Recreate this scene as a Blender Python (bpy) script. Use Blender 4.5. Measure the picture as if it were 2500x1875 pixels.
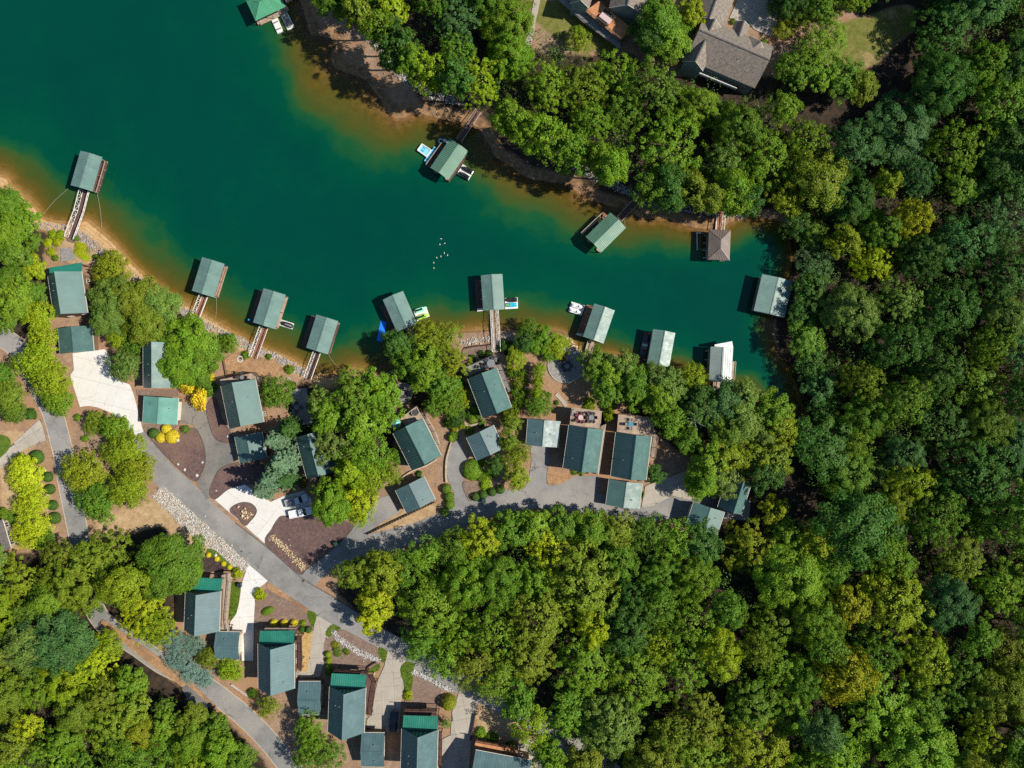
import bpy, bmesh, math, random
import numpy as np
from mathutils import Vector, Matrix

# ------------------------------------------------------------------ scene, camera, sky, sun, exposure
scene = bpy.context.scene
for _o in list(bpy.data.objects):
    bpy.data.objects.remove(_o)
H = 170.0                      # camera height above the lake (m); 1 photo pixel = 0.1 m at lake level
MPP = 0.1
CX, CY = 1250.0, 937.5
cam_data = bpy.data.cameras.new('camera')
cam_data.sensor_width = 36.0
cam_data.angle = 2 * math.atan(CX * MPP / H)
cam_data.clip_start = 1.0
cam_data.clip_end = 6000.0
cam = bpy.data.objects.new('camera', cam_data)
scene.collection.objects.link(cam)
cam.location = (0, 0, H)
cam.rotation_euler = (0, 0, 0)
scene.camera = cam

SUN_EL = math.radians(44.0)
SUN_AZ = math.radians(-4.0)    # direction towards the sun, measured from +X (photo right) towards +Y (photo top)
world = bpy.data.worlds.new('World')
scene.world = world
world.use_nodes = True
wn = world.node_tree
wn.nodes.clear()
w_out = wn.nodes.new('ShaderNodeOutputWorld')
w_bg = wn.nodes.new('ShaderNodeBackground')
w_sky = wn.nodes.new('ShaderNodeTexSky')
w_sky.sky_type = 'NISHITA'
w_sky.sun_disc = False
w_sky.sun_elevation = SUN_EL
w_sky.sun_rotation = math.radians(90.0) - SUN_AZ
w_sky.air_density = 1.3
w_sky.dust_density = 0.2
w_sky.ozone_density = 4.0
w_bg.inputs['Strength'].default_value = 0.068
wn.links.new(w_sky.outputs[0], w_bg.inputs[0])
wn.links.new(w_bg.outputs[0], w_out.inputs[0])

sun_data = bpy.data.lights.new('sun', 'SUN')
sun_data.energy = 4.7
sun_data.angle = math.radians(0.53)
sun_data.color = (1.0, 0.93, 0.80)
sun = bpy.data.objects.new('sun', sun_data)
scene.collection.objects.link(sun)
_sd = Vector((math.cos(SUN_EL) * math.cos(SUN_AZ), math.cos(SUN_EL) * math.sin(SUN_AZ), math.sin(SUN_EL)))
sun.rotation_euler = _sd.to_track_quat('Z', 'Y').to_euler()
sun.location = _sd * 300

scene.view_settings.view_transform = 'Standard'
scene.view_settings.look = 'None'
scene.view_settings.exposure = 0.35
scene.view_settings.gamma = 1.0
scene.view_settings.use_curve_mapping = False
scene.render.engine = 'CYCLES'
scene.cycles.use_denoising = False
scene.cycles.max_bounces = 6
scene.cycles.transparent_max_bounces = 8
scene.cycles.caustics_reflective = False
scene.cycles.caustics_refractive = False

COL = scene.collection
RNG = random.Random(11)
NPR = np.random.default_rng(7)

# ------------------------------------------------------------------ measuring: photo pixels -> metres
TILE = dict(A=(0, 300), B=(0, 700), C=(0, 1050), D=(0, 1425), E=(450, 600), F=(450, 1000), G=(400, 1350), I=(700, 1425),
            J=(850, 650), K=(850, 950), L=(1300, 650), M=(1350, 900), N=(550, 0), O=(1150, 0), P=(1600, 0),
            Q=(900, 250), R=(1350, 400), S=(1900, 400))


def pts(spec):
    """'A 10 20 30 40 B 1 2' -> photo pixels; a letter names a crop of the photo (600 px wide seen at 2212 px), n = whole photo."""
    out, tile, num = [], 'n', []
    for tok in spec.replace(',', ' ').split():
        if tok.isalpha():
            tile = tok
            continue
        num.append(float(tok))
        if len(num) == 2:
            if tile == 'n':
                out.append((num[0], num[1]))
            else:
                ox, oy = TILE[tile]
                out.append((ox + num[0] * 600 / 2212.0, oy + num[1] * 600 / 2212.0))
            num = []
    return out


def at(p, z=0.0):
    k = MPP * (H - z) / H
    return ((p[0] - CX) * k, (CY - p[1]) * k)


def smooth_line(P, closed=False, step=6):
    """Catmull-Rom through the points."""
    n, out = len(P), []
    for i in range(n if closed else n - 1):
        p0 = P[(i - 1) % n] if (closed or i > 0) else P[0]
        p1, p2 = P[i], P[(i + 1) % n]
        p3 = P[(i + 2) % n] if (closed or i + 2 < n) else P[-1]
        for s in range(step):
            t = s / step
            out.append(tuple(0.5 * (2 * b + (c - a) * t + (2 * a - 5 * b + 4 * c - d) * t * t + (3 * b - a - 3 * c + d) * t ** 3)
                             for a, b, c, d in zip(p0, p1, p2, p3)))
    if not closed:
        out.append(P[-1])
    return out


def inside_np(X, Y, poly):
    res = np.zeros(X.shape, bool)
    n = len(poly)
    for i in range(n):
        x1, y1 = poly[i]
        x2, y2 = poly[(i + 1) % n]
        if y1 == y2:
            continue
        cond = (Y < y1) != (Y < y2)
        xi = (x2 - x1) * (Y - y1) / (y2 - y1) + x1
        res ^= cond & (X < xi)
    return res


def inside(p, poly):
    r, n = False, len(poly)
    for i in range(n):
        (x1, y1), (x2, y2) = poly[i], poly[(i + 1) % n]
        if (p[1] < y1) != (p[1] < y2) and p[0] < (x2 - x1) * (p[1] - y1) / (y2 - y1) + x1:
            r = not r
    return r


def dist_np(X, Y, poly, closed=True):
    d2 = np.full(X.shape, 1e12)
    n = len(poly)
    for i in range(n if closed else n - 1):
        x1, y1 = poly[i]
        x2, y2 = poly[(i + 1) % n]
        dx, dy = x2 - x1, y2 - y1
        L = dx * dx + dy * dy + 1e-9
        t = np.clip(((X - x1) * dx + (Y - y1) * dy) / L, 0, 1)
        d2 = np.minimum(d2, (X - x1 - t * dx) ** 2 + (Y - y1 - t * dy) ** 2)
    return np.sqrt(d2)


# ------------------------------------------------------------------ materials
MATS = {}


def mat_nodes(name):
    m = bpy.data.materials.new(name)
    m.use_nodes = True
    nt = m.node_tree
    nt.nodes.clear()
    out = nt.nodes.new('ShaderNodeOutputMaterial')
    MATS[name] = m
    return m, nt, out


def N(nt, kind, **kw):
    n = nt.nodes.new(kind)
    for k, v in kw.items():
        if k.startswith('i_'):
            n.inputs[k[2:].replace('_', ' ')].default_value = v
        else:
            setattr(n, k, v)
    return n


def ramp(nt, fac, stops):
    r = nt.nodes.new('ShaderNodeValToRGB')
    cr = r.color_ramp
    while len(cr.elements) < len(stops):
        cr.elements.new(0.5)
    for e, (p, c) in zip(cr.elements, stops):
        e.position = p
        e.color = (*c, 1) if len(c) == 3 else c
    nt.links.new(fac, r.inputs[0])
    return r.outputs[0]


def mix(nt, fac, a, b, mode='MIX'):
    m = nt.nodes.new('ShaderNodeMix')
    m.data_type = 'RGBA'
    m.blend_type = mode
    for sock, v in ((m.inputs[0], fac), (m.inputs[6], a), (m.inputs[7], b)):
        if hasattr(v, 'links') or hasattr(v, 'is_linked'):
            nt.links.new(v, sock)
        elif isinstance(v, (int, float)):
            sock.default_value = v
        else:
            sock.default_value = (*v, 1)
    return m.outputs[2]


def noise(nt, vec, scale, detail=4, rough=0.6, out=0):
    n = N(nt, 'ShaderNodeTexNoise')
    n.inputs['Scale'].default_value = scale
    n.inputs['Detail'].default_value = detail
    n.inputs['Roughness'].default_value = rough
    nt.links.new(vec, n.inputs['Vector'])
    return n.outputs[out]


def mottled(name, c1, c2, scale=1.0, c3=None, scale3=0.15, rough=0.85, bump=0.15, spec=0.2, metallic=0.0, fine=8.0, coord='Object', contrast=(0.3, 0.7), fine_amt=0.5):
    """A surface of two or three real colours mixed by noise at two sizes, with fine relief."""
    m, nt, out = mat_nodes(name)
    tc = N(nt, 'ShaderNodeTexCoord')
    v = tc.outputs[coord]
    f1 = noise(nt, v, scale)
    col = ramp(nt, f1, [(contrast[0], c1), (contrast[1], c2)])
    if c3:
        f3 = noise(nt, v, scale3, 3, 0.55)
        msk = ramp(nt, f3, [(0.48, (0, 0, 0)), (0.66, (1, 1, 1))])
        col = mix(nt, msk, col, c3)
    f2 = noise(nt, v, fine, 3, 0.7)
    g = ramp(nt, f2, [(0.25, (1 - fine_amt,) * 3), (0.75, (1 + fine_amt * 0.55,) * 3)])
    col = mix(nt, 1.0, col, g, 'MULTIPLY')
    b = N(nt, 'ShaderNodeBsdfPrincipled')
    nt.links.new(col, b.inputs['Base Color'])
    b.inputs['Roughness'].default_value = rough
    b.inputs['Specular IOR Level'].default_value = spec
    b.inputs['Metallic'].default_value = metallic
    if bump:
        bp = N(nt, 'ShaderNodeBump')
        bp.inputs['Strength'].default_value = bump
        bp.inputs['Distance'].default_value = 0.05
        nt.links.new(f2, bp.inputs['Height'])
        nt.links.new(bp.outputs[0], b.inputs['Normal'])
    nt.links.new(b.outputs[0], out.inputs[0])
    return m


def planks(name, c1, c2, width=0.14, axis='X', rough=0.75):
    """Boards: each board a shade of its own, dark gaps between them."""
    m, nt, out = mat_nodes(name)
    tc = N(nt, 'ShaderNodeTexCoord')
    sep = N(nt, 'ShaderNodeSeparateXYZ')
    nt.links.new(tc.outputs['Object'], sep.inputs[0])
    d = N(nt, 'ShaderNodeMath', operation='DIVIDE')
    nt.links.new(sep.outputs[axis], d.inputs[0])
    d.inputs[1].default_value = width
    fl = N(nt, 'ShaderNodeMath', operation='FLOOR')
    nt.links.new(d.outputs[0], fl.inputs[0])
    wn_ = N(nt, 'ShaderNodeTexWhiteNoise', noise_dimensions='1D')
    nt.links.new(fl.outputs[0], wn_.inputs['W'])
    fr = N(nt, 'ShaderNodeMath', operation='FRACT')
    nt.links.new(d.outputs[0], fr.inputs[0])
    col = mix(nt, wn_.outputs[0], c1, c2)
    f = noise(nt, tc.outputs['Object'], 0.8, 4)
    col = mix(nt, 1.0, col, ramp(nt, f, [(0.3, (0.72,) * 3), (0.7, (1.15,) * 3)]), 'MULTIPLY')
    gap = ramp(nt, fr.outputs[0], [(0.0, (0.25,) * 3), (0.08, (1,) * 3)])
    col = mix(nt, 1.0, col, gap, 'MULTIPLY')
    b = N(nt, 'ShaderNodeBsdfPrincipled')
    nt.links.new(col, b.inputs['Base Color'])
    b.inputs['Roughness'].default_value = rough
    b.inputs['Specular IOR Level'].default_value = 0.2
    nt.links.new(b.outputs[0], out.inputs[0])
    return m


def plain(name, c, rough=0.5, spec=0.4, metallic=0.0, fine_amt=0.18):
    c2 = tuple(min(1, x * 1.12 + 0.005) for x in c)
    return mottled(name, c, c2, 1.3, rough=rough, spec=spec, metallic=metallic, bump=0.0, fine=5.0, fine_amt=fine_amt)


def metal_roof(name, c, rough=0.42, spec=0.5):
    """Coated sheet metal: long weather streaks down the slope and a slow change of shade."""
    m, nt, out = mat_nodes(name)
    tc = N(nt, 'ShaderNodeTexCoord')
    mp = N(nt, 'ShaderNodeMapping')
    mp.inputs['Scale'].default_value = (0.25, 2.6, 0.25)
    nt.links.new(tc.outputs['Object'], mp.inputs[0])
    f = noise(nt, mp.outputs[0], 1.0, 5, 0.6)
    oi = N(nt, 'ShaderNodeObjectInfo')
    f2 = noise(nt, tc.outputs['Object'], 0.35, 3)
    col = mix(nt, ramp(nt, f2, [(0.3, (0, 0, 0)), (0.7, (1, 1, 1))]), tuple(x * 0.86 for x in c), tuple(min(1, x * 1.12) for x in c))
    col = mix(nt, 1.0, col, ramp(nt, f, [(0.25, (0.92,) * 3), (0.75, (1.06,) * 3)]), 'MULTIPLY')
    col = mix(nt, 1.0, col, ramp(nt, oi.outputs['Random'], [(0.0, (0.88, 0.9, 0.9)), (1.0, (1.1, 1.08, 1.1))]), 'MULTIPLY')
    # bleached and lichen patches, fallen leaves
    av = N(nt, 'ShaderNodeVectorMath', operation='ADD')
    nt.links.new(tc.outputs['Object'], av.inputs[0])
    nt.links.new(oi.outputs['Location'], av.inputs[1])
    p1 = noise(nt, av.outputs[0], 0.55, 5, 0.65)
    col = mix(nt, ramp(nt, p1, [(0.52, (0, 0, 0)), (0.72, (0.4,) * 3)]), col, tuple(min(1, x * 1.25 + 0.035) for x in c))
    p2 = noise(nt, av.outputs[0], 2.2, 4, 0.7)
    col = mix(nt, ramp(nt, p2, [(0.66, (0, 0, 0)), (0.78, (0.32,) * 3)]), col, (0.10, 0.095, 0.06))
    b = N(nt, 'ShaderNodeBsdfPrincipled')
    nt.links.new(col, b.inputs['Base Color'])
    rr_ = ramp(nt, p1, [(0.3, (rough - 0.06,) * 3), (0.7, (rough + 0.14,) * 3)])
    nt.links.new(rr_, b.inputs['Roughness'])
    b.inputs['Specular IOR Level'].default_value = spec
    nt.links.new(b.outputs[0], out.inputs[0])
    return m


def paving(name, c1, c2, c3, crack=(0.07, 0.065, 0.06), crack_scale=0.16, crack_w=0.012, stain=0.35, rough=0.92, tone=0.14):
    """Asphalt or concrete with wandering cracks, sealed patches, dirt and oil stains."""
    m, nt, out = mat_nodes(name)
    tc = N(nt, 'ShaderNodeTexCoord')
    v = tc.outputs['Object']
    f1, f3, f2 = noise(nt, v, 0.45, 4), noise(nt, v, 0.09, 3), noise(nt, v, 2.4, 3, 0.7)
    col = ramp(nt, f1, [(0.3, c1), (0.7, c2)])
    col = mix(nt, ramp(nt, f3, [(0.44, (0, 0, 0)), (0.62, (1, 1, 1))]), col, c3)
    wob = N(nt, 'ShaderNodeVectorMath', operation='MULTIPLY_ADD')
    nz = N(nt, 'ShaderNodeTexNoise')
    nz.inputs['Scale'].default_value = 0.7
    nz.inputs['Detail'].default_value = 4
    nt.links.new(v, nz.inputs['Vector'])
    nt.links.new(nz.outputs['Color'], wob.inputs[0])
    wob.inputs[1].default_value = (2.6, 2.6, 0)
    nt.links.new(v, wob.inputs[2])
    vo = N(nt, 'ShaderNodeTexVoronoi', feature='DISTANCE_TO_EDGE')
    vo.inputs['Scale'].default_value = crack_scale
    nt.links.new(wob.outputs[0], vo.inputs['Vector'])
    cm = ramp(nt, vo.outputs['Distance'], [(0.0, (0.75,) * 3), (crack_w, (0, 0, 0))])
    gate = ramp(nt, noise(nt, v, 0.13, 2), [(0.46, (0, 0, 0)), (0.56, (1, 1, 1))])
    col = mix(nt, mix(nt, 1.0, cm, gate, 'MULTIPLY'), col, crack)
    st = noise(nt, v, 0.32, 5, 0.7)
    col = mix(nt, ramp(nt, st, [(0.56, (0, 0, 0)), (0.78, (stain,) * 3)]), col, tuple(x * 0.45 for x in c1))
    col = mix(nt, 1.0, col, ramp(nt, f2, [(0.25, (1 - tone,) * 3), (0.75, (1 + tone * 0.6,) * 3)]), 'MULTIPLY')
    b = N(nt, 'ShaderNodeBsdfPrincipled')
    nt.links.new(col, b.inputs['Base Color'])
    b.inputs['Roughness'].default_value = rough
    b.inputs['Specular IOR Level'].default_value = 0.2
    bp = N(nt, 'ShaderNodeBump')
    bp.inputs['Strength'].default_value = 0.2
    bp.inputs['Distance'].default_value = 0.04
    nt.links.new(f2, bp.inputs['Height'])
    nt.links.new(bp.outputs[0], b.inputs['Normal'])
    nt.links.new(b.outputs[0], out.inputs[0])
    return m


def leaf_material(name, trans=0.25, var=0.42, hue=0.014):
    """Leaves: the tree's own colour (object colour), each leaf and each clump a little different, light shining through."""
    m, nt, out = mat_nodes(name)
    oi = N(nt, 'ShaderNodeObjectInfo')
    geo = N(nt, 'ShaderNodeNewGeometry')
    att = N(nt, 'ShaderNodeAttribute', attribute_name='clump')
    hsv = N(nt, 'ShaderNodeHueSaturation')
    mh = N(nt, 'ShaderNodeMapRange')
    mh.inputs['To Min'].default_value = 0.5 - hue
    mh.inputs['To Max'].default_value = 0.5 + hue * 0.8
    nt.links.new(att.outputs['Fac'], mh.inputs[0])
    nt.links.new(mh.outputs[0], hsv.inputs['Hue'])
    mv = N(nt, 'ShaderNodeMapRange')
    mv.inputs['To Min'].default_value = 1 - var
    mv.inputs['To Max'].default_value = 1 + var
    nt.links.new(geo.outputs['Random Per Island'], mv.inputs[0])
    nt.links.new(mv.outputs[0], hsv.inputs['Value'])
    nt.links.new(oi.outputs['Color'], hsv.inputs['Color'])
    d = N(nt, 'ShaderNodeBsdfDiffuse')
    t = N(nt, 'ShaderNodeBsdfTranslucent')
    mx = N(nt, 'ShaderNodeMixShader')
    mx.inputs[0].default_value = trans
    gm = mix(nt, 1.0, hsv.outputs[0], (1.05, 1.1, 0.6), 'MULTIPLY')
    nt.links.new(hsv.outputs[0], d.inputs[0])
    nt.links.new(gm, t.inputs[0])
    nt.links.new(d.outputs[0], mx.inputs[1])
    nt.links.new(t.outputs[0], mx.inputs[2])
    gl = N(nt, 'ShaderNodeBsdfGlossy')
    gl.inputs['Roughness'].default_value = 0.5
    mg = N(nt, 'ShaderNodeMixShader')
    mg.inputs[0].default_value = 0.012
    nt.links.new(mx.outputs[0], mg.inputs[1])
    nt.links.new(gl.outputs[0], mg.inputs[2])
    nt.links.new(mg.outputs[0], out.inputs[0])
    return m


M = {}
M['roof'] = metal_roof('faded green metal roof', (0.068, 0.144, 0.132))
M['roof_dock'] = metal_roof('weathered green dock roof', (0.135, 0.230, 0.204))
M['roof_grey'] = metal_roof('grey green metal roof', (0.078, 0.144, 0.154))
M['roof_pale'] = metal_roof('pale aqua metal roof', (0.14, 0.33, 0.27))
M['roof_rib'] = metal_roof('ribbed green metal roof', (0.11, 0.235, 0.165))
M['roof_green'] = metal_roof('bright green metal roof', (0.07, 0.30, 0.16))
M['roof_brown'] = metal_roof('brown metal roof', (0.19, 0.155, 0.135))
M['roof_white'] = metal_roof('weathered pale metal roof', (0.24, 0.30, 0.275))
M['teal'] = metal_roof('teal porch metal', (0.02, 0.19, 0.135), 0.45)
M['shingle'] = mottled('asphalt shingles', (0.17, 0.145, 0.125), (0.30, 0.255, 0.215), 1.6, rough=0.9, bump=0.3, fine=3.4, fine_amt=0.45)
M['shingle_dark'] = mottled('dark asphalt shingles', (0.09, 0.082, 0.085), (0.15, 0.135, 0.13), 1.6, rough=0.9, bump=0.3, fine=3.4)
M['siding'] = planks('brown wood siding', (0.14, 0.085, 0.055), (0.20, 0.13, 0.085), 0.2, 'Z')
M['siding_tan'] = planks('tan wood siding', (0.36, 0.29, 0.21), (0.43, 0.35, 0.26), 0.2, 'Z')
M['siding_sage'] = planks('sage siding', (0.22, 0.29, 0.29), (0.26, 0.33, 0.33), 0.2, 'Z')
M['deck_tan'] = planks('weathered deck boards', (0.36, 0.27, 0.20), (0.46, 0.36, 0.28), 0.15, 'X')
M['deck_red'] = planks('red brown deck boards', (0.27, 0.12, 0.075), (0.34, 0.16, 0.10), 0.15, 'Y')
M['deck_dark'] = planks('dark brown deck boards', (0.11, 0.06, 0.05), (0.15, 0.085, 0.07), 0.15, 'X')
M['deck_orange'] = planks('orange stained deck boards', (0.48, 0.22, 0.10), (0.58, 0.28, 0.13), 0.15, 'X')
M['deck_grey'] = planks('grey deck boards', (0.25, 0.25, 0.24), (0.33, 0.32, 0.30), 0.15, 'Y')
M['timber'] = mottled('rough timber', (0.16, 0.10, 0.07), (0.24, 0.16, 0.11), 2.0, rough=0.85)
M['timber_dark'] = mottled('dark stained timber', (0.045, 0.022, 0.020), (0.075, 0.038, 0.032), 2.0, rough=0.8)
M['timber_pale'] = mottled('pale timber', (0.42, 0.34, 0.26), (0.52, 0.43, 0.34), 2.0, rough=0.8)
M['white'] = plain('white painted metal', (0.74, 0.73, 0.71), 0.4)
M['trim'] = plain('cream trim', (0.62, 0.58, 0.50), 0.5)
M['float_white'] = plain('white plastic float', (0.72, 0.71, 0.68), 0.45)
M['float_black'] = plain('black plastic float', (0.02, 0.02, 0.022), 0.5)
M['float_blue'] = plain('bright blue foam', (0.01, 0.20, 0.85), 0.6)
M['aqua'] = plain('aqua vinyl', (0.22, 0.62, 0.78), 0.4)
M['aqua_dark'] = plain('dark aqua vinyl', (0.05, 0.25, 0.35), 0.4)
M['black'] = plain('black gelcoat', (0.014, 0.015, 0.017), 0.25, 0.5)
M['lime'] = plain('lime gelcoat', (0.42, 0.75, 0.10), 0.3, 0.5)
M['mint'] = plain('mint gelcoat', (0.35, 0.85, 0.60), 0.3, 0.5)
M['cyan'] = plain('cyan gelcoat', (0.03, 0.45, 0.65), 0.3, 0.5)
M['grey'] = plain('mid grey', (0.20, 0.20, 0.21), 0.5)
M['dark_grey'] = plain('dark grey', (0.055, 0.055, 0.06), 0.5)
M['car_white'] = plain('white car paint', (0.74, 0.75, 0.76), 0.18, 0.6, fine_amt=0.04)
M['car_silver'] = plain('silver car paint', (0.52, 0.56, 0.60), 0.2, 0.6, fine_amt=0.04)
M['car_dark'] = plain('dark blue car paint', (0.02, 0.03, 0.045), 0.15, 0.6, fine_amt=0.04)
M['rubber'] = plain('tyre rubber', (0.018, 0.018, 0.019), 0.85, 0.1)
M['glass'] = plain('dark window glass', (0.02, 0.03, 0.035), 0.06, 0.6, fine_amt=0.02)
M['lamp_red'] = plain('red lamp lens', (0.35, 0.01, 0.01), 0.2)
M['lamp_clear'] = plain('clear lamp lens', (0.6, 0.6, 0.58), 0.15)
M['bark'] = mottled('bark', (0.075, 0.05, 0.036), (0.14, 0.10, 0.075), 3.0, rough=0.95, bump=0.4)
M['asphalt'] = paving('worn pale asphalt', (0.195, 0.19, 0.185), (0.26, 0.255, 0.25), (0.30, 0.285, 0.27))
M['asphalt_dark'] = paving('newer asphalt', (0.125, 0.125, 0.125), (0.185, 0.18, 0.175), (0.24, 0.215, 0.185), stain=0.5, tone=0.18)
M['concrete_white'] = paving('new white concrete', (0.62, 0.61, 0.595), (0.72, 0.705, 0.68), (0.66, 0.63, 0.59), crack=(0.35, 0.33, 0.31), crack_scale=0.09, crack_w=0.008, stain=0.22, tone=0.06)
M['concrete'] = paving('weathered concrete', (0.37, 0.33, 0.28), (0.47, 0.42, 0.36), (0.40, 0.36, 0.31), crack=(0.14, 0.12, 0.10), crack_scale=0.2, stain=0.4, tone=0.12)
M['joint'] = mottled('dark joint filler', (0.11, 0.095, 0.08), (0.16, 0.14, 0.12), 1.0, rough=0.95)
M['kerb'] = mottled('kerb concrete', (0.46, 0.38, 0.30), (0.58, 0.49, 0.39), 0.8, rough=0.92, bump=0.15)
M['mulch'] = mottled('purple brown mulch', (0.115, 0.072, 0.068), (0.185, 0.12, 0.112), 1.2, c3=(0.20, 0.125, 0.10), scale3=0.12, rough=0.97, bump=0.5, fine=3.0, fine_amt=0.5)
M['mulch_pale'] = mottled('faded grey brown mulch', (0.19, 0.13, 0.105), (0.29, 0.205, 0.16), 1.2, c3=(0.23, 0.15, 0.115), scale3=0.14, rough=0.97, bump=0.5, fine=3.0, fine_amt=0.45)
M['mulch_dark'] = mottled('dark brown mulch', (0.045, 0.030, 0.030), (0.085, 0.058, 0.055), 1.2, rough=0.97, bump=0.5, fine=3.0, fine_amt=0.5)
M['straw'] = mottled('pine straw', (0.33, 0.185, 0.095), (0.45, 0.28, 0.15), 1.0, c3=(0.26, 0.15, 0.09), scale3=0.2, rough=0.97, bump=0.5, fine=3.0, fine_amt=0.5)
M['straw_gold'] = mottled('golden straw', (0.46, 0.29, 0.11), (0.60, 0.41, 0.18), 1.2, rough=0.97, bump=0.5, fine=3.0, fine_amt=0.5)
M['grass'] = mottled('mown grass', (0.06, 0.12, 0.015), (0.13, 0.19, 0.02), 0.9, rough=0.95, bump=0.4, fine=4.0, fine_amt=0.5)
M['meadow'] = mottled('dry lawn', (0.115, 0.125, 0.035), (0.20, 0.185, 0.065), 0.35, c3=(0.40, 0.26, 0.15), scale3=0.10, rough=0.95, bump=0.4, fine=3.0, fine_amt=0.4)
M['patio'] = mottled('patio pavers', (0.24, 0.23, 0.22), (0.33, 0.31, 0.29), 2.5, rough=0.9, bump=0.3, fine=3.0)
M['wood_wall'] = mottled('wall timber', (0.20, 0.13, 0.09), (0.30, 0.21, 0.15), 1.5, rough=0.9)
M['wall_stone'] = mottled('tan wall stone', (0.40, 0.32, 0.22), (0.58, 0.50, 0.38), 1.5, rough=0.9, bump=0.4)
M['boulder'] = mottled('pale boulder', (0.50, 0.46, 0.42), (0.68, 0.65, 0.61), 2.0, rough=0.9, bump=0.4)
M['bin'] = plain('dark green plastic', (0.015, 0.05, 0.04), 0.5)
M['iron'] = plain('cast iron', (0.06, 0.055, 0.05), 0.7, 0.3)
M['rope'] = plain('pale rope', (0.38, 0.36, 0.30), 0.9, 0.1)
M['feather'] = plain('white feathers', (0.72, 0.70, 0.64), 0.8, 0.1)
M['beak'] = plain('orange beak', (0.6, 0.25, 0.03), 0.5)
M['pink'] = plain('pale pink cloth', (0.55, 0.40, 0.40), 0.8)
M['red_cloth'] = plain('dark red cloth', (0.13, 0.035, 0.045), 0.8)
M['pane_grey'] = plain('translucent roof pane', (0.46, 0.49, 0.48), 0.4)
M['leaf'] = leaf_material('leaves')
M['needle'] = leaf_material('needles', 0.18, 0.3, 0.01)
M['clipped'] = leaf_material('clipped leaves', 0.2, 0.25, 0.008)


def rock_material(name, cols):
    m, nt, out = mat_nodes(name)
    geo = N(nt, 'ShaderNodeNewGeometry')
    n = len(cols)
    c = ramp(nt, geo.outputs['Random Per Island'], [(i / max(1, n - 1), col) for i, col in enumerate(cols)])
    tc = N(nt, 'ShaderNodeTexCoord')
    f = noise(nt, tc.outputs['Object'], 3.0, 3)
    c = mix(nt, 1.0, c, ramp(nt, f, [(0.3, (0.75,) * 3), (0.7, (1.15,) * 3)]), 'MULTIPLY')
    b = N(nt, 'ShaderNodeBsdfPrincipled')
    b.inputs['Roughness'].default_value = 0.9
    nt.links.new(c, b.inputs['Base Color'])
    nt.links.new(b.outputs[0], out.inputs[0])
    return m


M['rock_white'] = rock_material('white and tan rip rap', [(0.52, 0.50, 0.48), (0.22, 0.21, 0.20), (0.60, 0.56, 0.50), (0.45, 0.33, 0.19), (0.56, 0.54, 0.52), (0.34, 0.29, 0.23), (0.62, 0.60, 0.57), (0.40, 0.37, 0.33)])
M['rock_tan'] = rock_material('tan stones', [(0.58, 0.43, 0.24), (0.42, 0.30, 0.17), (0.64, 0.52, 0.34), (0.50, 0.38, 0.22)])
M['rock_grey'] = rock_material('grey shore stones', [(0.36, 0.35, 0.35), (0.19, 0.19, 0.20), (0.46, 0.44, 0.42), (0.28, 0.25, 0.22), (0.52, 0.49, 0.44)])
M['rock_bright'] = rock_material('bright white stones', [(0.66, 0.65, 0.64), (0.42, 0.41, 0.40), (0.60, 0.58, 0.54)])

# ------------------------------------------------------------------ object helpers


def tag(o, label=None, cat=None, group=None, kind=None):
    if label:
        o['label'] = label
    if cat:
        o['category'] = cat
    if group:
        o['group'] = group
    if kind:
        o['kind'] = kind
    return o


def thing(name, label, cat, loc=(0, 0, 0), rz=0.0, group=None):
    o = bpy.data.objects.new(name, None)
    o.empty_display_size = 0.5
    COL.objects.link(o)
    o.location = loc
    o.rotation_euler = (0, 0, rz)
    return tag(o, label, cat, group)


def link(name, me, mat=None, parent=None):
    o = bpy.data.objects.new(name, me)
    COL.objects.link(o)
    if mat is not None and not me.materials:
        me.materials.append(M[mat] if isinstance(mat, str) else mat)
    if parent:
        o.parent = parent
    return o


def obj(name, bm, mat, parent=None, smooth=False):
    me = bpy.data.meshes.new(name)
    bmesh.ops.recalc_face_normals(bm, faces=bm.faces)
    bm.to_mesh(me)
    bm.free()
    if smooth:
        for p in me.polygons:
            p.use_smooth = True
    return link(name, me, mat, parent)


def BM():
    return bmesh.new()


def box(bm, x0, x1, y0, y1, z0, z1, m=None):
    vs = [bm.verts.new(v) for v in ((x0, y0, z0), (x1, y0, z0), (x1, y1, z0), (x0, y1, z0), (x0, y0, z1), (x1, y0, z1), (x1, y1, z1), (x0, y1, z1))]
    if m is not None:
        for v in vs:
            v.co = m @ v.co
    for f in ((0, 3, 2, 1), (4, 5, 6, 7), (0, 1, 5, 4), (1, 2, 6, 5), (2, 3, 7, 6), (3, 0, 4, 7)):
        bm.faces.new([vs[i] for i in f])
    return vs


def bar(bm, a, b, w=0.08, h=None):
    """A square bar from a to b."""
    a, b = Vector(a), Vector(b)
    d = b - a
    if d.length < 1e-5:
        return
    h = h or w
    up = Vector((0, 0, 1)) if abs(d.normalized().z) < 0.95 else Vector((1, 0, 0))
    s = d.cross(up).normalized() * (w / 2)
    u = s.cross(d).normalized() * (h / 2)
    v = [bm.verts.new(p + q) for p in (a, b) for q in (s + u, -s + u, -s - u, s - u)]
    for f in ((0, 1, 2, 3), (7, 6, 5, 4), (0, 4, 5, 1), (1, 5, 6, 2), (2, 6, 7, 3), (3, 7, 4, 0)):
        bm.faces.new([v[i] for i in f])


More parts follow.
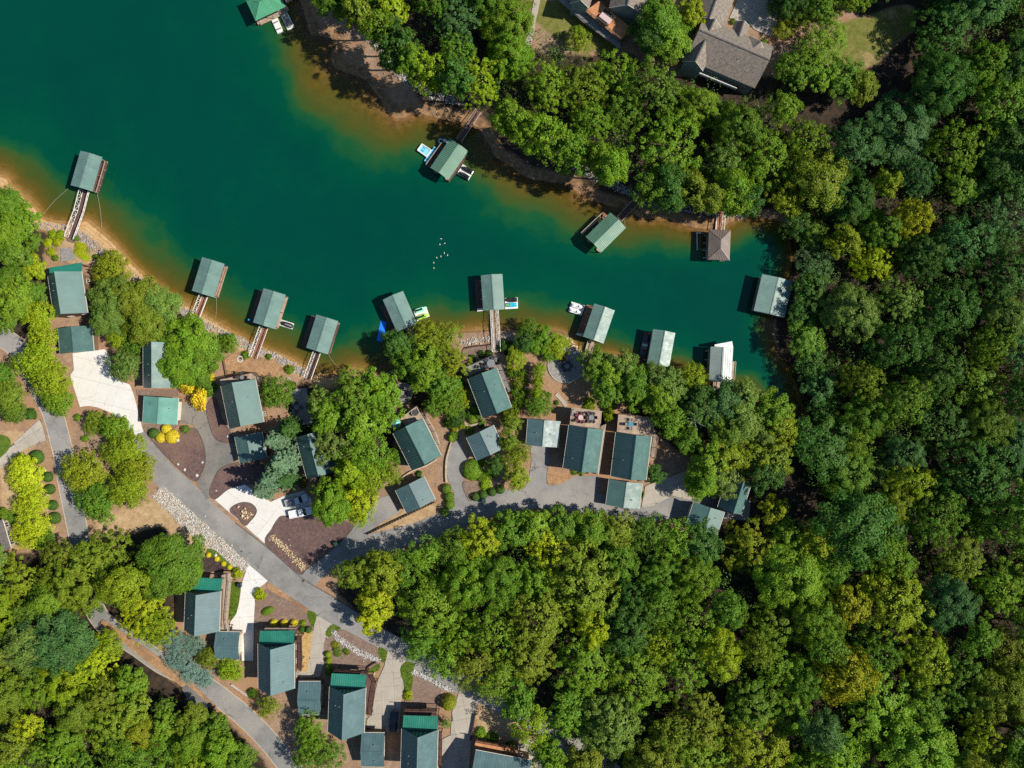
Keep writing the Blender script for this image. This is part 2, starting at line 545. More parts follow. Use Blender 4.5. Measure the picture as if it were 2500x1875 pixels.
def tube(bm, P, R, n=8, cap=True):
    """A round tube through points P with radii R."""
    rings = []
    for i, p in enumerate(P):
        p = Vector(p)
        d = (Vector(P[min(i + 1, len(P) - 1)]) - Vector(P[max(i - 1, 0)])).normalized()
        a = d.cross(Vector((0, 0, 1)) if abs(d.z) < 0.9 else Vector((1, 0, 0))).normalized()
        b = d.cross(a)
        r = R[i] if isinstance(R, (list, tuple)) else R
        rings.append([bm.verts.new(p + (a * math.cos(2 * math.pi * k / n) + b * math.sin(2 * math.pi * k / n)) * r) for k in range(n)])
    for r0, r1 in zip(rings, rings[1:]):
        for k in range(n):
            bm.faces.new((r0[k], r0[(k + 1) % n], r1[(k + 1) % n], r1[k]))
    if cap:
        bm.faces.new(rings[0][::-1])
        bm.faces.new(rings[-1])


def prism(bm, poly, z0, z1):
    """Straight prism of a plan polygon (triangulated caps, may be concave); z1 may be a function."""
    n = len(poly)
    bot = [bm.verts.new((x, y, z0(x, y) if callable(z0) else z0)) for x, y in poly]
    top = [bm.verts.new((x, y, z1(x, y) if callable(z1) else z1)) for x, y in poly]
    f1 = bm.faces.new(top)
    f2 = bm.faces.new(bot[::-1])
    for i in range(n):
        bm.faces.new((bot[i], bot[(i + 1) % n], top[(i + 1) % n], top[i]))
    bmesh.ops.triangulate(bm, faces=[f1, f2])


def loft(bm, rings):
    """Join rings of equal length into a closed skin."""
    vr = [[bm.verts.new(p) for p in r] for r in rings]
    n = len(vr[0])
    for a, b in zip(vr, vr[1:]):
        for k in range(n):
            bm.faces.new((a[k], a[(k + 1) % n], b[(k + 1) % n], b[k]))
    bm.faces.new(vr[0][::-1])
    bm.faces.new(vr[-1])


def mesh_np(name, V, F, attr=None):
    """Mesh of quads or triangles from numpy arrays, with an optional per-vertex float attribute."""
    me = bpy.data.meshes.new(name)
    k = F.shape[1]
    me.vertices.add(len(V))
    me.vertices.foreach_set('co', V.astype(np.float32).ravel())
    me.loops.add(F.size)
    me.loops.foreach_set('vertex_index', F.astype(np.int32).ravel())
    me.polygons.add(len(F))
    me.polygons.foreach_set('loop_start', np.arange(0, F.size, k, dtype=np.int32))
    me.polygons.foreach_set('loop_total', np.full(len(F), k, dtype=np.int32))
    if attr:
        for an, av in attr.items():
            a = me.attributes.new(an, 'FLOAT', 'POINT')
            a.data.foreach_set('value', av.astype(np.float32))
    me.update(calc_edges=True)
    return me


def copy_tree(o, parent=None):
    c = o.copy()
    COL.objects.link(c)
    if parent:
        c.parent = parent
    for ch in list(o.children):
        copy_tree(ch, c)
    return c
# ------------------------------------------------------------------ terrain and lake
shore_px = pts("""n -1500 470 -300 400
 A -60 470 90 565 210 670 330 790 380 862 540 905 690 905 775 885 860 950 985 1050 1060 1125 1200 1285 1335 1412 1480 1530
 B 1400 22 1650 152 1800 250 1950 332
 E 0 545 160 640 330 722 480 812 620 900 700 935 880 992 1050 1080 1220 1172 1340 1185 1480 1135
 J 60 930 220 965 400 930 470 800 600 665 760 630 900 612 1100 600 1250 590 1500 575 1700 590 1900 600 1990 650
 L 350 690 440 760 550 800 760 800 1050 900 1300 935 1450 985 1600 1085 1800 1095 1950 1140
 n 1850 985 1905 1005 1950 1022 1975 1030 1980 1008 1962 980 1945 930 1925 890 1895 850 1888 800 1905 730 1935 660 1938 606 1918 555 1890 537
 R 1740 468 1650 505 1540 560 1400 588 1250 572 1100 530 1000 490 820 500 700 448 600 400 500 385 260 290 150 195
 Q 1800 735 1600 715 1400 672 1250 560 1130 485 1060 350 1000 250 900 190 650 150 450 105 330 132 230 140 150 60
 N 1425 960 1400 900 1310 780 1240 705 1000 620 950 500 1000 380 850 325 760 300 720 150 660 0
 n 690 -60 640 -400 700 -1500 -1500 -1500""")
shore = smooth_line([at(p) for p in shore_px], True, 4)

gx = np.concatenate([-np.geomspace(900, 141, 26), np.arange(-140, 140.01, 0.8), np.geomspace(141, 900, 26)])
gy = np.concatenate([-np.geomspace(900, 107, 26), np.arange(-106, 106.01, 0.8), np.geomspace(107, 900, 26)])
GX, GY = np.meshgrid(gx, gy)
sd = dist_np(GX, GY, shore)
sd = np.where(inside_np(GX, GY, shore), -sd, sd)          # metres inland (+) or out in the lake (-)


def vnoise(X, Y, s, seed):
    r = np.random.default_rng(seed)
    T = r.random((64, 64))
    u, v = X / s, Y / s
    i, j = np.floor(u).astype(int), np.floor(v).astype(int)
    fu, fv = u - i, v - j
    fu, fv = fu * fu * (3 - 2 * fu), fv * fv * (3 - 2 * fv)
    g = lambda a, b: T[a % 64, b % 64]
    return (g(i, j) * (1 - fu) + g(i + 1, j) * fu) * (1 - fv) + (g(i, j + 1) * (1 - fu) + g(i + 1, j + 1) * fu) * fv


wob = (vnoise(GX, GY, 15, 5) - 0.5) * 2.4 + (vnoise(GX, GY, 7, 1) - 0.5) * 2.6 + (vnoise(GX, GY, 2.6, 2) - 0.5) * 0.9
sdn = sd + wob * np.clip(np.abs(sd) / 4, 0, 1) * 0.8
land_z = np.interp(sdn, [0, 4.5, 8, 30, 90, 300], [0, 0.42, 1.5, 3.2, 6.5, 14])
gentle = 0.25 * np.exp(-((GX - at((1600, 560))[0]) ** 2 / (2 * 20.0 ** 2) + (GY - at((1600, 560))[1]) ** 2 / (2 * 8.0 ** 2))) + 0.40 * np.exp(-((GX - at((850, 230))[0]) ** 2 + (GY - at((850, 230))[1]) ** 2) / (2 * 13.0 ** 2)) - 1.1 * np.exp(-((GX - at((1900, 760))[0]) ** 2 / (2 * 20.0 ** 2) + (GY - at((1900, 760))[1]) ** 2 / (2 * 22.0 ** 2))) - 0.5 * np.exp(-((GX - at((1300, 780))[0]) ** 2 / (2 * 32.0 ** 2) + (GY - at((1300, 830))[1]) ** 2 / (2 * 10.0 ** 2)))
lake_z = -np.interp(-sdn * (0.86 - gentle), [0, 2, 5, 9, 16, 50], [0, 0.35, 1.0, 2.3, 5.2, 9.0])
GZ = np.where(sdn > 0, land_z, lake_z)
GZ += (vnoise(GX, GY, 28, 3) - 0.5) * 1.3 * np.clip((sd - 6) / 12, 0, 1)
GZs = GZ.copy()
for _ in range(5):
    p = np.pad(GZs, 1, mode='edge')
    GZs = (p[:-2, 1:-1] + p[2:, 1:-1] + p[1:-1, :-2] + p[1:-1, 2:] + 2 * p[1:-1, 1:-1]) / 6
wgt = np.clip((sd - 7) / 4, 0, 1)
GZ = GZ * (1 - wgt) + GZs * wgt


def g(x, y):
    """Ground height."""
    i = min(max(int(np.searchsorted(gx, x)) - 1, 0), len(gx) - 2)
    j = min(max(int(np.searchsorted(gy, y)) - 1, 0), len(gy) - 2)
    u = (x - gx[i]) / (gx[i + 1] - gx[i])
    v = (y - gy[j]) / (gy[j + 1] - gy[j])
    u, v = min(max(u, 0), 1), min(max(v, 0), 1)
    return float((GZ[j, i] * (1 - u) + GZ[j, i + 1] * u) * (1 - v) + (GZ[j + 1, i] * (1 - u) + GZ[j + 1, i + 1] * u) * v)


def shore_dist(x, y):
    i = min(max(int(np.searchsorted(gx, x)), 0), len(gx) - 1)
    j = min(max(int(np.searchsorted(gy, y)), 0), len(gy) - 1)
    return float(sd[j, i])


def gp(p, up=0.0):
    """Photo pixel -> point on the ground that it shows."""
    z = 3.0
    for _ in range(4):
        x, y = at(p, z)
        z = max(g(x, y), 0.0)
    return (x, y, z + up)


def gpts(spec, closed_smooth=False, step=5):
    P = [gp(p)[:2] for p in pts(spec)]
    return smooth_line(P, True, step) if closed_smooth else P


# ground cover masks: woodland litter, tan dry grass, green
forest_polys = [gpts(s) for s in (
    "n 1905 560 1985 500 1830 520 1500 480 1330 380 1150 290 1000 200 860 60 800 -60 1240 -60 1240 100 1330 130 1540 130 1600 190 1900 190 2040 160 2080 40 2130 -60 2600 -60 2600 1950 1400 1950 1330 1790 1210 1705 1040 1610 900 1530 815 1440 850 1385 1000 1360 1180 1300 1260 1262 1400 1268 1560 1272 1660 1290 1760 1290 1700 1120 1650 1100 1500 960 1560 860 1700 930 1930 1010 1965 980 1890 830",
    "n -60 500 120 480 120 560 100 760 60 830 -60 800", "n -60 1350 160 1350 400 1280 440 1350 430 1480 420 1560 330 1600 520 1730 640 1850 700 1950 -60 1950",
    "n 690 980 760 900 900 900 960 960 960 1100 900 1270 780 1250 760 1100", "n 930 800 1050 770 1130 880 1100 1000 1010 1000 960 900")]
litter_and_shade = np.zeros(GX.shape)
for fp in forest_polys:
    litter_and_shade[inside_np(GX, GY, fp)] = 1
tan_poly = [gpts(s) for s in ("C 830 800 1330 650 1460 500 1900 1080 1800 1230 1300 1200 900 980", "C 0 0 250 0 520 1000 0 1100",
                              "A 540 1040 780 1080 900 1240 520 1250", "K 110 1350 470 1100 780 1010 830 1150 470 1290", "I 1690 1170 1720 1040 2150 1300 2150 1500 1700 1400")]
tan = np.zeros(GX.shape)
for fp in tan_poly:
    tan[inside_np(GX, GY, fp)] = 1
grn = np.zeros(GX.shape)
for fp in [gpts(s) for s in ("P 1580 300 1650 200 1950 140 2212 40 2350 60 2330 250 2150 420 2000 560 1780 680 1600 640", "O 400 -60 520 -60 560 180 480 300 420 200", "O 600 -40 800 -20 1000 200 1340 450 1300 520 1050 420 700 250 570 180", "A 640 1120 800 1080 850 1180 760 1250 700 1210", "O 560 180 740 240 1100 470 1050 520 900 460 700 300")]:
    grn[inside_np(GX, GY, fp)] = 1


def soft(a, n):
    for _ in range(n):
        p = np.pad(a, 1, mode='edge')
        a = (p[:-2, 1:-1] + p[2:, 1:-1] + p[1:-1, :-2] + p[1:-1, 2:] + p[1:-1, 1:-1]) / 5
    return a


litter_and_shade = litter_and_shade * (1 - grn)
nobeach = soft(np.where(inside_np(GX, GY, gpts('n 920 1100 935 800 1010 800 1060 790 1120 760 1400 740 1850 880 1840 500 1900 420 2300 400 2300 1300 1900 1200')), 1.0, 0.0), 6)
litter_and_shade = np.maximum(litter_and_shade, np.where((sd > 2.2) & inside_np(GX, GY, gpts('n 980 150 1060 330 1180 420 1330 470 1480 540 1620 560 1860 560 1960 480 1500 250 1150 150')), 0.85, 0.0))  # dark far shore strip: tree shade put into the ground tone
clay_shade_m = soft(np.where(inside_np(GX, GY, gpts('n 560 -100 700 60 700 150 800 240 900 380 1100 420 1300 520 1500 600 1700 600 1860 560 1960 440 1500 200 1000 50 900 -100')), 0.9, 0.0), 5)  # reddish far beach soil, with the tree shade painted into its tone
litter_and_shade = np.where((np.abs(GX) > 128) | (np.abs(GY) > 97), np.where(sd > 8, 1.0, litter_and_shade), litter_and_shade)
litter_and_shade, tan, grn = soft(litter_and_shade, 4), soft(tan, 3), soft(grn, 3)

m, nt, out = mat_nodes('ground of soil, straw, litter and sand')
tc = N(nt, 'ShaderNodeTexCoord')
v = tc.outputs['Object']
nbig, nmid, nfine = noise(nt, v, 0.11, 4), noise(nt, v, 0.7, 5), noise(nt, v, 3.2, 3, 0.7)


def masked(attr, sharp=0.18):
    a = N(nt, 'ShaderNodeAttribute', attribute_name=attr)
    ad = N(nt, 'ShaderNodeMath', operation='ADD')
    sub = N(nt, 'ShaderNodeMath', operation='MULTIPLY_ADD')
    nt.links.new(nmid, sub.inputs[0])
    sub.inputs[1].default_value = 0.9
    sub.inputs[2].default_value = -0.45
    nt.links.new(a.outputs['Fac'], ad.inputs[0])
    nt.links.new(sub.outputs[0], ad.inputs[1])
    return ramp(nt, ad.outputs[0], [(0.5 - sharp, (0, 0, 0)), (0.5 + sharp, (1, 1, 1))])


soil = mix(nt, ramp(nt, nmid, [(0.35, (0, 0, 0)), (0.65, (1, 1, 1))]), (0.25, 0.165, 0.115), (0.36, 0.245, 0.165))
soil = mix(nt, ramp(nt, nbig, [(0.42, (0, 0, 0)), (0.62, (1, 1, 1))]), soil, (0.34, 0.20, 0.115))
dry = mix(nt, ramp(nt, nmid, [(0.35, (0, 0, 0)), (0.65, (1, 1, 1))]), (0.36, 0.24, 0.135), (0.47, 0.335, 0.19))
lit = mix(nt, ramp(nt, nmid, [(0.35, (0, 0, 0)), (0.65, (1, 1, 1))]), (0.026, 0.022, 0.017), (0.066, 0.046, 0.032))  # kept very dark to paint in the shade between crowns
gr = mix(nt, ramp(nt, nmid, [(0.35, (0, 0, 0)), (0.65, (1, 1, 1))]), (0.115, 0.13, 0.03), (0.20, 0.19, 0.055))
gr = mix(nt, ramp(nt, nbig, [(0.52, (0, 0, 0)), (0.62, (1, 1, 1))]), gr, (0.40, 0.27, 0.15))
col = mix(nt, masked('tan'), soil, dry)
col = mix(nt, masked('litter_and_shade'), col, lit)
col = mix(nt, masked('green'), col, gr)
sh = N(nt, 'ShaderNodeAttribute', attribute_name='shore')
sand = mix(nt, ramp(nt, nmid, [(0.3, (0, 0, 0)), (0.7, (1, 1, 1))]), (0.43, 0.265, 0.12), (0.56, 0.375, 0.195))
lines = N(nt, 'ShaderNodeTexWave', wave_type='BANDS')            # strand lines left by the falling lake
cmb = N(nt, 'ShaderNodeCombineXYZ')
nt.links.new(sh.outputs['Fac'], cmb.inputs[0])
nt.links.new(cmb.outputs[0], lines.inputs['Vector'])
lines.inputs['Scale'].default_value = 0.36
lines.inputs['Distortion'].default_value = 5.0
lines.inputs['Detail'].default_value = 2.0
clay_shade_a = N(nt, 'ShaderNodeAttribute', attribute_name='clay')
clay = mix(nt, ramp(nt, nmid, [(0.36, (0, 0, 0)), (0.64, (1, 1, 1))]), (0.13, 0.072, 0.042), (0.34, 0.205, 0.105))  # darkened to carry the beach shade as well as the soil colour
clay = mix(nt, ramp(nt, nfine, [(0.5, (0, 0, 0)), (0.75, (0.7,) * 3)]), clay, (0.07, 0.045, 0.035))
sand = mix(nt, clay_shade_a.outputs['Fac'], sand, clay)
sand = mix(nt, 1.0, sand, ramp(nt, lines.outputs[0], [(0.2, (0.93, 0.9, 0.87)), (0.8, (1.04,) * 3)]), 'MULTIPLY')
shs = N(nt, 'ShaderNodeMath', operation='MULTIPLY_ADD')
nt.links.new(nmid, shs.inputs[0])
shs.inputs[1].default_value = 2.4
nt.links.new(sh.outputs['Fac'], shs.inputs[2])
sandmask = N(nt, 'ShaderNodeMapRange')
nt.links.new(shs.outputs[0], sandmask.inputs[0])
for k_, v_ in (('From Min', 4.6), ('From Max', 3.2)):
    sandmask.inputs[k_].default_value = v_
col = mix(nt, sandmask.outputs[0], col, sand)
silt = N(nt, 'ShaderNodeMapRange')
nt.links.new(sh.outputs['Fac'], silt.inputs[0])
for k_, v_ in (('From Min', -0.5), ('From Max', -7.0)):
    silt.inputs[k_].default_value = v_
col = mix(nt, silt.outputs[0], col, mix(nt, ramp(nt, nmid, [(0.36, (0, 0, 0)), (0.62, (1, 1, 1))]), (0.15, 0.12, 0.03), (0.42, 0.29, 0.10)))
col = mix(nt, 1.0, col, ramp(nt, nfine, [(0.25, (0.68,) * 3), (0.75, (1.28,) * 3)]), 'MULTIPLY')
bs = N(nt, 'ShaderNodeBsdfPrincipled')
nt.links.new(col, bs.inputs['Base Color'])
bs.inputs['Roughness'].default_value = 0.95
bs.inputs['Specular IOR Level'].default_value = 0.1
bp = N(nt, 'ShaderNodeBump')
bp.inputs['Strength'].default_value = 0.35
bp.inputs['Distance'].default_value = 0.12
nt.links.new(nfine, bp.inputs['Height'])
nt.links.new(bp.outputs[0], bs.inputs['Normal'])
nt.links.new(bs.outputs[0], out.inputs[0])
M['ground'] = m

ny, nx = GX.shape
idx = np.arange(ny * nx).reshape(ny, nx)
F = np.stack([idx[:-1, :-1], idx[:-1, 1:], idx[1:, 1:], idx[1:, :-1]], -1).reshape(-1, 4)
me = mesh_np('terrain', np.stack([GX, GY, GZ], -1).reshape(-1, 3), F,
             {'litter_and_shade': litter_and_shade.ravel(), 'tan': tan.ravel(), 'green': grn.ravel(), 'clay': clay_shade_m.ravel(), 'shore': (np.clip(sd, -60, 60) + nobeach * 6 * np.clip(sd + 1, 0, 1)).ravel()})
me.polygons.foreach_set('use_smooth', np.ones(len(F), bool))
tag(link('terrain', me, 'ground'), 'sloping brown ground, beaches and lake bed around the cove', None, None, 'structure')

# water: clear in the shallows, turbid green with depth; light and shadow fall on it like on any surface
m, nt, out = mat_nodes('green lake water')
da = N(nt, 'ShaderNodeAttribute', attribute_name='depth')
tc = N(nt, 'ShaderNodeTexCoord')
nz = noise(nt, tc.outputs['Object'], 0.11, 6, 0.62)
dn = N(nt, 'ShaderNodeMath', operation='MULTIPLY_ADD')
nt.links.new(nz, dn.inputs[0])
dn.inputs[1].default_value = 1.5
dn.inputs[2].default_value = -0.75
dd = N(nt, 'ShaderNodeMath', operation='MULTIPLY')
nt.links.new(da.outputs['Fac'], dd.inputs[0])
dsc = N(nt, 'ShaderNodeMath', operation='ADD')
nt.links.new(dn.outputs[0], dsc.inputs[0])
dsc.inputs[1].default_value = 1.0
nt.links.new(dsc.outputs[0], dd.inputs[1])
dmap = N(nt, 'ShaderNodeMapRange')
nt.links.new(dd.outputs[0], dmap.inputs[0])
dmap.inputs['From Max'].default_value = 6.0
murk = ramp(nt, dmap.outputs[0], [(0.0, (0.21, 0.142, 0.032)), (0.06, (0.125, 0.103, 0.018)), (0.16, (0.060, 0.086, 0.016)), (0.29, (0.010, 0.080, 0.026)), (0.45, (0.0, 0.062, 0.034)), (1.0, (0.0, 0.048, 0.035))])
thick = ramp(nt, dmap.outputs[0], [(0.0, (0.0,) * 3), (0.04, (0.35,) * 3), (0.12, (0.74,) * 3), (0.22, (0.95,) * 3), (0.32, (1,) * 3)])
tint = ramp(nt, dmap.outputs[0], [(0.0, (0.97, 0.93, 0.84)), (0.08, (0.80, 0.72, 0.42)), (0.3, (0.4, 0.6, 0.3))])
rip = noise(nt, tc.outputs['Object'], 1.3, 3, 0.6)
bp = N(nt, 'ShaderNodeBump')
bp.inputs['Strength'].default_value = 0.10
bp.inputs['Distance'].default_value = 0.08
nt.links.new(rip, bp.inputs['Height'])
df = N(nt, 'ShaderNodeBsdfDiffuse')
murk = mix(nt, 1.0, murk, ramp(nt, noise(nt, tc.outputs['Object'], 0.035, 6, 0.65), [(0.3, (0.9, 0.92, 0.94)), (0.7, (1.08, 1.08, 1.04))]), 'MULTIPLY')
nt.links.new(murk, df.inputs[0])
tr = N(nt, 'ShaderNodeBsdfTransparent')
nt.links.new(tint, tr.inputs[0])
mx = N(nt, 'ShaderNodeMixShader')
nt.links.new(thick, mx.inputs[0])
nt.links.new(tr.outputs[0], mx.inputs[1])
nt.links.new(df.outputs[0], mx.inputs[2])
gl = N(nt, 'ShaderNodeBsdfGlossy')
gl.inputs['Roughness'].default_value = 0.08
nt.links.new(bp.outputs[0], gl.inputs['Normal'])
fr = N(nt, 'ShaderNodeFresnel')
fr.inputs['IOR'].default_value = 1.33
nt.links.new(bp.outputs[0], fr.inputs['Normal'])
mx2 = N(nt, 'ShaderNodeMixShader')
nt.links.new(fr.outputs[0], mx2.inputs[0])
nt.links.new(mx.outputs[0], mx2.inputs[1])
nt.links.new(gl.outputs[0], mx2.inputs[2])
nt.links.new(mx2.outputs[0], out.inputs[0])
M['water'] = m
keep = (sd[:-1, :-1] < 3.0) & (sd[1:, 1:] < 3.0)
Fw = F[keep.ravel()]
used = np.unique(Fw)
remap = np.full(ny * nx, -1)
remap[used] = np.arange(len(used))
Vw = np.stack([GX, GY, np.zeros_like(GX)], -1).reshape(-1, 3)[used]
me = mesh_np('lake_water', Vw, remap[Fw], {'depth': np.clip(-GZ, 0, 12).ravel()[used]})
tag(link('lake_water', me, 'water'), 'deep green lake water of the narrowing cove', None, None, 'structure')

# ------------------------------------------------------------------ sheets laid on the ground
_lift = [0.03]


def next_lift():
    _lift[0] += 0.004
    return _lift[0]


def sheet(name, poly, mat, label, lift=None, cell=1.6, kind='structure', skirt=0.2):
    """A paved or planted area that follows the ground."""
    lift = lift or next_lift()
    bm = BM()
    f = bm.faces.new([bm.verts.new((x, y, 0)) for x, y in poly])
    bmesh.ops.triangulate(bm, faces=[f])
    xs = [p[0] for p in poly]
    ys = [p[1] for p in poly]
    for axis, lo, hi in ((0, min(xs), max(xs)), (1, min(ys), max(ys))):
        t = math.ceil(lo / cell) * cell
        while t < hi:
            co, no = [0, 0, 0], [0, 0, 0]
            co[axis], no[axis] = t, 1
            bmesh.ops.bisect_plane(bm, geom=bm.verts[:] + bm.edges[:] + bm.faces[:], plane_co=co, plane_no=no, dist=1e-4)
            t += cell
    for v_ in bm.verts:
        v_.co.z = g(v_.co.x, v_.co.y) + lift
    be = [e for e in bm.edges if len(e.link_faces) == 1]
    if skirt:
        r = bmesh.ops.extrude_edge_only(bm, edges=be)
        for v_ in r['geom']:
            if isinstance(v_, bmesh.types.BMVert):
                v_.co.z -= skirt
    o = obj(name, bm, mat)
    return tag(o, label, None, None, kind)


def ribbon_pts(line, width):
    L, R = [], []
    for i, p in enumerate(line):
        q0, q1 = line[max(i - 1, 0)], line[min(i + 1, len(line) - 1)]
        dx, dy = q1[0] - q0[0], q1[1] - q0[1]
        l = math.hypot(dx, dy) or 1
        w = width(i / (len(line) - 1)) if callable(width) else width
        nx_, ny_ = -dy / l * w / 2, dx / l * w / 2
        L.append((p[0] + nx_, p[1] + ny_))
        R.append((p[0] - nx_, p[1] - ny_))
    return L, R


def road(name, spec, width, mat, label, lift=None, step=6):
    line = smooth_line([gp(p)[:2] for p in pts(spec)], False, step)
    L, R = ribbon_pts(line, width)
    lift = lift or next_lift()
    bm = BM()
    rows = []
    K = 6
    for l, r in zip(L, R):
        rows.append([bm.verts.new((l[0] + (r[0] - l[0]) * k / K, l[1] + (r[1] - l[1]) * k / K,
                                   g(l[0] + (r[0] - l[0]) * k / K, l[1] + (r[1] - l[1]) * k / K) + lift + 0.03 * math.sin(math.pi * k / K))) for k in range(K + 1)])
    for a, b in zip(rows, rows[1:]):
        for k in range(K):
            bm.faces.new((a[k], a[k + 1], b[k + 1], b[k]))
    be = [e for e in bm.edges if len(e.link_faces) == 1]
    r = bmesh.ops.extrude_edge_only(bm, edges=be)
    for v_ in r['geom']:
        if isinstance(v_, bmesh.types.BMVert):
            v_.co.z -= 0.2
    return tag(obj(name, bm, mat), label, None, None, 'structure'), line, L, R


def kerb(parent, line, w=0.16, h=0.12, mat='kerb', name='kerb', label=None):
    bm = BM()
    L, R = ribbon_pts(line, w)
    a = None
    for l, r in zip(L, R):
        zl, zr = g(*l), g(*r)
        q = [bm.verts.new((l[0], l[1], zl - 0.1)), bm.verts.new((l[0], l[1], zl + h)), bm.verts.new((r[0], r[1], zr + h)), bm.verts.new((r[0], r[1], zr - 0.1))]
        if a:
            for k in range(3):
                bm.faces.new((a[k], a[k + 1], q[k + 1], q[k]))
        a = q
    o = obj(name, bm, mat, parent)
    if not parent:
        tag(o, label, None, None, 'structure')
    return o


def clip_cell(poly, cx, cy, hw, hh, ca, sa):
    """Clip polygon to a rotated rectangle (Sutherland-Hodgman)."""
    P = [((x - cx) * ca + (y - cy) * sa, -(x - cx) * sa + (y - cy) * ca) for x, y in poly]
    for ax, lim, sg in ((0, hw, 1), (0, -hw, -1), (1, hh, 1), (1, -hh, -1)):
        out_, n = [], len(P)
        for i in range(n):
            a, b = P[i], P[(i + 1) % n]
            ia, ib = sg * (a[ax] - lim) <= 0, sg * (b[ax] - lim) <= 0
            if ia:
                out_.append(a)
            if ia != ib:
                t = (lim - a[ax]) / (b[ax] - a[ax])
                out_.append((a[0] + (b[0] - a[0]) * t, a[1] + (b[1] - a[1]) * t))
        P = out_
        if len(P) < 3:
            return []
    return [(cx + x * ca - y * sa, cy + x * sa + y * ca) for x, y in P]


def area2(P):
    return sum(P[i][0] * P[(i + 1) % len(P)][1] - P[(i + 1) % len(P)][0] * P[i][1] for i in range(len(P))) / 2


def slabs(name, poly, mat, label, ang, sx, sy, gap=0.035):
    """Concrete poured in slabs: each slab its own piece over a dark joint bed."""
    base = sheet(name, poly, 'joint', label)
    l0 = _lift[0] + 0.004
    ca, sa = math.cos(ang), math.sin(ang)
    cx, cy = sum(p[0] for p in poly) / len(poly), sum(p[1] for p in poly) / len(poly)
    r = max(math.hypot(p[0] - cx, p[1] - cy) for p in poly)
    nxs, nys = int(r / sx) + 1, int(r / sy) + 1
    for i in range(-nxs, nxs + 1):
        for j in range(-nys, nys + 1):
            ox, oy = cx + i * sx * ca - j * sy * sa, cy + i * sx * sa + j * sy * ca
            q = clip_cell(poly, ox, oy, sx / 2 - gap / 2, sy / 2 - gap / 2, ca, sa)
            if len(q) >= 3 and abs(area2(q)) > 0.4:
                qq = [q[0]]
                for p in q[1:]:
                    if math.hypot(p[0] - qq[-1][0], p[1] - qq[-1][1]) > 0.02:
                        qq.append(p)
                if math.hypot(qq[0][0] - qq[-1][0], qq[0][1] - qq[-1][1]) < 0.02:
                    qq.pop()
                if len(qq) < 3:
                    continue
                bm = BM()
                try:
                    dz = RNG.uniform(0.0, 0.012)
                    prism(bm, qq, lambda x, y: g(x, y) - 0.05, lambda x, y: g(x, y) + l0 + 0.012 + dz)
                    s = obj('slab', bm, mat, base)
                except ValueError:
                    bm.free()
    _lift[0] += 0.002
    return base


_ico = None


def rocks(name, polys, n, smin, smax, mat, label, seed=1, kind='stuff', sink=0.25, parent=None, lift=0.0):
    """A spread of separate stones (too small to pick apart one by one) filling plan polygons."""
    global _ico
    if _ico is None:
        b = BM()
        bmesh.ops.create_icosphere(b, subdivisions=1, radius=1)
        b.verts.ensure_lookup_table()
        _ico = (np.array([v_.co[:] for v_ in b.verts]), np.array([[v_.index for v_ in f.verts] for f in b.faces]))
        b.free()
    r = np.random.default_rng(seed)
    A = [abs(area2(p)) for p in polys]
    VV, FF, off = [], [], 0
    for poly, a in zip(polys, A):
        xs, ys = [p[0] for p in poly], [p[1] for p in poly]
        want, got, tries = int(n * a / sum(A)), 0, 0
        while got < want and tries < want * 30:
            tries += 1
            x, y = r.uniform(min(xs), max(xs)), r.uniform(min(ys), max(ys))
            if not inside((x, y), poly):
                continue
            got += 1
            s = (smin * 0.6 + (smax * 1.15 - smin * 0.6) * r.random() ** 2.0) * 0.5
            x, y = x + r.normal() * 0.12, y + r.normal() * 0.12
            if r.random() < 0.06:
                x, y = x + r.normal() * 0.8, y + r.normal() * 0.8
            V = _ico[0] * (1 + r.uniform(-0.22, 0.22, (len(_ico[0]), 1)))
            V = V * np.array([s * r.uniform(0.8, 1.35), s * r.uniform(0.7, 1.1), s * r.uniform(0.5, 0.85)])
            t = r.uniform(0, 6.283)
            c, s_ = math.cos(t), math.sin(t)
            V = V @ np.array([[c, s_, 0], [-s_, c, 0], [0, 0, 1]]) + np.array([x, y, max(g(x, y), -0.3) + s * sink + lift])
            VV.append(V)
            FF.append(_ico[1] + off)
            off += len(V)
    me = mesh_np(name, np.concatenate(VV), np.concatenate(FF))
    o = link(name, me, mat, parent)
    return tag(o, label, None, None, kind)


def band(spec, width, step=5):
    line = smooth_line([gp(p)[:2] for p in pts(spec)], False, step)
    L, R = ribbon_pts(line, width)
    return L + R[::-1]


# ------------------------------------------------------------------ roads, drives, beds
west_road, wl, wL, wR = road('asphalt_road', "n -60 790 0 820 45 852 70 895 105 960 130 1012 148 1080 157 1115 167 1180 178 1235 187 1280 194 1321 204 1400 228 1478 262 1528 339 1580 400 1622 478 1660 552 1712 617 1768 670 1825 730 1900 800 1960",
                             4.7, 'asphalt', 'pale grey lane winding down the left side of the photo', 0.034)
kerb(west_road, wL)
kerb(west_road, wR)
main_road, ml, mL, mR = road('asphalt_road', "n 330 1058 361 1099 393 1150 445 1202 529 1282 600 1338 667 1392 720 1440 807 1492 888 1545 971 1590 1080 1642 1188 1690 1297 1748 1420 1830 1500 1900",
                             lambda t: 4.2 + 2.2 * min(1, t * 5) - 0.8 * max(0, (t - 0.5) * 2), 'asphalt', 'wide pale grey road running diagonally between the cabins', 0.038)
kerb(main_road, mL[26:58], 0.2, 0.09, 'joint', 'road_edge')
lane, ll, lL, lR = road('asphalt_road', "n 735 1420 790 1365 850 1338 905 1330 958 1318 1015 1302 1067 1282 1110 1265 1150 1248 1205 1232 1257 1220 1330 1215 1400 1222 1480 1236 1550 1246 1620 1242 1690 1235 1770 1240 1830 1246",
                        lambda t: 6.2 - 1.2 * min(1, t * 4), 'asphalt', 'grey lane serving the shore cabins, half in tree shade', 0.042)
_lift[0] = 0.085
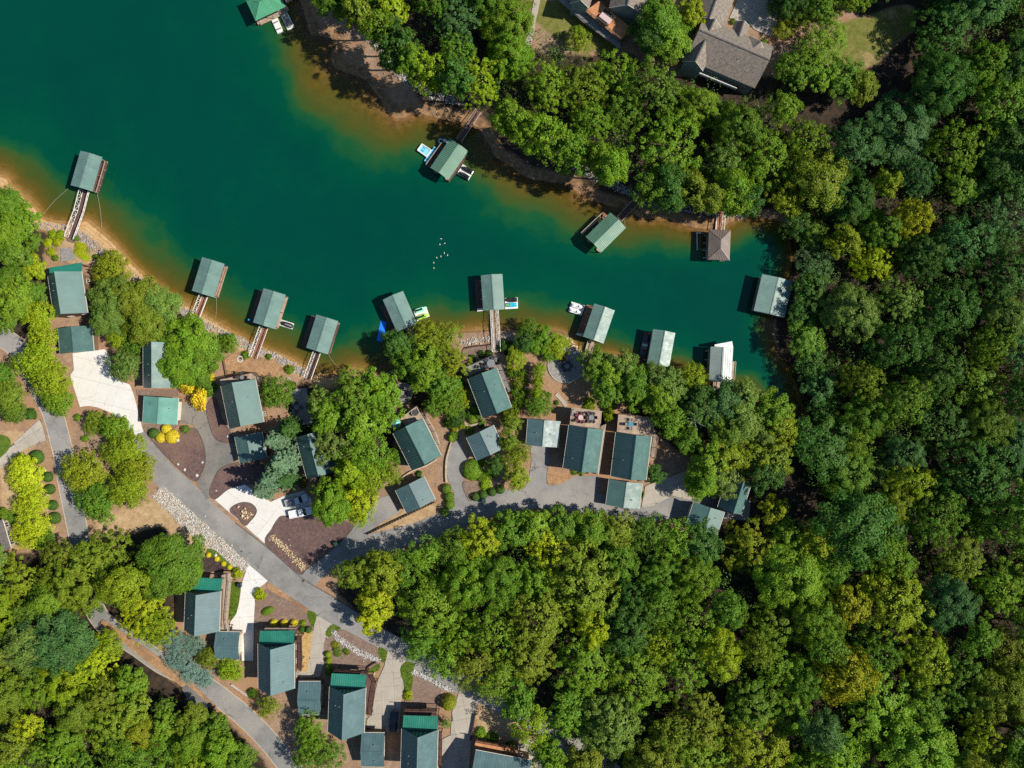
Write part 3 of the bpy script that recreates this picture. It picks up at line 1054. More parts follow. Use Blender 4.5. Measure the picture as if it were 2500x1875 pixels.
sheet('driveway', gpts("F 1720 800 K 370 955 470 1105 250 1232 110 1352 40 1440 -60 1420 -90 1330 60 1230 180 1110 290 975"), 'asphalt', 'grey drive up to the garage beside the dark fence')
sheet('driveway', gpts("K 985 425 930 510 895 590 882 750 915 850 950 930 955 1010 925 1120 1000 1130 1150 1060 1085 1010 1050 930 1025 820 1020 700 1078 628 1040 540"), 'asphalt', 'curved grey drive past the round green island')
sheet('driveway', gpts("K 1640 500 1808 528 1808 700 1785 850 1870 858 1960 830 M 190 965 410 965 385 1205 480 1228 460 1290 100 1240 K 1700 1060 1560 930 1620 830 1650 660"), 'asphalt', 'broad grey apron between the two cabins with roof decks')
sheet('driveway', gpts("B 1612 1050 1850 1060 1868 1150 1905 1310 1965 1400 2095 1398 2125 1565 2000 1625 C 1905 480 1890 600 1860 620 1770 470 1830 400 1850 200 1790 40 B 1745 1245 1612 1222"), 'asphalt_dark', 'dark grey drive beside the purple mulch bed')
slabs('driveway', gpts("B 655 600 945 562 1000 640 1010 800 1100 855 1170 880 1215 1000 1250 1150 1292 1305 1222 1338 1150 1265 1060 1178 980 1125 880 1085 800 1072 722 1082 690 980 650 860 636 795 668 750"), 'concrete_white', 'new white concrete drive curving below the leftmost garage', math.radians(-14), 4.6, 4.6, 0.03)
slabs('driveway', gpts("F 278 812 330 765 400 718 480 685 545 672 640 740 780 830 900 775 1080 730 1145 800 1148 925 1010 972 950 955 890 952 840 985 800 1040 770 1110 726 1202 640 1130 550 1048 420 935"), 'concrete_white', 'white concrete turnaround holding two white vehicles', math.radians(-38), 4.6, 4.6, 0.03)
slabs('driveway', gpts("G 762 100 850 175 938 250 870 305 815 385 822 450 815 560 812 660 806 968 692 968 700 695 590 692 600 620 655 545 680 440 690 300 720 225"), 'concrete_white', 'white concrete drive beside the cabin with long side deck', math.radians(5), 4.2, 4.2, 0.03)
slabs('driveway', gpts("G 1375 555 1522 642 1475 720 1455 800 1445 920 1440 1010 1400 1115 1185 1118 1190 1060 1285 1062 1320 880 1345 700"), 'concrete', 'tan concrete drive between two cabins with teal porches', math.radians(8), 3.2, 3.2)
slabs('driveway', gpts("I 912 600 1082 690 1030 735 1045 850 1055 920 1030 1060 1015 1330 870 1330 720 1300 722 1230 770 1150 800 960 825 860 880 740"), 'concrete', 'tan concrete drive where the dark car is parked', math.radians(4), 3.1, 3.1)
slabs('driveway', gpts("I 1565 925 1725 1022 1690 1165 1680 1250 1660 1420 1640 1700 1395 1700 1400 1400 1475 1360 1490 1150 1530 1040"), 'concrete', 'tan concrete drive partly shaded near the bottom woodland', math.radians(10), 3.1, 3.1)
slabs('driveway', gpts("B -60 1600 140 1392 365 1188 395 1280 418 1382 290 1430 150 1505 -60 1700"), 'concrete', 'slabbed pale drive joining the lane at left edge', math.radians(33), 2.6, 2.6, 0.05)
slabs('driveway', gpts("M 795 1245 830 1060 930 1010 1060 970 1180 925 1215 1000 1190 1110 1330 1148 1330 1185 1240 1178 1150 1165 1080 1142 1010 1175 900 1232"), 'concrete', 'sunlit tan concrete apron right of the second roof-deck cabin', math.radians(12), 3.3, 3.3)
slabs('driveway', gpts("P 665 165 760 -40 1110 -40 1092 215 1030 335 885 265 840 200 740 190"), 'concrete', 'concrete forecourt of the grey house at the top', math.radians(-24), 3.2, 3.2)
sheet('driveway', gpts("n 1238 1835 1288 1800 1330 1815 1300 1930 1282 1930"), 'concrete', 'short concrete drive at the bottom edge')
sheet('driveway', gpts("n 1325 1815 1352 1835 1345 1880 1320 1930 1300 1930"), 'asphalt_dark', 'dark asphalt parking strip at the bottom edge')
sheet('footpath', band("O 600 -30 575 100 552 190 540 300 500 420 440 520", 1.5), 'concrete', 'narrow concrete path running down beside the upper deck house')
sheet('footpath', band("J 1870 1150 1920 1200 1962 1262", 0.9), 'concrete', 'short cream garden path below the round patio')

_lift[0] = 0.13
BED = []


def bed(spec, mat, label, sm=True, name='mulch_bed', edge=None):
    poly = gpts(spec, sm, 4)
    BED.append(poly)
    o = sheet(name, poly, mat, label)
    if edge:
        kerb(o, poly + [poly[0]], 0.11, 0.24, edge, 'bed_edging')
    return o


bed("C 1350 40 1430 20 1600 10 1745 -20 1810 60 1850 200 1842 330 1780 450 1735 448 1640 370 1530 265 1420 150", 'mulch', 'purple mulch bed with three yellow bushes', edge='joint')
bed("B 1300 1245 1500 1240 1620 1228 1500 1330 1380 1400 1330 1340", 'mulch_pale', 'pale mulch strip below the aqua garage')
bed("B 1862 1100 1935 1000 2000 1200 2060 1280 2100 1395 1990 1395 1920 1330", 'mulch', 'mulch strip left of the third shore cabin', edge='joint')
bed("F 232 750 260 650 330 530 460 480 640 450 720 560 640 660 545 672 400 715 282 805", 'mulch', 'mulch bed between the dark drive and white turnaround', edge='joint')
bed("F 415 915 440 868 520 834 600 842 652 895 640 950 595 1005 550 1042 480 975", 'mulch', 'teardrop mulch island in the white turnaround', edge='joint')
bed("F 732 1195 790 1075 840 990 890 955 1000 978 1140 938 1300 985 1515 1030 1470 1130 1400 1195 1230 1340 1100 1440 1045 1482 900 1370", 'mulch', 'large purple mulch bed with a stone streak', edge='joint')
bed("G 825 440 870 400 930 330 1060 380 1180 450 1295 525 1340 655 1180 665 950 665 828 662", 'mulch_pale', 'mulch bed with a row of round yellow shrubs')
bed("G 940 262 1020 310 1150 400 1300 505 1270 530 1150 440 1000 360 935 310", 'straw', 'orange straw verge along the diagonal road', name='straw_bed')
bed("G 1462 760 1600 690 1700 730 1830 800 1930 860 1935 980 1850 1045 1640 1040 1470 1010 1440 900", 'mulch_pale', 'mulch bed crossed by a white stone swale')
bed("I 1140 800 1280 880 1400 950 1380 1110 1200 1115 1060 1105 1100 960", 'mulch_pale', 'mulch bed in front of the bottom teal-porch cabin')
bed("G 330 160 350 60 400 10 520 60 600 130 610 160 480 165", 'mulch_dark', 'dark mulch wedge above the cabin with long side deck')
bed("G 1235 745 1335 690 1330 800 1300 1010 1290 1055 1240 1060 1225 900", 'straw_gold', 'golden straw strip along the tan drive', name='straw_bed')
bed("B 1230 925 1600 925 1610 990 1240 985", 'mulch_pale', 'mulch gap between second cabin and aqua garage', False)
bed("K 1800 700 1860 730 1960 750 2030 780 1960 830 1880 858 1795 848", 'straw', 'orange straw triangle below the roof-deck cabin', name='straw_bed')
bed("G 590 285 690 275 680 440 650 545 595 600 580 450", 'grass', 'green grass strip beside the long side deck', name='grass_patch')
bed("G 1300 520 1340 525 1375 555 1365 620 1340 660 1310 610 1295 560", 'grass', 'leaf-shaped lawn patch at the drive mouth', name='grass_patch')
bed("G 1460 740 1470 690 1520 642 1560 655 1595 680 1530 710 1500 752", 'grass', 'curved lawn patch above the stone swale', name='grass_patch')
bed("G 1935 860 1960 850 2010 885 2005 940 1985 985 1950 960 1932 900", 'grass', 'rounded lawn patch at the end of the stone swale', name='grass_patch')
bed("I 1025 755 1080 700 1155 725 1130 790 1140 860 1120 950 1075 985 1060 900 1035 830", 'grass', 'long curved lawn patch right of the dark car drive', name='grass_patch')
bed("I 740 775 790 740 838 710 835 770 790 795 745 800", 'grass', 'small lawn wedge by the dark garden wall', name='grass_patch')
bed("C 1885 1065 1950 1090 2050 1180 2130 1260 2080 1260 1960 1170 1870 1110", 'grass', 'thin lawn strip under the long rock bank', name='grass_patch')
bed("C -40 60 60 55 100 120 60 200 -40 260", 'grass', 'lawn corner at the left edge', name='grass_patch')
bed("K 1030 850 1090 830 1180 880 1150 960 1100 1010 1060 950", 'mulch_pale', 'gravelly mulch by the round green island shrub')
bed("E 380 1010 500 960 640 1000 800 1020 900 1110 870 1170 700 1200 400 1150 370 1090", 'straw', 'bare tan yard with a fire ring', name='dirt_yard')
bed("J 1045 735 1300 700 1320 740 1310 775 1180 800 1060 850", 'mulch_pale', 'mulched terrace above the stone shoreline')
bed("A 550 1130 640 1120 690 1230 555 1250", 'patio', 'small tan paved terrace above the leftmost cabin', False, 'patio')

bed("D 930 318 960 335 1200 500 1500 700 1720 880 1940 1098 1900 1115 1650 930 1380 740 1100 520 900 350", 'straw', 'orange straw verge along the lower left lane', False, 'straw_bed')
bed("D 1640 940 1680 900 1900 1090 1860 1120 1700 1060", 'asphalt_dark', 'small grey pull-in beside the lower left lane', False, 'pull_in')
for spec, r_, lab in (("J 490 1140", 2.4, 'round stone patio under the trees beside the tan deck cabin'), ("L 300 890", 4.4, 'large round stone patio in shade by the rocky shore'),):
    x, y, z = gp(pts(spec)[0])
    poly = [(x + r_ * math.cos(t / 28 * 6.2832), y + r_ * math.sin(t / 28 * 6.2832)) for t in range(28)]
    o = sheet('patio', poly, 'patio', lab)
    kerb(o, poly + [poly[0]], 0.25, 0.25, 'wall_stone', 'patio_edging')
sheet('patio', gpts("E 955 1290 1100 1280 1160 1600 985 1620"), 'patio', 'shaded grey terrace between the trees and the third cabin')

# stones
rocks('rock_bank', [gpts("C 1368 592 1468 502 1660 680 2000 978 2212 1185 2150 1290 1900 1085 1650 872"), gpts("F 330 1170 580 1392 548 1465 400 1310")], 6500, 0.2, 0.42, 'rock_white', 'broad bank of white and tan rocks below the diagonal road', 2)
rocks('stone_streak', [band("F 775 1140 850 1190 930 1270 1020 1370 1095 1425", 1.3)], 420, 0.22, 0.42, 'rock_tan', 'streak of tan stones across the large mulch bed', 3, lift=0.18)
rocks('stone_mound', [[(gp(pts("F 562 935")[0])[0] + 1.25 * math.cos(a), gp(pts("F 562 935")[0])[1] + 1.25 * math.sin(a)) for a in np.linspace(0, 6.1, 12)]], 60, 0.3, 0.6, 'rock_tan', 'mound of tan stones on the teardrop island', 4, sink=0.6, lift=0.18)
rocks('stone_swale', [band("G 1520 690 1560 760 1610 790 1680 840 1760 890 1860 935 1945 972", 1.2)], 900, 0.16, 0.32, 'rock_bright', 'white stone swale through the mulch bed', 5, lift=0.2)
rocks('stone_swale', [band("I 1130 785 1200 815 1300 865 1400 920 1490 965", 1.0)], 650, 0.16, 0.32, 'rock_bright', 'white stone swale running into the tree shade', 6, lift=0.2)
rocks('shore_rip_rap', [band("A 350 925 480 935 600 950", 1.8), band("A 690 990 780 1060 900 1150 1020 1230", 2.0), band("A 1180 1370 1260 1440 1340 1500", 1.9)], 700, 0.25, 0.5, 'rock_grey', 'grey stone edging on the sandy beach at left', 7)
rocks('shore_rip_rap', [band("B 1590 185 1720 270 1850 355 2000 430 2150 520 E 0 590 130 670 280 760 480 855 640 945 760 985 900 1045 1000 1100 1110 1160", 1.9)], 1500, 0.25, 0.5, 'rock_grey', 'grey stone edging below the left row of docks', 8)
rocks('shore_rip_rap', [band("J 1010 690 1100 680 1200 668 1300 655", 1.6), band("J 1350 650 1450 645 1540 650", 1.4)], 380, 0.22, 0.45, 'rock_white', 'white stone edging at the middle gangway', 9)
rocks('shore_rip_rap', [band("L 300 640 340 720 420 790", 2.6), ], 260, 0.25, 0.5, 'rock_tan', 'tan stones on the small bank by the round patio', 10)
rocks('shore_rip_rap', [band("Q 1380 370 1560 420 1750 510 1950 620 2200 740 R 740 290 840 345 1000 370 1300 410 1500 440 1740 450", 2.0)], 1700, 0.25, 0.5, 'rock_grey', 'shaded grey stone edging along the far shore', 11)
rocks('shore_rip_rap', [band("N 1180 260 1290 340 1400 430 1480 540 1580 690 1750 800 1900 870 2150 920", 1.8)], 1000, 0.25, 0.5, 'rock_grey', 'shaded stone edging behind the curved beach', 12)
rocks('beach_pebbles', [band("A 700 960 850 1010 1000 1120 1150 1270 1330 1440", 1.0), band("E 100 610 330 735 620 905 880 1000 1100 1110", 1.2)], 500, 0.12, 0.28, 'rock_tan', 'scattered tan pebbles along the left beach', 13)
rocks('beach_debris', [band("N 700 60 850 200 1050 420 1200 560 1380 750 1560 920 1800 960 2100 980", 4.0), band("Q 1020 230 1120 360 1250 480 1450 600 1700 660 1900 720", 3.5)], 700, 0.08, 0.3, 'rock_grey', 'stones and debris strewn over the shaded far beach', 14)
# ------------------------------------------------------------------ buildings
LAND = []          # (short phrase, photo pixel) of things that labels can point at


def frame_from(corners, z):
    """Eave corners (clockwise in the photo, ridge along first->last) -> centre, width, length, rotation."""
    a, b, c, d = [Vector(at(p, z)) for p in corners]
    cen = (a + b + c + d) / 4
    yd = ((a + b) - (c + d)) / 2
    L_ = yd.length
    yd.normalize()
    xd = Vector((yd.y, -yd.x))
    W_ = abs((((b + c) - (a + d)) / 2).dot(xd))
    return cen, W_, L_, math.atan2(yd.y, yd.x) - math.pi / 2


def gable_roof(bm, w, l, dh, t=0.14, rib=0.6, rib_h=0.03, z=0.0, hip=0.0, x0=0.0, y0=0.0):
    """Two slopes with standing seams; hip > 0 slopes the ends too."""
    hw, hl = w / 2, l / 2
    if hip:
        top = [bm.verts.new((x0 + x, y0 + y, z + zz)) for x, y, zz in ((-hw, -hl, 0), (hw, -hl, 0), (hw, hl, 0), (-hw, hl, 0), (0, -hl + hip, dh), (0, hl - hip, dh))]
        bot = [bm.verts.new((v_.co.x, v_.co.y, v_.co.z - t)) for v_ in top[:4]]
        for f in ((1, 2, 5, 4), (3, 0, 4, 5), (0, 1, 4), (2, 3, 5)):
            bm.faces.new([top[i] for i in f])
        for i in range(4):
            bm.faces.new((bot[i], bot[(i + 1) % 4], top[(i + 1) % 4], top[i]))
        bm.faces.new(bot[::-1])
        k = int(l / rib)
        for s in (-1, 1):
            for i in range(1, k):
                y = -hl + i * l / k
                e = min((y + hl) / hip, (hl - y) / hip, 1.0)
                bar(bm, (x0 + s * hw, y0 + y, z + 0.012), (x0 + s * hw * (1 - e), y0 + y, z + dh * e + 0.012), 0.05, rib_h * 2)
            for i in range(1, int(w / rib)):
                x = -hw + i * w / int(w / rib)
                e = 1 - abs(x) / hw
                bar(bm, (x0 + x, y0 + s * hl, z + 0.012), (x0 + x, y0 + s * (hl - hip * e), z + dh * e + 0.012), 0.05, rib_h * 2)
        for sx in (-1, 1):
            for sy in (-1, 1):
                bar(bm, (x0 + sx * hw, y0 + sy * hl, z + 0.03), (x0, y0 + sy * (hl - hip), z + dh + 0.03), 0.16, 0.06)
        return
    prof = [(-hw, 0), (0, dh), (hw, 0), (hw, -t), (0, dh - t * 1.15), (-hw, -t)]
    r0 = [bm.verts.new((x0 + x, y0 - hl, z + zz)) for x, zz in prof]
    r1 = [bm.verts.new((x0 + x, y0 + hl, z + zz)) for x, zz in prof]
    for i in range(6):
        bm.faces.new((r0[i], r0[(i + 1) % 6], r1[(i + 1) % 6], r1[i]))
    for r, q in ((r0, 1), (r1, -1)):
        for f in ((0, 1, 4, 5), (1, 2, 3, 4)):
            bm.faces.new([r[i] for i in f][::q])
    if rib:
        k = max(2, int(l / rib))
        for s in (-1, 1):
            for i in range(k + 1):
                y = -hl + 0.03 + i * (l - 0.06) / k
                bar(bm, (x0 + s * hw, y0 + y, z + rib_h / 2), (x0 + s * 0.02, y0 + y, z + dh + rib_h / 2 - 0.02 * dh / hw), 0.05, rib_h)


def window(parent, c, n, w, h, pane='glass'):
    """A framed window centred at c on a wall with outward normal n (local)."""
    n = Vector(n)
    t = Vector((-n.y, n.x, 0))
    c = Vector(c)
    bm = BM()
    for a, b in (((-w / 2, -h / 2), (w / 2, -h / 2)), ((w / 2, -h / 2), (w / 2, h / 2)), ((w / 2, h / 2), (-w / 2, h / 2)), ((-w / 2, h / 2), (-w / 2, -h / 2)), ((0, -h / 2), (0, h / 2))):
        bar(bm, c + t * a[0] + Vector((0, 0, a[1])) + n * 0.03, c + t * b[0] + Vector((0, 0, b[1])) + n * 0.03, 0.09)
    f = obj('window', bm, 'trim', parent)
    bm = BM()
    q = [bm.verts.new(c + t * x + Vector((0, 0, y)) + n * 0.015) for x, y in ((-w / 2, -h / 2), (w / 2, -h / 2), (w / 2, h / 2), (-w / 2, h / 2))]
    bm.faces.new(q)
    obj('pane', bm, pane, f)
    return f


def walls(parent, w, l, z0, z1, dh, mat, name='wall'):
    bm = BM()
    hw, hl = w / 2, l / 2
    prof = [(-hw, z0), (hw, z0), (hw, z1), (0, z1 + dh), (-hw, z1)]
    a = [bm.verts.new((x, -hl, z)) for x, z in prof]
    b = [bm.verts.new((x, hl, z)) for x, z in prof]
    for i in range(5):
        bm.faces.new((a[i], a[(i + 1) % 5], b[(i + 1) % 5], b[i]))
    bm.faces.new(a)
    bm.faces.new(b[::-1])
    return obj(name, bm, mat, parent)


def railing(parent, P, z, h=1.0, mat='timber', closed=False, mid=True, name='railing'):
    bm = BM()
    n = len(P)
    for i in range(n if closed else n - 1):
        a, b = Vector((*P[i], z)), Vector((*P[(i + 1) % n], z))
        L_ = (b - a).length
        k = max(1, int(L_ / 1.7))
        for j in range(k + 1):
            p = a.lerp(b, j / k)
            bar(bm, p, p + Vector((0, 0, h)), 0.1)
        bar(bm, a + Vector((0, 0, h + 0.03)), b + Vector((0, 0, h + 0.03)), 0.14, 0.06)
        if mid:
            for f in (0.15, 0.45, 0.72):
                bar(bm, a + Vector((0, 0, h * f)), b + Vector((0, 0, h * f)), 0.045)
    return obj(name, bm, mat, parent)


def local(o, p, z):
    """Photo pixel at height z -> the thing's own axes."""
    x, y = at(p, z)
    dx, dy = x - o.location.x, y - o.location.y
    c, s = math.cos(o.rotation_euler.z), math.sin(o.rotation_euler.z)
    return (dx * c + dy * s, -dx * s + dy * c)


def deck(o, spec, zt, mat, rail=None, rail_mat='timber', posts=True, name='deck'):
    """A raised timber platform drawn from photo pixels, zt above the thing's base."""
    zw = o.location.z + zt
    P = [local(o, p, zw) for p in pts(spec)]
    bm = BM()
    prism(bm, P, zt - 0.16, zt)
    d = obj(name, bm, mat, o)
    if posts and zt > 0.5:
        for x, y in P:
            cx_, cy_ = sum(p[0] for p in P) / len(P), sum(p[1] for p in P) / len(P)
            x, y = x + (cx_ - x) * 0.06, y + (cy_ - y) * 0.06
            b = BM()
            box(b, x - 0.08, x + 0.08, y - 0.08, y + 0.08, -1.2, zt - 0.17)
            obj('post', b, 'timber', d)
    if rail:
        for seg in rail:
            railing(d, [P[i] for i in seg], zt, 1.0, rail_mat)
    return d


def garage_door(o, n, c, w, h, mat='trim'):
    n, c = Vector(n), Vector(c)
    t = Vector((-n.y, n.x, 0))
    bm = BM()
    for k in range(4):
        z0, z1 = h * k / 4 + 0.02, h * (k + 1) / 4 - 0.02
        q = []
        for d_ in (0.01, 0.06):
            q += [bm.verts.new(c + t * x + Vector((0, 0, z)) + n * d_) for x, z in ((-w / 2, z0), (w / 2, z0), (w / 2, z1), (-w / 2, z1))]
        for f in ((4, 5, 6, 7), (0, 1, 5, 4), (1, 2, 6, 5), (2, 3, 7, 6), (3, 0, 4, 7)):
            bm.faces.new([q[i] for i in f])
    return obj('garage_door', bm, mat, o)


def cabin(name, label, cat, spec, he, dh, roof='roof', wall='siding', over=0.5, porch=None, glazing=False, short=None, door=None, group='green roofed cabins of the shore road', rib=0.62, vent=True, wins=True):
    C4 = pts(spec)
    cen_px = (sum(p[0] for p in C4) / 4, sum(p[1] for p in C4) / 4)
    z0 = gp(cen_px)[2]
    cen, w, l, rz = frame_from(C4, z0 + he)
    z0 = g(cen.x, cen.y)
    cen, w, l, rz = frame_from(C4, z0 + he)
    o = thing(name, label, cat, (cen.x, cen.y, z0), rz, group)
    if short:
        LAND.append((short, cen_px))
    ww, wl_ = w - 2 * over, l - 2 * over * 0.7
    drop = dh * over / (w / 2)
    wa = walls(o, ww, wl_, -1.6, he + drop * 0.75 - 0.14, dh * ww / w, wall)
    bm = BM()
    gable_roof(bm, w, l, dh, z=he, rib=rib)
    rf = obj('roof', bm, roof, o)
    bm = BM()
    for s in (-1, 1):
        q = [(0, 0), (s * 0.16, -0.16 * dh / (w / 2))]
        vs = [bm.verts.new((x, y, he + dh + 0.055 + zz)) for y in (-l / 2 - 0.02, l / 2 + 0.02) for x, zz in q]
        bm.faces.new((vs[0], vs[1], vs[3], vs[2]))
    obj('ridge_cap', bm, roof, rf)
    if vent:
        for k in range(2):
            b = BM()
            x, y = RNG.choice((-1, 1)) * w * RNG.uniform(0.12, 0.3), RNG.uniform(-0.3, 0.3) * l
            zt = he + dh * (1 - abs(x) / (w / 2))
            tube(b, [(x, y, zt - 0.1), (x, y, zt + 0.32)], 0.07, 8)
            tube(b, [(x, y, zt + 0.30), (x, y, zt + 0.38)], [0.12, 0.10], 8)
            obj('vent_pipe', b, 'grey', rf)
    for s in (-1, 1):
        bm = BM()
        bar(bm, (s * (w / 2 + 0.05), -l / 2, he - 0.09), (s * (w / 2 + 0.05), l / 2, he - 0.09), 0.1, 0.1)
        obj('gutter', bm, 'trim', rf)
    if wins:
        for s in (-1, 1):
            for k in range(3):
                window(o, (s * ww / 2, -wl_ / 2 + wl_ * (k + 0.5) / 3, min(1.7, he * 0.55)), (s, 0, 0), 1.1, 1.2)
        for k in (-1, 1):
            window(o, (k * ww * 0.25, -wl_ / 2, min(1.7, he * 0.55)), (0, -1, 0), 1.1, 1.2)
        b = BM()
        box(b, -0.5, 0.5, wl_ / 2 + 0.005, wl_ / 2 + 0.06, 0.05, 2.1)
        dr = obj('door', b, 'timber_dark', o)
        b = BM()
        box(b, 0.32, 0.38, wl_ / 2 + 0.061, wl_ / 2 + 0.12, 0.95, 1.1)
        obj('handle', b, 'grey', dr)
    if door:
        sgn = -1 if door == 'S' else 1
        ax = {'S': (0, -1, 0), 'N': (0, 1, 0), 'E': (1, 0, 0), 'W': (-1, 0, 0)}[door]
        c = (0, ax[1] * wl_ / 2, 0.05) if ax[1] else (ax[0] * ww / 2, 0, 0.05)
        garage_door(o, ax, c, min(4.6, (ww if ax[1] else wl_) - 1.2), min(2.3, he - 0.4))
    if porch:
        depth, zt, mat = porch
        bm = BM()
        y0, y1 = wl_ / 2 + 0.02, l / 2 + depth
        hw = w / 2 - 0.15
        vs = [bm.verts.new(p) for p in ((-hw, y0, zt), (hw, y0, zt), (hw, y1, zt - 0.75), (-hw, y1, zt - 0.75), (-hw, y0, zt - 0.12), (hw, y0, zt - 0.12), (hw, y1, zt - 0.87), (-hw, y1, zt - 0.87))]
        for f in ((0, 1, 2, 3), (7, 6, 5, 4), (0, 4, 5, 1), (1, 5, 6, 2), (2, 6, 7, 3), (3, 7, 4, 0)):
            bm.faces.new([vs[i] for i in f])
        k = int(w / 0.5)
        for i in range(k + 1):
            x = -hw + 0.03 + (2 * hw - 0.06) * i / k
            bar(bm, (x, y0, zt + 0.025), (x, y1, zt - 0.725), 0.05, 0.05)
        pr = obj('porch_roof', bm, mat, o)
        for k in range(4):
            b = BM()
            x = -hw + 0.2 + (2 * hw - 0.4) * k / 3
            box(b, x - 0.09, x + 0.09, y1 - 0.4, y1 - 0.22, -1.0, zt - 0.78)
            obj('post', b, 'timber', pr)
    if glazing:
        # tall panes that follow the gable
        k = 6
        for i in range(k):
            xa, xb = -ww * 0.36 + ww * 0.72 * i / k + 0.05, -ww * 0.36 + ww * 0.72 * (i + 1) / k - 0.05
            zt = lambda x: he - 0.2 + dh * (1 - abs(x) / (w / 2)) - 0.35
            b = BM()
            vs = [b.verts.new((x, wl_ / 2 + 0.03, z)) for x, z in ((xa, he - 0.1), (xb, he - 0.1), (xb, zt(xb)), (xa, zt(xa)))]
            b.faces.new(vs)
            f = obj("window", b, "glass", o)
            b = BM()
            for p, q in zip(vs_ := [(xa, he - 0.1), (xb, he - 0.1), (xb, zt(xb)), (xa, zt(xa))], vs_[1:] + vs_[:1]):
                bar(b, (p[0], wl_ / 2 + 0.05, p[1]), (q[0], wl_ / 2 + 0.05, q[1]), 0.09)
            obj('frame', b, 'timber_dark', f)
    return o


CAB, GAR = 'green roofed cabins', 'green roofed garages'
h1 = cabin('cabin', 'green roofed cabin with teal porch nearest the left beach', 'cabin', "A 430 1388 732 1332 790 1722 487 1745", 4.6, 3.7, porch=(2.3, 4.4, 'teal'), short='the leftmost shore cabin', group=CAB)
deck(h1, "A 740 1260 775 1400 800 1560 850 1640 820 1660 790 1600 770 1480 735 1330", 1.6, 'deck_red', [(0, 1, 2, 3)], 'timber_pale')
cabin('garage', 'garage with pale green roof above the curving white drive', 'garage', "B 520 375 825 348 845 578 540 606", 2.8, 1.3, 'roof', short='the leftmost garage', door='S', group=GAR, wins=False)
h2 = cabin('cabin', 'green roofed cabin half hidden under a round broad tree', 'cabin', "B 1305 500 1560 505 1595 915 1272 908", 4.4, 3.5, short='the second shore cabin', group=CAB)
cabin('garage', 'small garage with pale aqua ribbed roof beside dark drive', 'garage', "B 1297 992 1607 995 1592 1240 1282 1226", 2.8, 1.2, 'roof_pale', short='the pale aqua garage', door='E', group=GAR, wins=False, rib=0.42)
h3 = cabin('cabin', 'green roofed cabin with furnished deck facing the fire ring yard', 'cabin', "E 330 1262 637 1202 720 1590 402 1645", 4.6, 3.6, short='the cabin by the fire ring', group=CAB)
deck(h3, "E 320 1205 635 1140 690 1180 700 1240 650 1250 640 1195 330 1258", 2.2, 'deck_tan', [(0, 1), (1, 2, 3)], 'timber_dark')
cabin('garage', 'garage partly hidden by the blue green conifers', 'garage', "F 452 246 700 200 745 440 500 478", 2.8, 1.4, short='the garage beside the conifers', door='W', group=GAR, wins=False)
cabin('cabin', 'dark roofed cabin in deep shade under the largest tree', 'cabin', "F 992 248 1290 180 1370 560 1112 618", 4.0, 3.0, short='the shaded cabin', group=CAB)
h5 = cabin('cabin', 'green roofed cabin with tan wraparound deck and hot tub', 'cabin', "K 405 400 668 258 838 595 573 735", 4.6, 3.6, short='the cabin with the tan deck', group=CAB)
deck(h5, "K 470 270 620 155 650 215 690 205 790 380 830 500 780 520 665 262 520 330", 2.4, 'deck_tan', [(0, 1, 2), (3, 4, 5)], 'timber_pale')
cabin('garage', 'garage directly above the long dark fence', 'garage', "K 425 915 682 780 788 1002 525 1115", 2.8, 1.4, 'roof_grey', short='the garage above the fence', door='W', group=GAR, wins=False)
h6 = cabin('cabin', 'central green roofed cabin with grey furnished deck', 'cabin', "J 1070 1012 1343 914 1464 1262 1220 1378", 4.4, 3.3, short='the central cabin', group=CAB)
deck(h6, "J 1040 918 1325 795 1345 815 1370 880 1060 990", 2.2, 'deck_grey', [(0, 1, 2, 3)], 'dark_grey')
deck(h6, "J 1345 820 1400 940 1465 1120 1440 1130 1370 960 1335 880", 2.2, 'deck_grey', [(0, 1, 2)], 'dark_grey', name='side_deck')
cabin('garage', 'garage beside the central cabin with a tree shadow on it', 'garage', "K 1060 435 1312 325 1405 540 1160 636", 2.8, 1.4, 'roof_grey', short='the central garage', door='W', group=GAR, wins=False)
cabin('garage', 'pale grey roofed garage left of the big roof-deck cabin', 'garage', "K 1615 264 1912 292 1885 532 1605 496", 2.8, 1.3, 'roof_grey', short='the pale grey garage', door='S', group=GAR, wins=False)
h7 = cabin('cabin', 'dark green roofed cabin with sunny deck of outdoor tables', 'cabin', "M 150 508 452 545 408 935 84 896", 4.4, 3.5, short='the sunny deck cabin', group=CAB)
deck(h7, "M 165 350 440 385 428 520 470 500 405 960 385 955 448 545 150 505", 2.5, 'deck_tan', [(0, 1), (3, 4)], 'timber_pale')
h8 = cabin('cabin', 'dark green roofed cabin with shaded deck, right of the sunny deck', 'cabin', "M 572 570 880 610 845 1005 514 966", 4.4, 3.5, short='the shaded deck cabin', group=CAB)
deck(h8, "M 590 405 890 442 900 560 940 620 915 800 880 800 880 615 575 568", 2.5, 'deck_tan', [(0, 1), (1, 2, 3, 4)], 'timber')
cabin('garage', 'green roofed garage in the middle of the right lane', 'garage', "M 507 987 806 1040 775 1264 477 1226", 2.8, 1.3, 'roof', short='the lane garage', door='W', group=GAR, wins=False)
cabin('garage', 'garage dappled by tree shade at the lane end', 'garage', "M 1270 1188 1545 1300 1475 1500 1200 1412", 3.4, 1.2, 'roof', short='the dappled garage', door='W', group=GAR, wins=False)
cabin('cabin', 'half hidden cabin among trees at the lane end', 'cabin', "M 1560 1000 1795 1015 1700 1300 1480 1262", 3.6, 2.8, short='the hidden cabin', group=CAB)
h11 = cabin('cabin', 'cabin with small teal porch and long pale side deck', 'cabin', "G 195 372 512 302 500 708 180 692", 5.0, 3.7, 'roof_grey', porch=(2.6, 4.8, 'teal'), short='the side deck cabin', group=CAB)
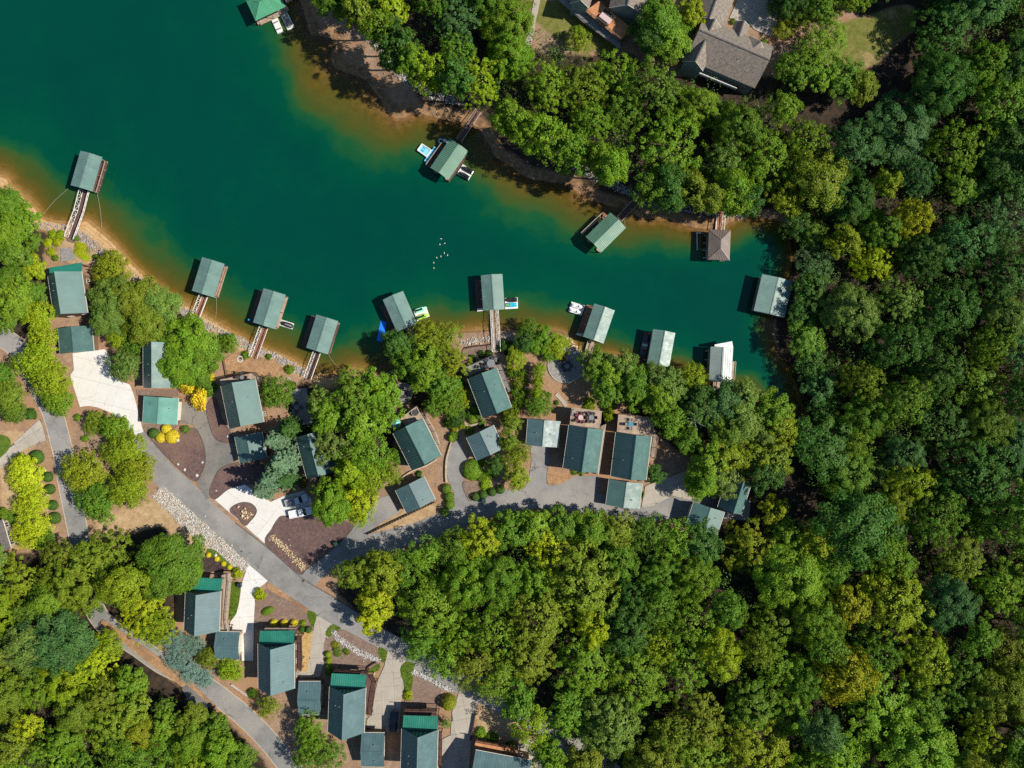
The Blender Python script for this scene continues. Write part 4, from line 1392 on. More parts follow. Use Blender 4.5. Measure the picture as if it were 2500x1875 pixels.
deck(h11, "G 520 200 600 180 605 260 575 600 590 690 505 690 510 420", 2.4, 'deck_tan', [(1, 2, 3, 4)], 'timber_pale')
cabin('garage', 'small garage below the cabin with long side deck', 'garage', "G 692 708 668 965 452 950 478 712", 2.8, 0.9, 'roof_grey', 'siding_tan', short='the small tan garage', door='N', group=GAR, wins=False)
h12 = cabin('cabin', 'cabin with teal porch behind the row of yellow round shrubs', 'cabin', "G 850 818 1170 812 1178 1218 848 1225", 5.2, 3.8, 'roof_grey', porch=(2.6, 5.0, 'teal'), glazing=True, short='the yellow shrub cabin', group=CAB)
deck(h12, "G 920 668 1200 668 1195 720 920 715", 2.6, 'deck_dark', [(0, 1)], 'timber_pale')
deck(h12, "G 1195 745 1240 745 1245 960 1240 1050 1212 1050 1190 920", 2.0, 'deck_dark', [(1, 2, 3)], 'timber_dark', name='side_deck')
cabin('garage', 'garage between the two cabins with teal porches', 'garage', "G 1420 1157 1416 1456 1212 1456 1214 1157", 2.8, 1.1, 'roof_grey', short='the middle bottom garage', door='N', group=GAR, wins=False)
h13 = cabin('cabin', 'cabin with teal porch left of the parked dark car', 'cabin', "I 385 930 712 932 697 1335 370 1340", 5.2, 3.8, 'roof_grey', porch=(2.6, 5.0, 'teal'), glazing=True, short='the dark car cabin', group=CAB)
deck(h13, "I 430 770 720 785 715 825 430 820", 2.6, 'deck_dark', [(0, 1)], 'timber_dark')
deck(h13, "I 715 820 770 815 805 880 775 1060 765 1180 715 1180", 2.0, 'deck_dark', [(1, 2, 3, 4)], 'timber_dark', name='side_deck')
cabin('garage', 'garage below the parked dark car, touched by tree shade', 'garage', "I 886 1342 876 1650 664 1646 680 1342", 2.8, 1.1, 'roof_grey', short='the bottom garage', door='N', group=GAR, wins=False)
h14 = cabin('cabin', 'teal porch cabin cut by the bottom edge of the photo', 'cabin', "I 1036 1310 1362 1310 1350 1725 1024 1725", 5.2, 3.8, 'roof_grey', porch=(2.6, 5.0, 'teal'), glazing=True, short='the bottom edge cabin', group=CAB)
deck(h14, "I 1060 1125 1350 1130 1350 1190 1060 1185", 2.6, 'deck_dark', [(0, 1)], 'timber_dark')
deck(h14, "I 1362 1330 1395 1330 1398 1640 1362 1640", 2.0, 'deck_dark', [(1, 2)], 'timber_dark', name='side_deck')
h15 = cabin('cabin', 'grey green roof with orange deck at the bottom edge', 'cabin', "n 1287 1856 1282 1985 1146 1962 1152 1828", 4.6, 3.0, 'roof_grey', short='the orange deck cabin', group=CAB)
deck(h15, "I 1700 1405 2080 1475 2080 1500 2080 1545 1690 1475", 2.4, 'deck_orange', [(0, 1, 2)], 'timber_dark')
cabin('cabin', 'roof corner with white trim at the left edge', 'cabin', "C -190 800 60 860 55 1000 -30 1180", 3.2, 1.6, 'shingle_dark', 'siding_tan', short='the left edge house', group='houses with shingle roofs', rib=0)

# the two large shingled houses at the top


def shingle_house(label, body, wings, he, dh, extra, short, pl_mat='siding_sage'):
    C4 = pts(body)
    cpx = (sum(p[0] for p in C4) / 4, sum(p[1] for p in C4) / 4)
    z0 = gp(cpx)[2]
    cen, w, l, rz = frame_from(C4, z0 + he)
    o = thing('house', label, 'house', (cen.x, cen.y, z0), rz, 'large shingled houses at the top')
    LAND.append((short, cpx))
    wa = walls(o, w - 0.9, l - 0.8, -2.0, he - 0.1, dh * 0.9, pl_mat)
    bm = BM()
    gable_roof(bm, w, l, dh, 0.2, 0, z=he)
    rf = obj('roof', bm, 'shingle', o)
    bm = BM()
    bar(bm, (0, -l / 2, he + dh + 0.02), (0, l / 2, he + dh + 0.02), 0.3, 0.08)
    obj('ridge_cap', bm, 'shingle_dark', rf)
    for s in (-1, 1):
        for k in range(4):
            window(o, (s * (w - 0.9) / 2, -l / 2 + l * (k + 0.5) / 4, 1.9), (s, 0, 0), 1.1, 1.5)
        for k in (-1, 0, 1):
            window(o, (k * w * 0.25, s * (l - 0.8) / 2, 1.9), (0, s, 0), 1.1, 1.5)
    for wspec, wh, wdh in wings:
        W4 = pts(wspec)
        c2, w2, l2, r2 = frame_from(W4, z0 + wh)
        lx, ly = (c2.x - cen.x), (c2.y - cen.y)
        c_, s_ = math.cos(-rz), math.sin(-rz)
        wing = bpy.data.objects.new('wing', None)
        COL.objects.link(wing)
        wing.parent = o
        wing.location = (lx * c_ - ly * s_, lx * s_ + ly * c_, 0)
        wing.rotation_euler = (0, 0, r2 - rz)
        w_wall = walls(wing, w2 - 0.9, l2 - 0.6, -2.0, wh - 0.1, wdh * 0.9, pl_mat)
        bm = BM()
        gable_roof(bm, w2, l2, wdh, 0.2, 0, z=wh)
        obj('roof', bm, 'shingle', wing)
        bm = BM()
        bar(bm, (0, -l2 / 2, wh + wdh + 0.02), (0, l2 / 2, wh + wdh + 0.02), 0.3, 0.08)
        obj('ridge_cap', bm, 'shingle_dark', wing)
        for sy in (-1, 1):
            bm = BM()
            yy = sy * (l2 / 2 + 0.03)
            pr = [(-w2 / 2, wh - 0.22), (0, wh + wdh - 0.22), (w2 / 2, wh - 0.22), (w2 / 2, wh), (0, wh + wdh), (-w2 / 2, wh)]
            a_ = [bm.verts.new((x_, yy - 0.04, z_)) for x_, z_ in pr]
            b_ = [bm.verts.new((x_, yy + 0.04, z_)) for x_, z_ in pr]
            for q in range(6):
                bm.faces.new((a_[q], a_[(q + 1) % 6], b_[(q + 1) % 6], b_[q]))
            for r_ in (a_, b_):
                bm.faces.new((r_[0], r_[1], r_[4], r_[5]))
                bm.faces.new((r_[1], r_[2], r_[3], r_[4]))
            obj('gable_trim', bm, 'trim', wing)
    return o


# native pixels for these two
t1 = shingle_house('grey shingled house with many gables and a front porch', "n 1888 121 1842 208 1672 150 1720 34",
                   [("n 1716 45 1760 75 1718 175 1664 148", 5.2, 2.6), ("n 1820 95 1880 130 1822 172 1765 140", 5.0, 2.2),
                    ("n 1716 -60 1808 -30 1760 75 1690 40", 4.6, 2.6), ("n 1796 50 1828 66 1816 110 1780 90", 4.6, 1.5), ("n 1714 20 1755 22 1745 68 1716 62", 4.8, 1.5)], 4.8, 3.7, None, 'the grey gabled house')
deck(t1, "P 380 615 740 780 720 810 360 660", 2.0, 'deck_tan', [(3, 2)], 'white', name='front_porch')
deck(t1, "P 640 620 800 690 745 790 600 710", 2.0, 'deck_red', None, name='patio_deck')
t2 = shingle_house('shingled house with orange stained deck at the top edge', "n 1640 -70 1620 20 1380 -60 1400 -150",
                   [("n 1405 -60 1460 -40 1432 28 1398 0", 4.6, 2.4), ("n 1490 -80 1600 -50 1556 22 1500 30", 4.8, 2.6)], 4.8, 3.0, None, 'the orange deck house')
deck(t2, "O 1030 100 1150 10 1440 250 1345 365", 2.6, 'deck_orange', [(3, 0)], 'timber')
deck(t2, "O 790 0 1010 200 1340 440 1345 370 1030 105 880 -20", 1.2, 'deck_grey', None, name='lower_deck')
b = BM()
tube(b, [(0, 0, 0), (0, 0, 0.9)], 0.22, 10)
x, y = local(t1, pts("P 405 265")[0], t1.location.z + 6.2)
for v_ in b.verts:
    v_.co += Vector((x, y, 5.6))
obj('flue', b, 'white', t1)
# ------------------------------------------------------------------ docks on the lake
DZ = 0.5           # deck height above water


def dock(label, spec, dh=0.75, he=3.3, roof='roof_dock', hip=0.0, gang='S', side=None, short=None, rib=0.6, rib_h=0.04, deck_mat='deck_tan', cleats=True):
    C4 = pts(spec)
    cpx = (sum(p[0] for p in C4) / 4, sum(p[1] for p in C4) / 4)
    cen, w, l, rz = frame_from(C4, he)
    o = thing('boat_dock', label, 'dock', (cen.x, cen.y, 0), rz, 'covered boat docks on the cove')
    if short:
        LAND.append((short, cpx))
    hw, hl = w / 2 - 0.25, l / 2 - 0.3
    s = -1 if gang == 'S' else 1
    # U shaped deck round the boat slip
    bm = BM()
    box(bm, -hw, -hw + 1.3, -hl, hl, DZ - 0.14, DZ)
    box(bm, hw - 1.3, hw, -hl, hl, DZ - 0.14, DZ)
    ya, yb = (s * hl, s * (hl - 1.5))
    box(bm, -hw + 1.301, hw - 1.301, min(ya, yb), max(ya, yb), DZ - 0.14, DZ)
    obj('deck', bm, deck_mat, o)
    for x0, x1 in ((-hw + 0.1, -hw + 1.2), (hw - 1.2, hw - 0.1)):
        bm = BM()
        box(bm, x0, x1, -hl + 0.1, hl - 0.1, -0.25, DZ - 0.145)
        obj('float', bm, 'float_black', o)
    for x in (-hw + 0.12, hw - 0.12):
        for y in (-hl + 0.12, 0, hl - 0.12):
            b = BM()
            box(b, x - 0.07, x + 0.07, y - 0.07, y + 0.07, DZ + 0.002, he - 0.16)
            obj('post', b, 'timber', o)
    b = BM()
    for x in (-hw + 0.12, hw - 0.12):
        box(b, x - 0.06, x + 0.06, -hl, hl, he - 0.34, he - 0.158)
    for y in (-hl + 0.12, 0.0, hl - 0.12):
        box(b, -hw + 0.05, hw - 0.05, y - 0.05, y + 0.05, he - 0.56, he - 0.342)
    obj('roof_beam', b, 'timber', o)
    bm = BM()
    gable_roof(bm, w, l, dh, 0.12, rib, rib_h, he, hip)
    rf = obj('roof', bm, roof, o)
    if not hip:
        bm = BM()
        bar(bm, (0, -l / 2, he + dh + 0.03), (0, l / 2, he + dh + 0.03), 0.22, 0.05)
        obj('ridge_cap', bm, roof, rf)
    # slatted bracing at the corners, a bench and the cleats
    if cleats:
        for x in (-hw - 0.001,):
            for k in range(4):
                y = -hl + 0.6 + k * (2 * hl - 1.2) / 3
                b = BM()
                bar(b, (x - 0.55, y, DZ - 0.06), (x, y, DZ - 0.06), 0.09)
                tube(b, [(x - 0.6, y, DZ - 0.2), (x - 0.6, y, DZ + 0.25)], 0.1, 6)
                obj('fender', b, 'white', o)
    for sd_ in side or []:
        spec_, mat_, rails = sd_
        P = [local(o, p, DZ) for p in pts(spec_)]
        bm = BM()
        prism(bm, P, DZ - 0.14, DZ + 0.004)
        d = obj('side_deck', bm, mat_, o)
        c0 = (sum(p[0] for p in P) / len(P), sum(p[1] for p in P) / len(P))
        P2_ = [(c0[0] + (p[0] - c0[0]) * 0.97, c0[1] + (p[1] - c0[1]) * 0.97) for p in P]
        bm = BM()
        prism(bm, P2_, -0.2, DZ - 0.145)
        obj('float', bm, 'float_black', d)
        if rails:
            for r in rails:
                railing(d, [P[i] for i in r], DZ + 0.01, 0.95, 'timber_pale', mid=False)
    return o


dock('pale green roofed dock farthest left with brown side deck', "A 722 252 922 305 830 612 635 566", short='the farthest left dock',
     side=[("A 920 332 966 360 887 636 832 612", 'deck_dark', [(0, 1, 2, 3)])])
dock('green roofed dock with reddish side deck, second from left', "E 165 98 357 165 270 465 65 405", short='the second dock from left',
     side=[("E 352 190 383 205 292 470 268 465", 'deck_red', [(0, 1, 2)])])
dock('green roofed dock with one jet ski float, third from left', "E 715 382 912 440 818 750 618 690", short='the third dock from left',
     side=[("E 905 470 926 482 832 752 812 748", 'deck_tan', None), ("E 668 396 715 408 615 700 572 690", 'deck_dark', None)])
dock('green roofed dock beside the overhanging shade, fourth from left', "E 1190 615 1385 680 1290 980 1098 915", short='the fourth dock from left',
     side=[("E 1380 700 1397 710 1305 985 1290 978", 'deck_dark', None), ("E 1145 625 1190 640 1098 920 1050 905", 'deck_dark', None)])
dock('tilted green roofed dock between blue mat and lime jet skis', "J 313 300 493 225 625 520 435 588", short='the tilted dock',
     side=[("J 285 352 330 340 440 585 600 525 622 535 400 612", 'deck_dark', None)])
dock('pale roofed dock straight above the central cabin', "J 1194 80 1388 72 1409 388 1215 400", short='the central dock', roof='roof_dock',
     side=[("J 1140 120 1195 118 1215 400 1160 402", 'deck_dark', None)])
dock('green roofed dock with two white covered jet skis', "L 555 335 742 398 638 695 455 635", short='the white jet ski dock',
     side=[("L 490 345 550 362 455 635 395 612", 'deck_red', None)])
dock('green roofed dock with dark lift frame, right of white jet skis', "L 1087 565 1286 600 1230 905 1032 875", short='the lift frame dock', roof='roof_dock',
     side=[("L 1000 585 1060 590 1010 870 960 862", 'deck_dark', None)])
d9 = dock('pale ribbed dock with skylight grid and white awning', "L 1605 725 1806 733 1790 1046 1586 1040", short='the skylight dock', roof='roof_white', rib=0.42, rib_h=0.07, dh=0.9,
          side=[("L 1790 860 1820 862 1806 1046 1775 1046", 'deck_tan', [(0, 1, 2)])])
dock('dock with broad flat roof under the overhanging right shore trees', "R 1893 990 2152 1058 2092 1396 1800 1310", short='the shaded right dock', dh=0.5, he=3.0, cleats=False)
dock('dock with brown hipped roof near the far sandy shore', "R 1405 590 1600 598 1590 870 1393 860", short='the brown hipped dock', roof='roof_brown', hip=2.6, dh=1.3, gang='N', rib=0.4, rib_h=0.06)
dock('ribbed green dock angled off the far shore with side slip', "R 515 438 658 575 432 800 297 655", short='the angled ribbed dock', roof='roof_rib', gang='N', rib=0.42, rib_h=0.07, dh=0.9,
     side=[("R 455 430 500 470 460 505 425 470", 'deck_red', None), ("R 440 448 455 462 262 640 250 628", 'deck_tan', [(0, 3)])])
dock('bright green ribbed dock with aqua slide on the far shore', "Q 735 325 893 440 715 705 557 580", short='the aqua slide dock', roof='roof_rib', gang='N', rib=0.42, rib_h=0.07, dh=0.9,
     side=[("Q 885 470 880 500 730 712 700 700", 'deck_dark', None), ("Q 660 375 690 395 545 590 520 570", 'deck_dark', [(0, 3)])])
dock('bright green hipped dock cut by the top edge', "N 275 185 179 -2 449 -129 545 58", short='the green hipped dock', roof='roof_green', hip=2.9, dh=1.4, gang='N', rib=0.5, cleats=False,
     side=[("N 275 170 295 228 575 92 548 40", 'deck_tan', None)])
# skylight grid and awning of the pale dock
_w, _l = frame_from(pts("L 1605 725 1806 733 1790 1046 1586 1040"), 3.3)[1:3]
bm = BM()
sl = 0.9 / (_w / 2)
for i in range(4):
    for j in range(13):
        xa, xb = 0.25 + i * (_w / 2 - 0.35) / 4, 0.25 + (i + 1) * (_w / 2 - 0.35) / 4 - 0.13
        ya, yb = -_l / 2 + 0.15 + j * (_l - 0.3) / 13, -_l / 2 + 0.15 + (j + 1) * (_l - 0.3) / 13 - 0.13
        za, zb = 3.3 + 0.9 - xa * sl, 3.3 + 0.9 - xb * sl
        bot = [bm.verts.new((x_, y_, z_ + 0.02)) for x_, y_, z_ in ((xa, ya, za), (xb, ya, zb), (xb, yb, zb), (xa, yb, za))]
        top = [bm.verts.new(v_.co + Vector((0, 0, 0.09))) for v_ in bot]
        bm.faces.new(top)
        for k in range(4):
            bm.faces.new((bot[k], bot[(k + 1) % 4], top[(k + 1) % 4], top[k]))
tag(obj('skylight_grid', bm, 'pane_grey', d9), 'grid of pale translucent roof panes', kind='stuff')
bm = BM()
P = [local(d9, p, 3.0) for p in pts("L 1640 705 1797 675 1808 735 1715 727 1640 722")]
prism(bm, P, 2.9, lambda x, y: 2.98)
obj('awning', bm, 'white', d9)


def gangway(label, spec, width=1.5, style='truss', mat='deck_dark', z_dock=DZ, z_land=None, short=None):
    P2 = pts(spec)
    P = []
    for i, p in enumerate(P2):
        t = i / (len(P2) - 1)
        x, y, gz = gp(p)
        zl = z_land if z_land is not None else max(gz, 0.3) + 0.25
        end = gp(P2[-1])
        zl = max(g(end[0], end[1]), 0.3) + 0.25
        z = z_dock + 0.05 + (zl - z_dock) * t
        x, y = at(p, z)
        P.append(Vector((x, y, max(z, gz + 0.18))))
    o = thing('gangway', label, 'gangway', (P[0].x, P[0].y, 0), 0, 'gangways to the docks')
    base = Vector((P[0].x, P[0].y, 0))
    bm = BM()
    for a, b in zip(P, P[1:]):
        a, b = a - base, b - base
        d = (b - a).normalized()
        s = Vector((-d.y, d.x, 0)).normalized() * (width / 2 - 0.12)
        q = [bm.verts.new(v_) for v_ in (a - s, a + s, b + s, b - s)]
        r = [bm.verts.new(v_.co - Vector((0, 0, 0.12))) for v_ in q]
        bm.faces.new(q)
        bm.faces.new(r[::-1])
        for k in range(4):
            bm.faces.new((q[k], r[k], r[(k + 1) % 4], q[(k + 1) % 4]))
    obj('walkway', bm, mat, o)
    for sgn in (-1, 1):
        bm = BM()
        for a, b in zip(P, P[1:]):
            a, b = a - base, b - base
            d = b - a
            n = max(2, int(d.length / 1.05))
            s = Vector((-d.y, d.x, 0)).normalized() * sgn
            lo, hi = s * (width / 2 - 0.1), s * (width / 2 + (0.25 if style == 'truss' else 0.0)) + Vector((0, 0, 1.0))
            wd = 0.09 if style == 'truss' else 0.08
            bar(bm, a + lo, b + lo, wd)
            bar(bm, a + hi, b + hi, wd + 0.02)
            for k in range(n):
                p0, p1 = a + d * (k / n), a + d * ((k + 1) / n)
                if style == 'truss':
                    bar(bm, (p0 if k % 2 else p1) + lo, (p1 if k % 2 else p0) + hi, 0.06)
                bar(bm, p0 + lo, p0 + hi, 0.06)
            bar(bm, b + lo, b + hi, 0.06)
        obj('side_truss' if style == 'truss' else 'handrail', bm, 'white' if style == 'truss' else 'timber_pale', o)
    if style == 'wood':
        pass
    # timber landing where it meets the bank
    e = P[-1] - base
    d = (P[-1] - P[-2]).normalized()
    ang = math.atan2(d.y, d.x)
    bm = BM()
    mt = Matrix.Translation((e.x, e.y, e.z)) @ Matrix.Rotation(ang, 4, 'Z')
    box(bm, -0.4, 1.0, -width / 2 - 0.2, width / 2 + 0.2, -0.9, -0.13, mt)
    obj('abutment', bm, 'timber', o)
    return o


gangway('white trussed gangway with a bend, to the farthest left dock', "A 775 615 728 800 640 1040", 1.75)
gangway('white trussed gangway to the second dock from left', "E 187 455 90 705", 1.6, mat='deck_red')
gangway('white trussed gangway to the third dock from left', "E 727 738 630 1005", 1.6, mat='deck_red')
gangway('white trussed gangway to the fourth dock from left', "E 1203 962 1118 1195", 1.35, mat='deck_dark')
gangway('short tan walkway to the tilted dock', "J 540 545 585 640", 1.6, 'wood', 'deck_tan')
gangway('straight tan gangway to the central dock', "J 1316 395 1326 580 1336 770", 1.5, 'truss', 'deck_tan')
gangway('tan gangway to the white jet ski dock', "L 528 672 490 800", 1.7, 'wood', 'deck_tan')
gangway('short pale walkway to the skylight dock', "L 1660 1040 1655 1140", 1.9, 'wood', 'deck_tan')
gangway('shaded walkway to the broad dock under the trees', "R 2110 1200 2200 1215", 1.8, 'wood', 'deck_dark')
gangway('straight gangway to the brown hipped dock', "R 1492 600 1500 500 1505 400", 1.6, 'truss', 'deck_red')
gangway('white railed gangway to the angled ribbed dock', "R 595 500 680 410 770 318", 1.7, 'wood', 'deck_dark')
gangway('long shaded gangway to the aqua slide dock', "Q 815 350 900 220 990 85", 1.5, 'wood', 'deck_dark')
gangway('walkway leaving the green hipped dock at the top edge', "N 540 10 585 -20 690 -60", 1.5, 'wood', 'deck_tan')

# ------------------------------------------------------------------ jet skis, floats, water toys
_js = {}


def jet_ski_meshes():
    sec = [(-1.5, 0.42, 0.30), (-1.3, 0.52, 0.40), (-0.4, 0.58, 0.46), (0.4, 0.56, 0.50), (1.0, 0.40, 0.52), (1.35, 0.20, 0.50), (1.52, 0.05, 0.46)]
    bm = BM()
    loft(bm, [[(-w_ * 0.5, y_, 0.0), (-w_, y_, h_ * 0.55), (-w_ * 0.86, y_, h_), (w_ * 0.86, y_, h_), (w_, y_, h_ * 0.55), (w_ * 0.5, y_, 0.0)] for y_, w_, h_ in sec])
    bmesh.ops.bevel(bm, geom=[e for e in bm.edges], offset=0.02, segments=1, affect='EDGES')
    hull = bm
    bm = BM()
    loft(bm, [[(-w_, y_, 0.42), (-w_ * 0.8, y_, h_), (w_ * 0.8, y_, h_), (w_, y_, 0.42)] for y_, w_, h_ in ((-1.25, 0.20, 0.70), (-0.9, 0.24, 0.78), (-0.2, 0.20, 0.74), (0.15, 0.18, 0.80), (0.3, 0.12, 0.78))])
    seat = bm
    bm = BM()
    loft(bm, [[(-w_, y_, 0.48), (-w_ * 0.7, y_, h_), (w_ * 0.7, y_, h_), (w_, y_, 0.48)] for y_, w_, h_ in ((0.3, 0.26, 0.92), (0.6, 0.30, 0.88), (1.05, 0.22, 0.66), (1.35, 0.06, 0.54))])
    hood = bm
    bm = BM()
    tube(bm, [(-0.42, 0.22, 0.98), (-0.15, 0.34, 1.0), (0.15, 0.34, 1.0), (0.42, 0.22, 0.98)], 0.035, 6)
    bars = bm
    return {'hull': hull, 'seat': seat, 'hood': hood, 'handlebar': bars}


for k_, b_ in jet_ski_meshes().items():
    me_ = bpy.data.meshes.new('jet_ski_' + k_)
    bmesh.ops.recalc_face_normals(b_, faces=b_.faces)
    b_.to_mesh(me_)
    b_.free()
    _js[k_] = me_


def jet_ski(label, spec2, z, hull, hood, seat='black', scale=1.0):
    """spec2: stern and bow pixels."""
    a, b = [Vector(at(p, z + 0.5)) for p in pts(spec2)]
    d = b - a
    c = (a + b) / 2
    o = thing('jet_ski', label, 'jet ski', (c.x, c.y, z), math.atan2(d.y, d.x) - math.pi / 2, 'jet skis on floats')
    o.scale = (scale,) * 3
    for k_, mt in (('hull', hull), ('seat', seat), ('hood', hood), ('handlebar', 'dark_grey')):
        me_ = _js[k_].copy()
        me_.materials.append(M[mt])
        link(k_, me_, None, o)
    return o


def float_pad(label, spec, mat='float_white', h=0.42, grooves=True, name='jet_ski_float', cat='float'):
    P = [at(p, 0.3) for p in pts(spec)]
    c = (sum(p[0] for p in P) / 4, sum(p[1] for p in P) / 4)
    o = thing(name, label, cat, (c[0], c[1], 0), 0, 'floats moored at the docks')
    bm = BM()
    prism(bm, [(p[0] - c[0], p[1] - c[1]) for p in P], -0.15, h)
    bmesh.ops.bevel(bm, geom=[e for e in bm.edges if abs(e.verts[0].co.z - e.verts[1].co.z) < 0.01 and e.verts[0].co.z > 0.1 and len(e.link_faces) == 2 and abs(e.link_faces[0].normal.dot(e.link_faces[1].normal)) < 0.5], offset=0.07, segments=2, affect='EDGES')
    obj('pad', bm, mat, o)
    if grooves:
        a, b, cc, d = [Vector((p[0] - c[0], p[1] - c[1], h + 0.012)) for p in P]
        for f in (0.25, 0.75):
            bm = BM()
            s, e = a.lerp(d, f), b.lerp(cc, f)
            u = (e - s)
            bar(bm, s + u * 0.08, s + u * 0.92, 0.36, 0.02)
            obj('bunk', bm, 'grey', o)
    return o


float_pad('white float carrying a black jet ski at the third dock', "E 868 662 985 700 970 752 852 715", grooves=True)
jet_ski('black jet ski alone on the third dock float', "E 968 726 875 690", 0.42, 'black', 'dark_grey', 'grey')
float_pad('mint float with two bright jet skis at the tilted dock', "J 585 398 700 362 733 450 620 495", 'float_white')
jet_ski('mint green jet ski, upper one at the tilted dock', "J 600 405 712 372", 0.42, 'mint', 'mint')
jet_ski('lime jet ski, lower one at the tilted dock', "J 622 468 725 430", 0.42, 'lime', 'lime')
float_pad('white float with black and cyan jet skis at the central dock', "J 1408 287 1526 280 1528 380 1412 386")
jet_ski('black jet ski above the cyan one at the central dock', "J 1525 300 1412 303", 0.42, 'black', 'dark_grey')
jet_ski('cyan and lime jet ski at the central dock', "J 1520 345 1412 348", 0.42, 'cyan', 'lime', 'cyan')
float_pad('white twin float left of the red side deck', "L 350 318 475 355 440 445 322 405")
jet_ski('white covered jet ski, upper one left of the red side deck', "L 352 345 458 372", 0.42, 'car_white', 'white', 'white')
jet_ski('white covered jet ski, lower one left of the red side deck', "L 335 392 440 420", 0.42, 'car_white', 'white', 'white')
float_pad('white float with two black jet skis at the aqua slide dock', "Q 848 556 942 622 900 702 792 640")
jet_ski('black jet ski, upper right one on the far shore float', "Q 935 630 845 580", 0.42, 'black', 'dark_grey')
jet_ski('black jet ski, lower left one on the far shore float', "Q 905 682 815 628", 0.42, 'black', 'dark_grey')
float_pad('white float with a grey jet ski at the green hipped dock', "N 492 128 555 102 622 240 560 272")
jet_ski('grey covered jet ski at the green hipped dock', "N 582 245 530 130", 0.42, 'grey', 'grey', 'dark_grey')
float_pad('empty pale slotted float at the green hipped dock', "N 415 185 470 160 522 282 470 302", 'float_white')
float_pad('bright blue foam mat floating left of the tilted dock', "J 290 483 345 505 318 686 253 668", 'float_blue', 0.12, False, 'foam_mat', 'mat')
float_pad('white bumper strip at the foot of the central dock', "J 1158 380 1212 378 1216 402 1160 408", 'float_white', 0.55, False, 'dock_bumper', 'bumper')
float_pad('blue white bumper strip below the red side deck', "L 398 598 456 614 450 634 392 616", 'float_white', 0.55, False, 'dock_bumper', 'bumper')
# aqua slide
P = [at(p, 0.5) for p in pts("Q 480 375 562 430 520 488 440 430")]
c = (sum(p[0] for p in P) / 4, sum(p[1] for p in P) / 4)
o = thing('inflatable_slide', 'pale aqua inflatable slide moored beside the bright green dock', 'inflatable slide', (c[0], c[1], 0))
bm = BM()
prism(bm, [(p[0] - c[0], p[1] - c[1]) for p in P], -0.1, 0.5)
obj('slide_deck', bm, 'aqua', o)
a, b_, cc, d = [Vector((p[0] - c[0], p[1] - c[1], 0)) for p in P]
for e0, e1 in ((a, b_), (b_, cc), (cc, d), (d, a)):
    bm = BM()
    tube(bm, [e0 + Vector((0, 0, 0.55)), e1 + Vector((0, 0, 0.55))], 0.16, 8)
    obj('side_tube', bm, 'float_white', o)
for f in (0.3, 0.45):
    for u0, u1 in ((0.15, 0.42), (0.55, 0.85)):
        bm = BM()
        s, e = a.lerp(b_, f), d.lerp(cc, f)
        bar(bm, s.lerp(e, u0) + Vector((0, 0, 0.515)), s.lerp(e, u1) + Vector((0, 0, 0.515)), 0.22, 0.02)
        obj('grip_strip', bm, 'aqua_dark', o)
P2 = [Vector((*at(p, 0.5), 0)) - Vector((c[0], c[1], 0)) for p in pts("Q 590 398 622 412 530 545 500 525")]
bm = BM()
prism(bm, [(p.x, p.y) for p in P2], -0.1, 0.62)
obj('boarding_pad', bm, 'aqua', o)
bm = BM()
for f in (0.12, 0.85):
    bar(bm, P2[0].lerp(P2[3], f) + Vector((0, 0, 0.635)), P2[1].lerp(P2[2], f) + Vector((0, 0, 0.635)), 0.5, 0.02)
obj('pad_stripe', bm, 'aqua_dark', o)
# tow ring, dock box, barrel, inner tube
def ring(name, label, cat, p, z, R, r, mat, start=0.0, arc=6.2832, squash=1.0):
    x, y = at(p, z)
    o = thing(name, label, cat, (x, y, z))
    bm = BM()
    n = 20
    full = arc > 6.2
    P = [(R * math.cos(start + arc * k / n), R * squash * math.sin(start + arc * k / n), r) for k in range(n + 1)]
    tube(bm, P, r, 8, not full)
    obj('tube', bm, mat, o, True)
    return o


ring('tow_ring', 'aqua horseshoe tube tied by the bright green dock', 'float ring', pts("Q 650 350")[0], DZ * 0 + 0.0, 0.5, 0.16, 'aqua', 0.5, 5.0)


def dock_box(label, spec, mat='white', z=DZ + 0.005, h=0.6, name='storage_box', cat='box'):
    P = [at(p, z + h) for p in pts(spec)]
    c = (sum(p[0] for p in P) / 4, sum(p[1] for p in P) / 4)
    o = thing(name, label, cat, (c[0], c[1], z))
    bm = BM()
    prism(bm, [(p[0] - c[0], p[1] - c[1]) for p in P], 0, h - 0.1)
    obj('body', bm, mat, o)
    bm = BM()
    prism(bm, [((p[0] - c[0]) * 1.05, (p[1] - c[1]) * 1.05) for p in P], h - 0.098, h)
    obj('lid', bm, mat, o)
    return o


dock_box('white storage box beside the bright green dock', "Q 682 326 716 350 702 364 668 340")
dock_box('white storage box by the brown hipped dock', "R 1312 606 1332 606 1332 626 1312 626", z=0.3)
x, y = at(pts("E 588 668")[0], 1.0)
o = thing('barrel', 'bright blue barrel on the third dock', 'barrel', (x, y, DZ + 0.006))
bm = BM()
tube(bm, [(0, 0, 0), (0, 0, 0.15), (0, 0, 0.45), (0, 0, 0.75), (0, 0, 0.9)], [0.27, 0.30, 0.33, 0.30, 0.27], 14)
obj('drum', bm, 'float_blue', o, True)
bm = BM()
tube(bm, [(0, 0, 0.9), (0, 0, 0.93)], [0.24, 0.24], 14)
obj('lid', bm, 'cyan', o)
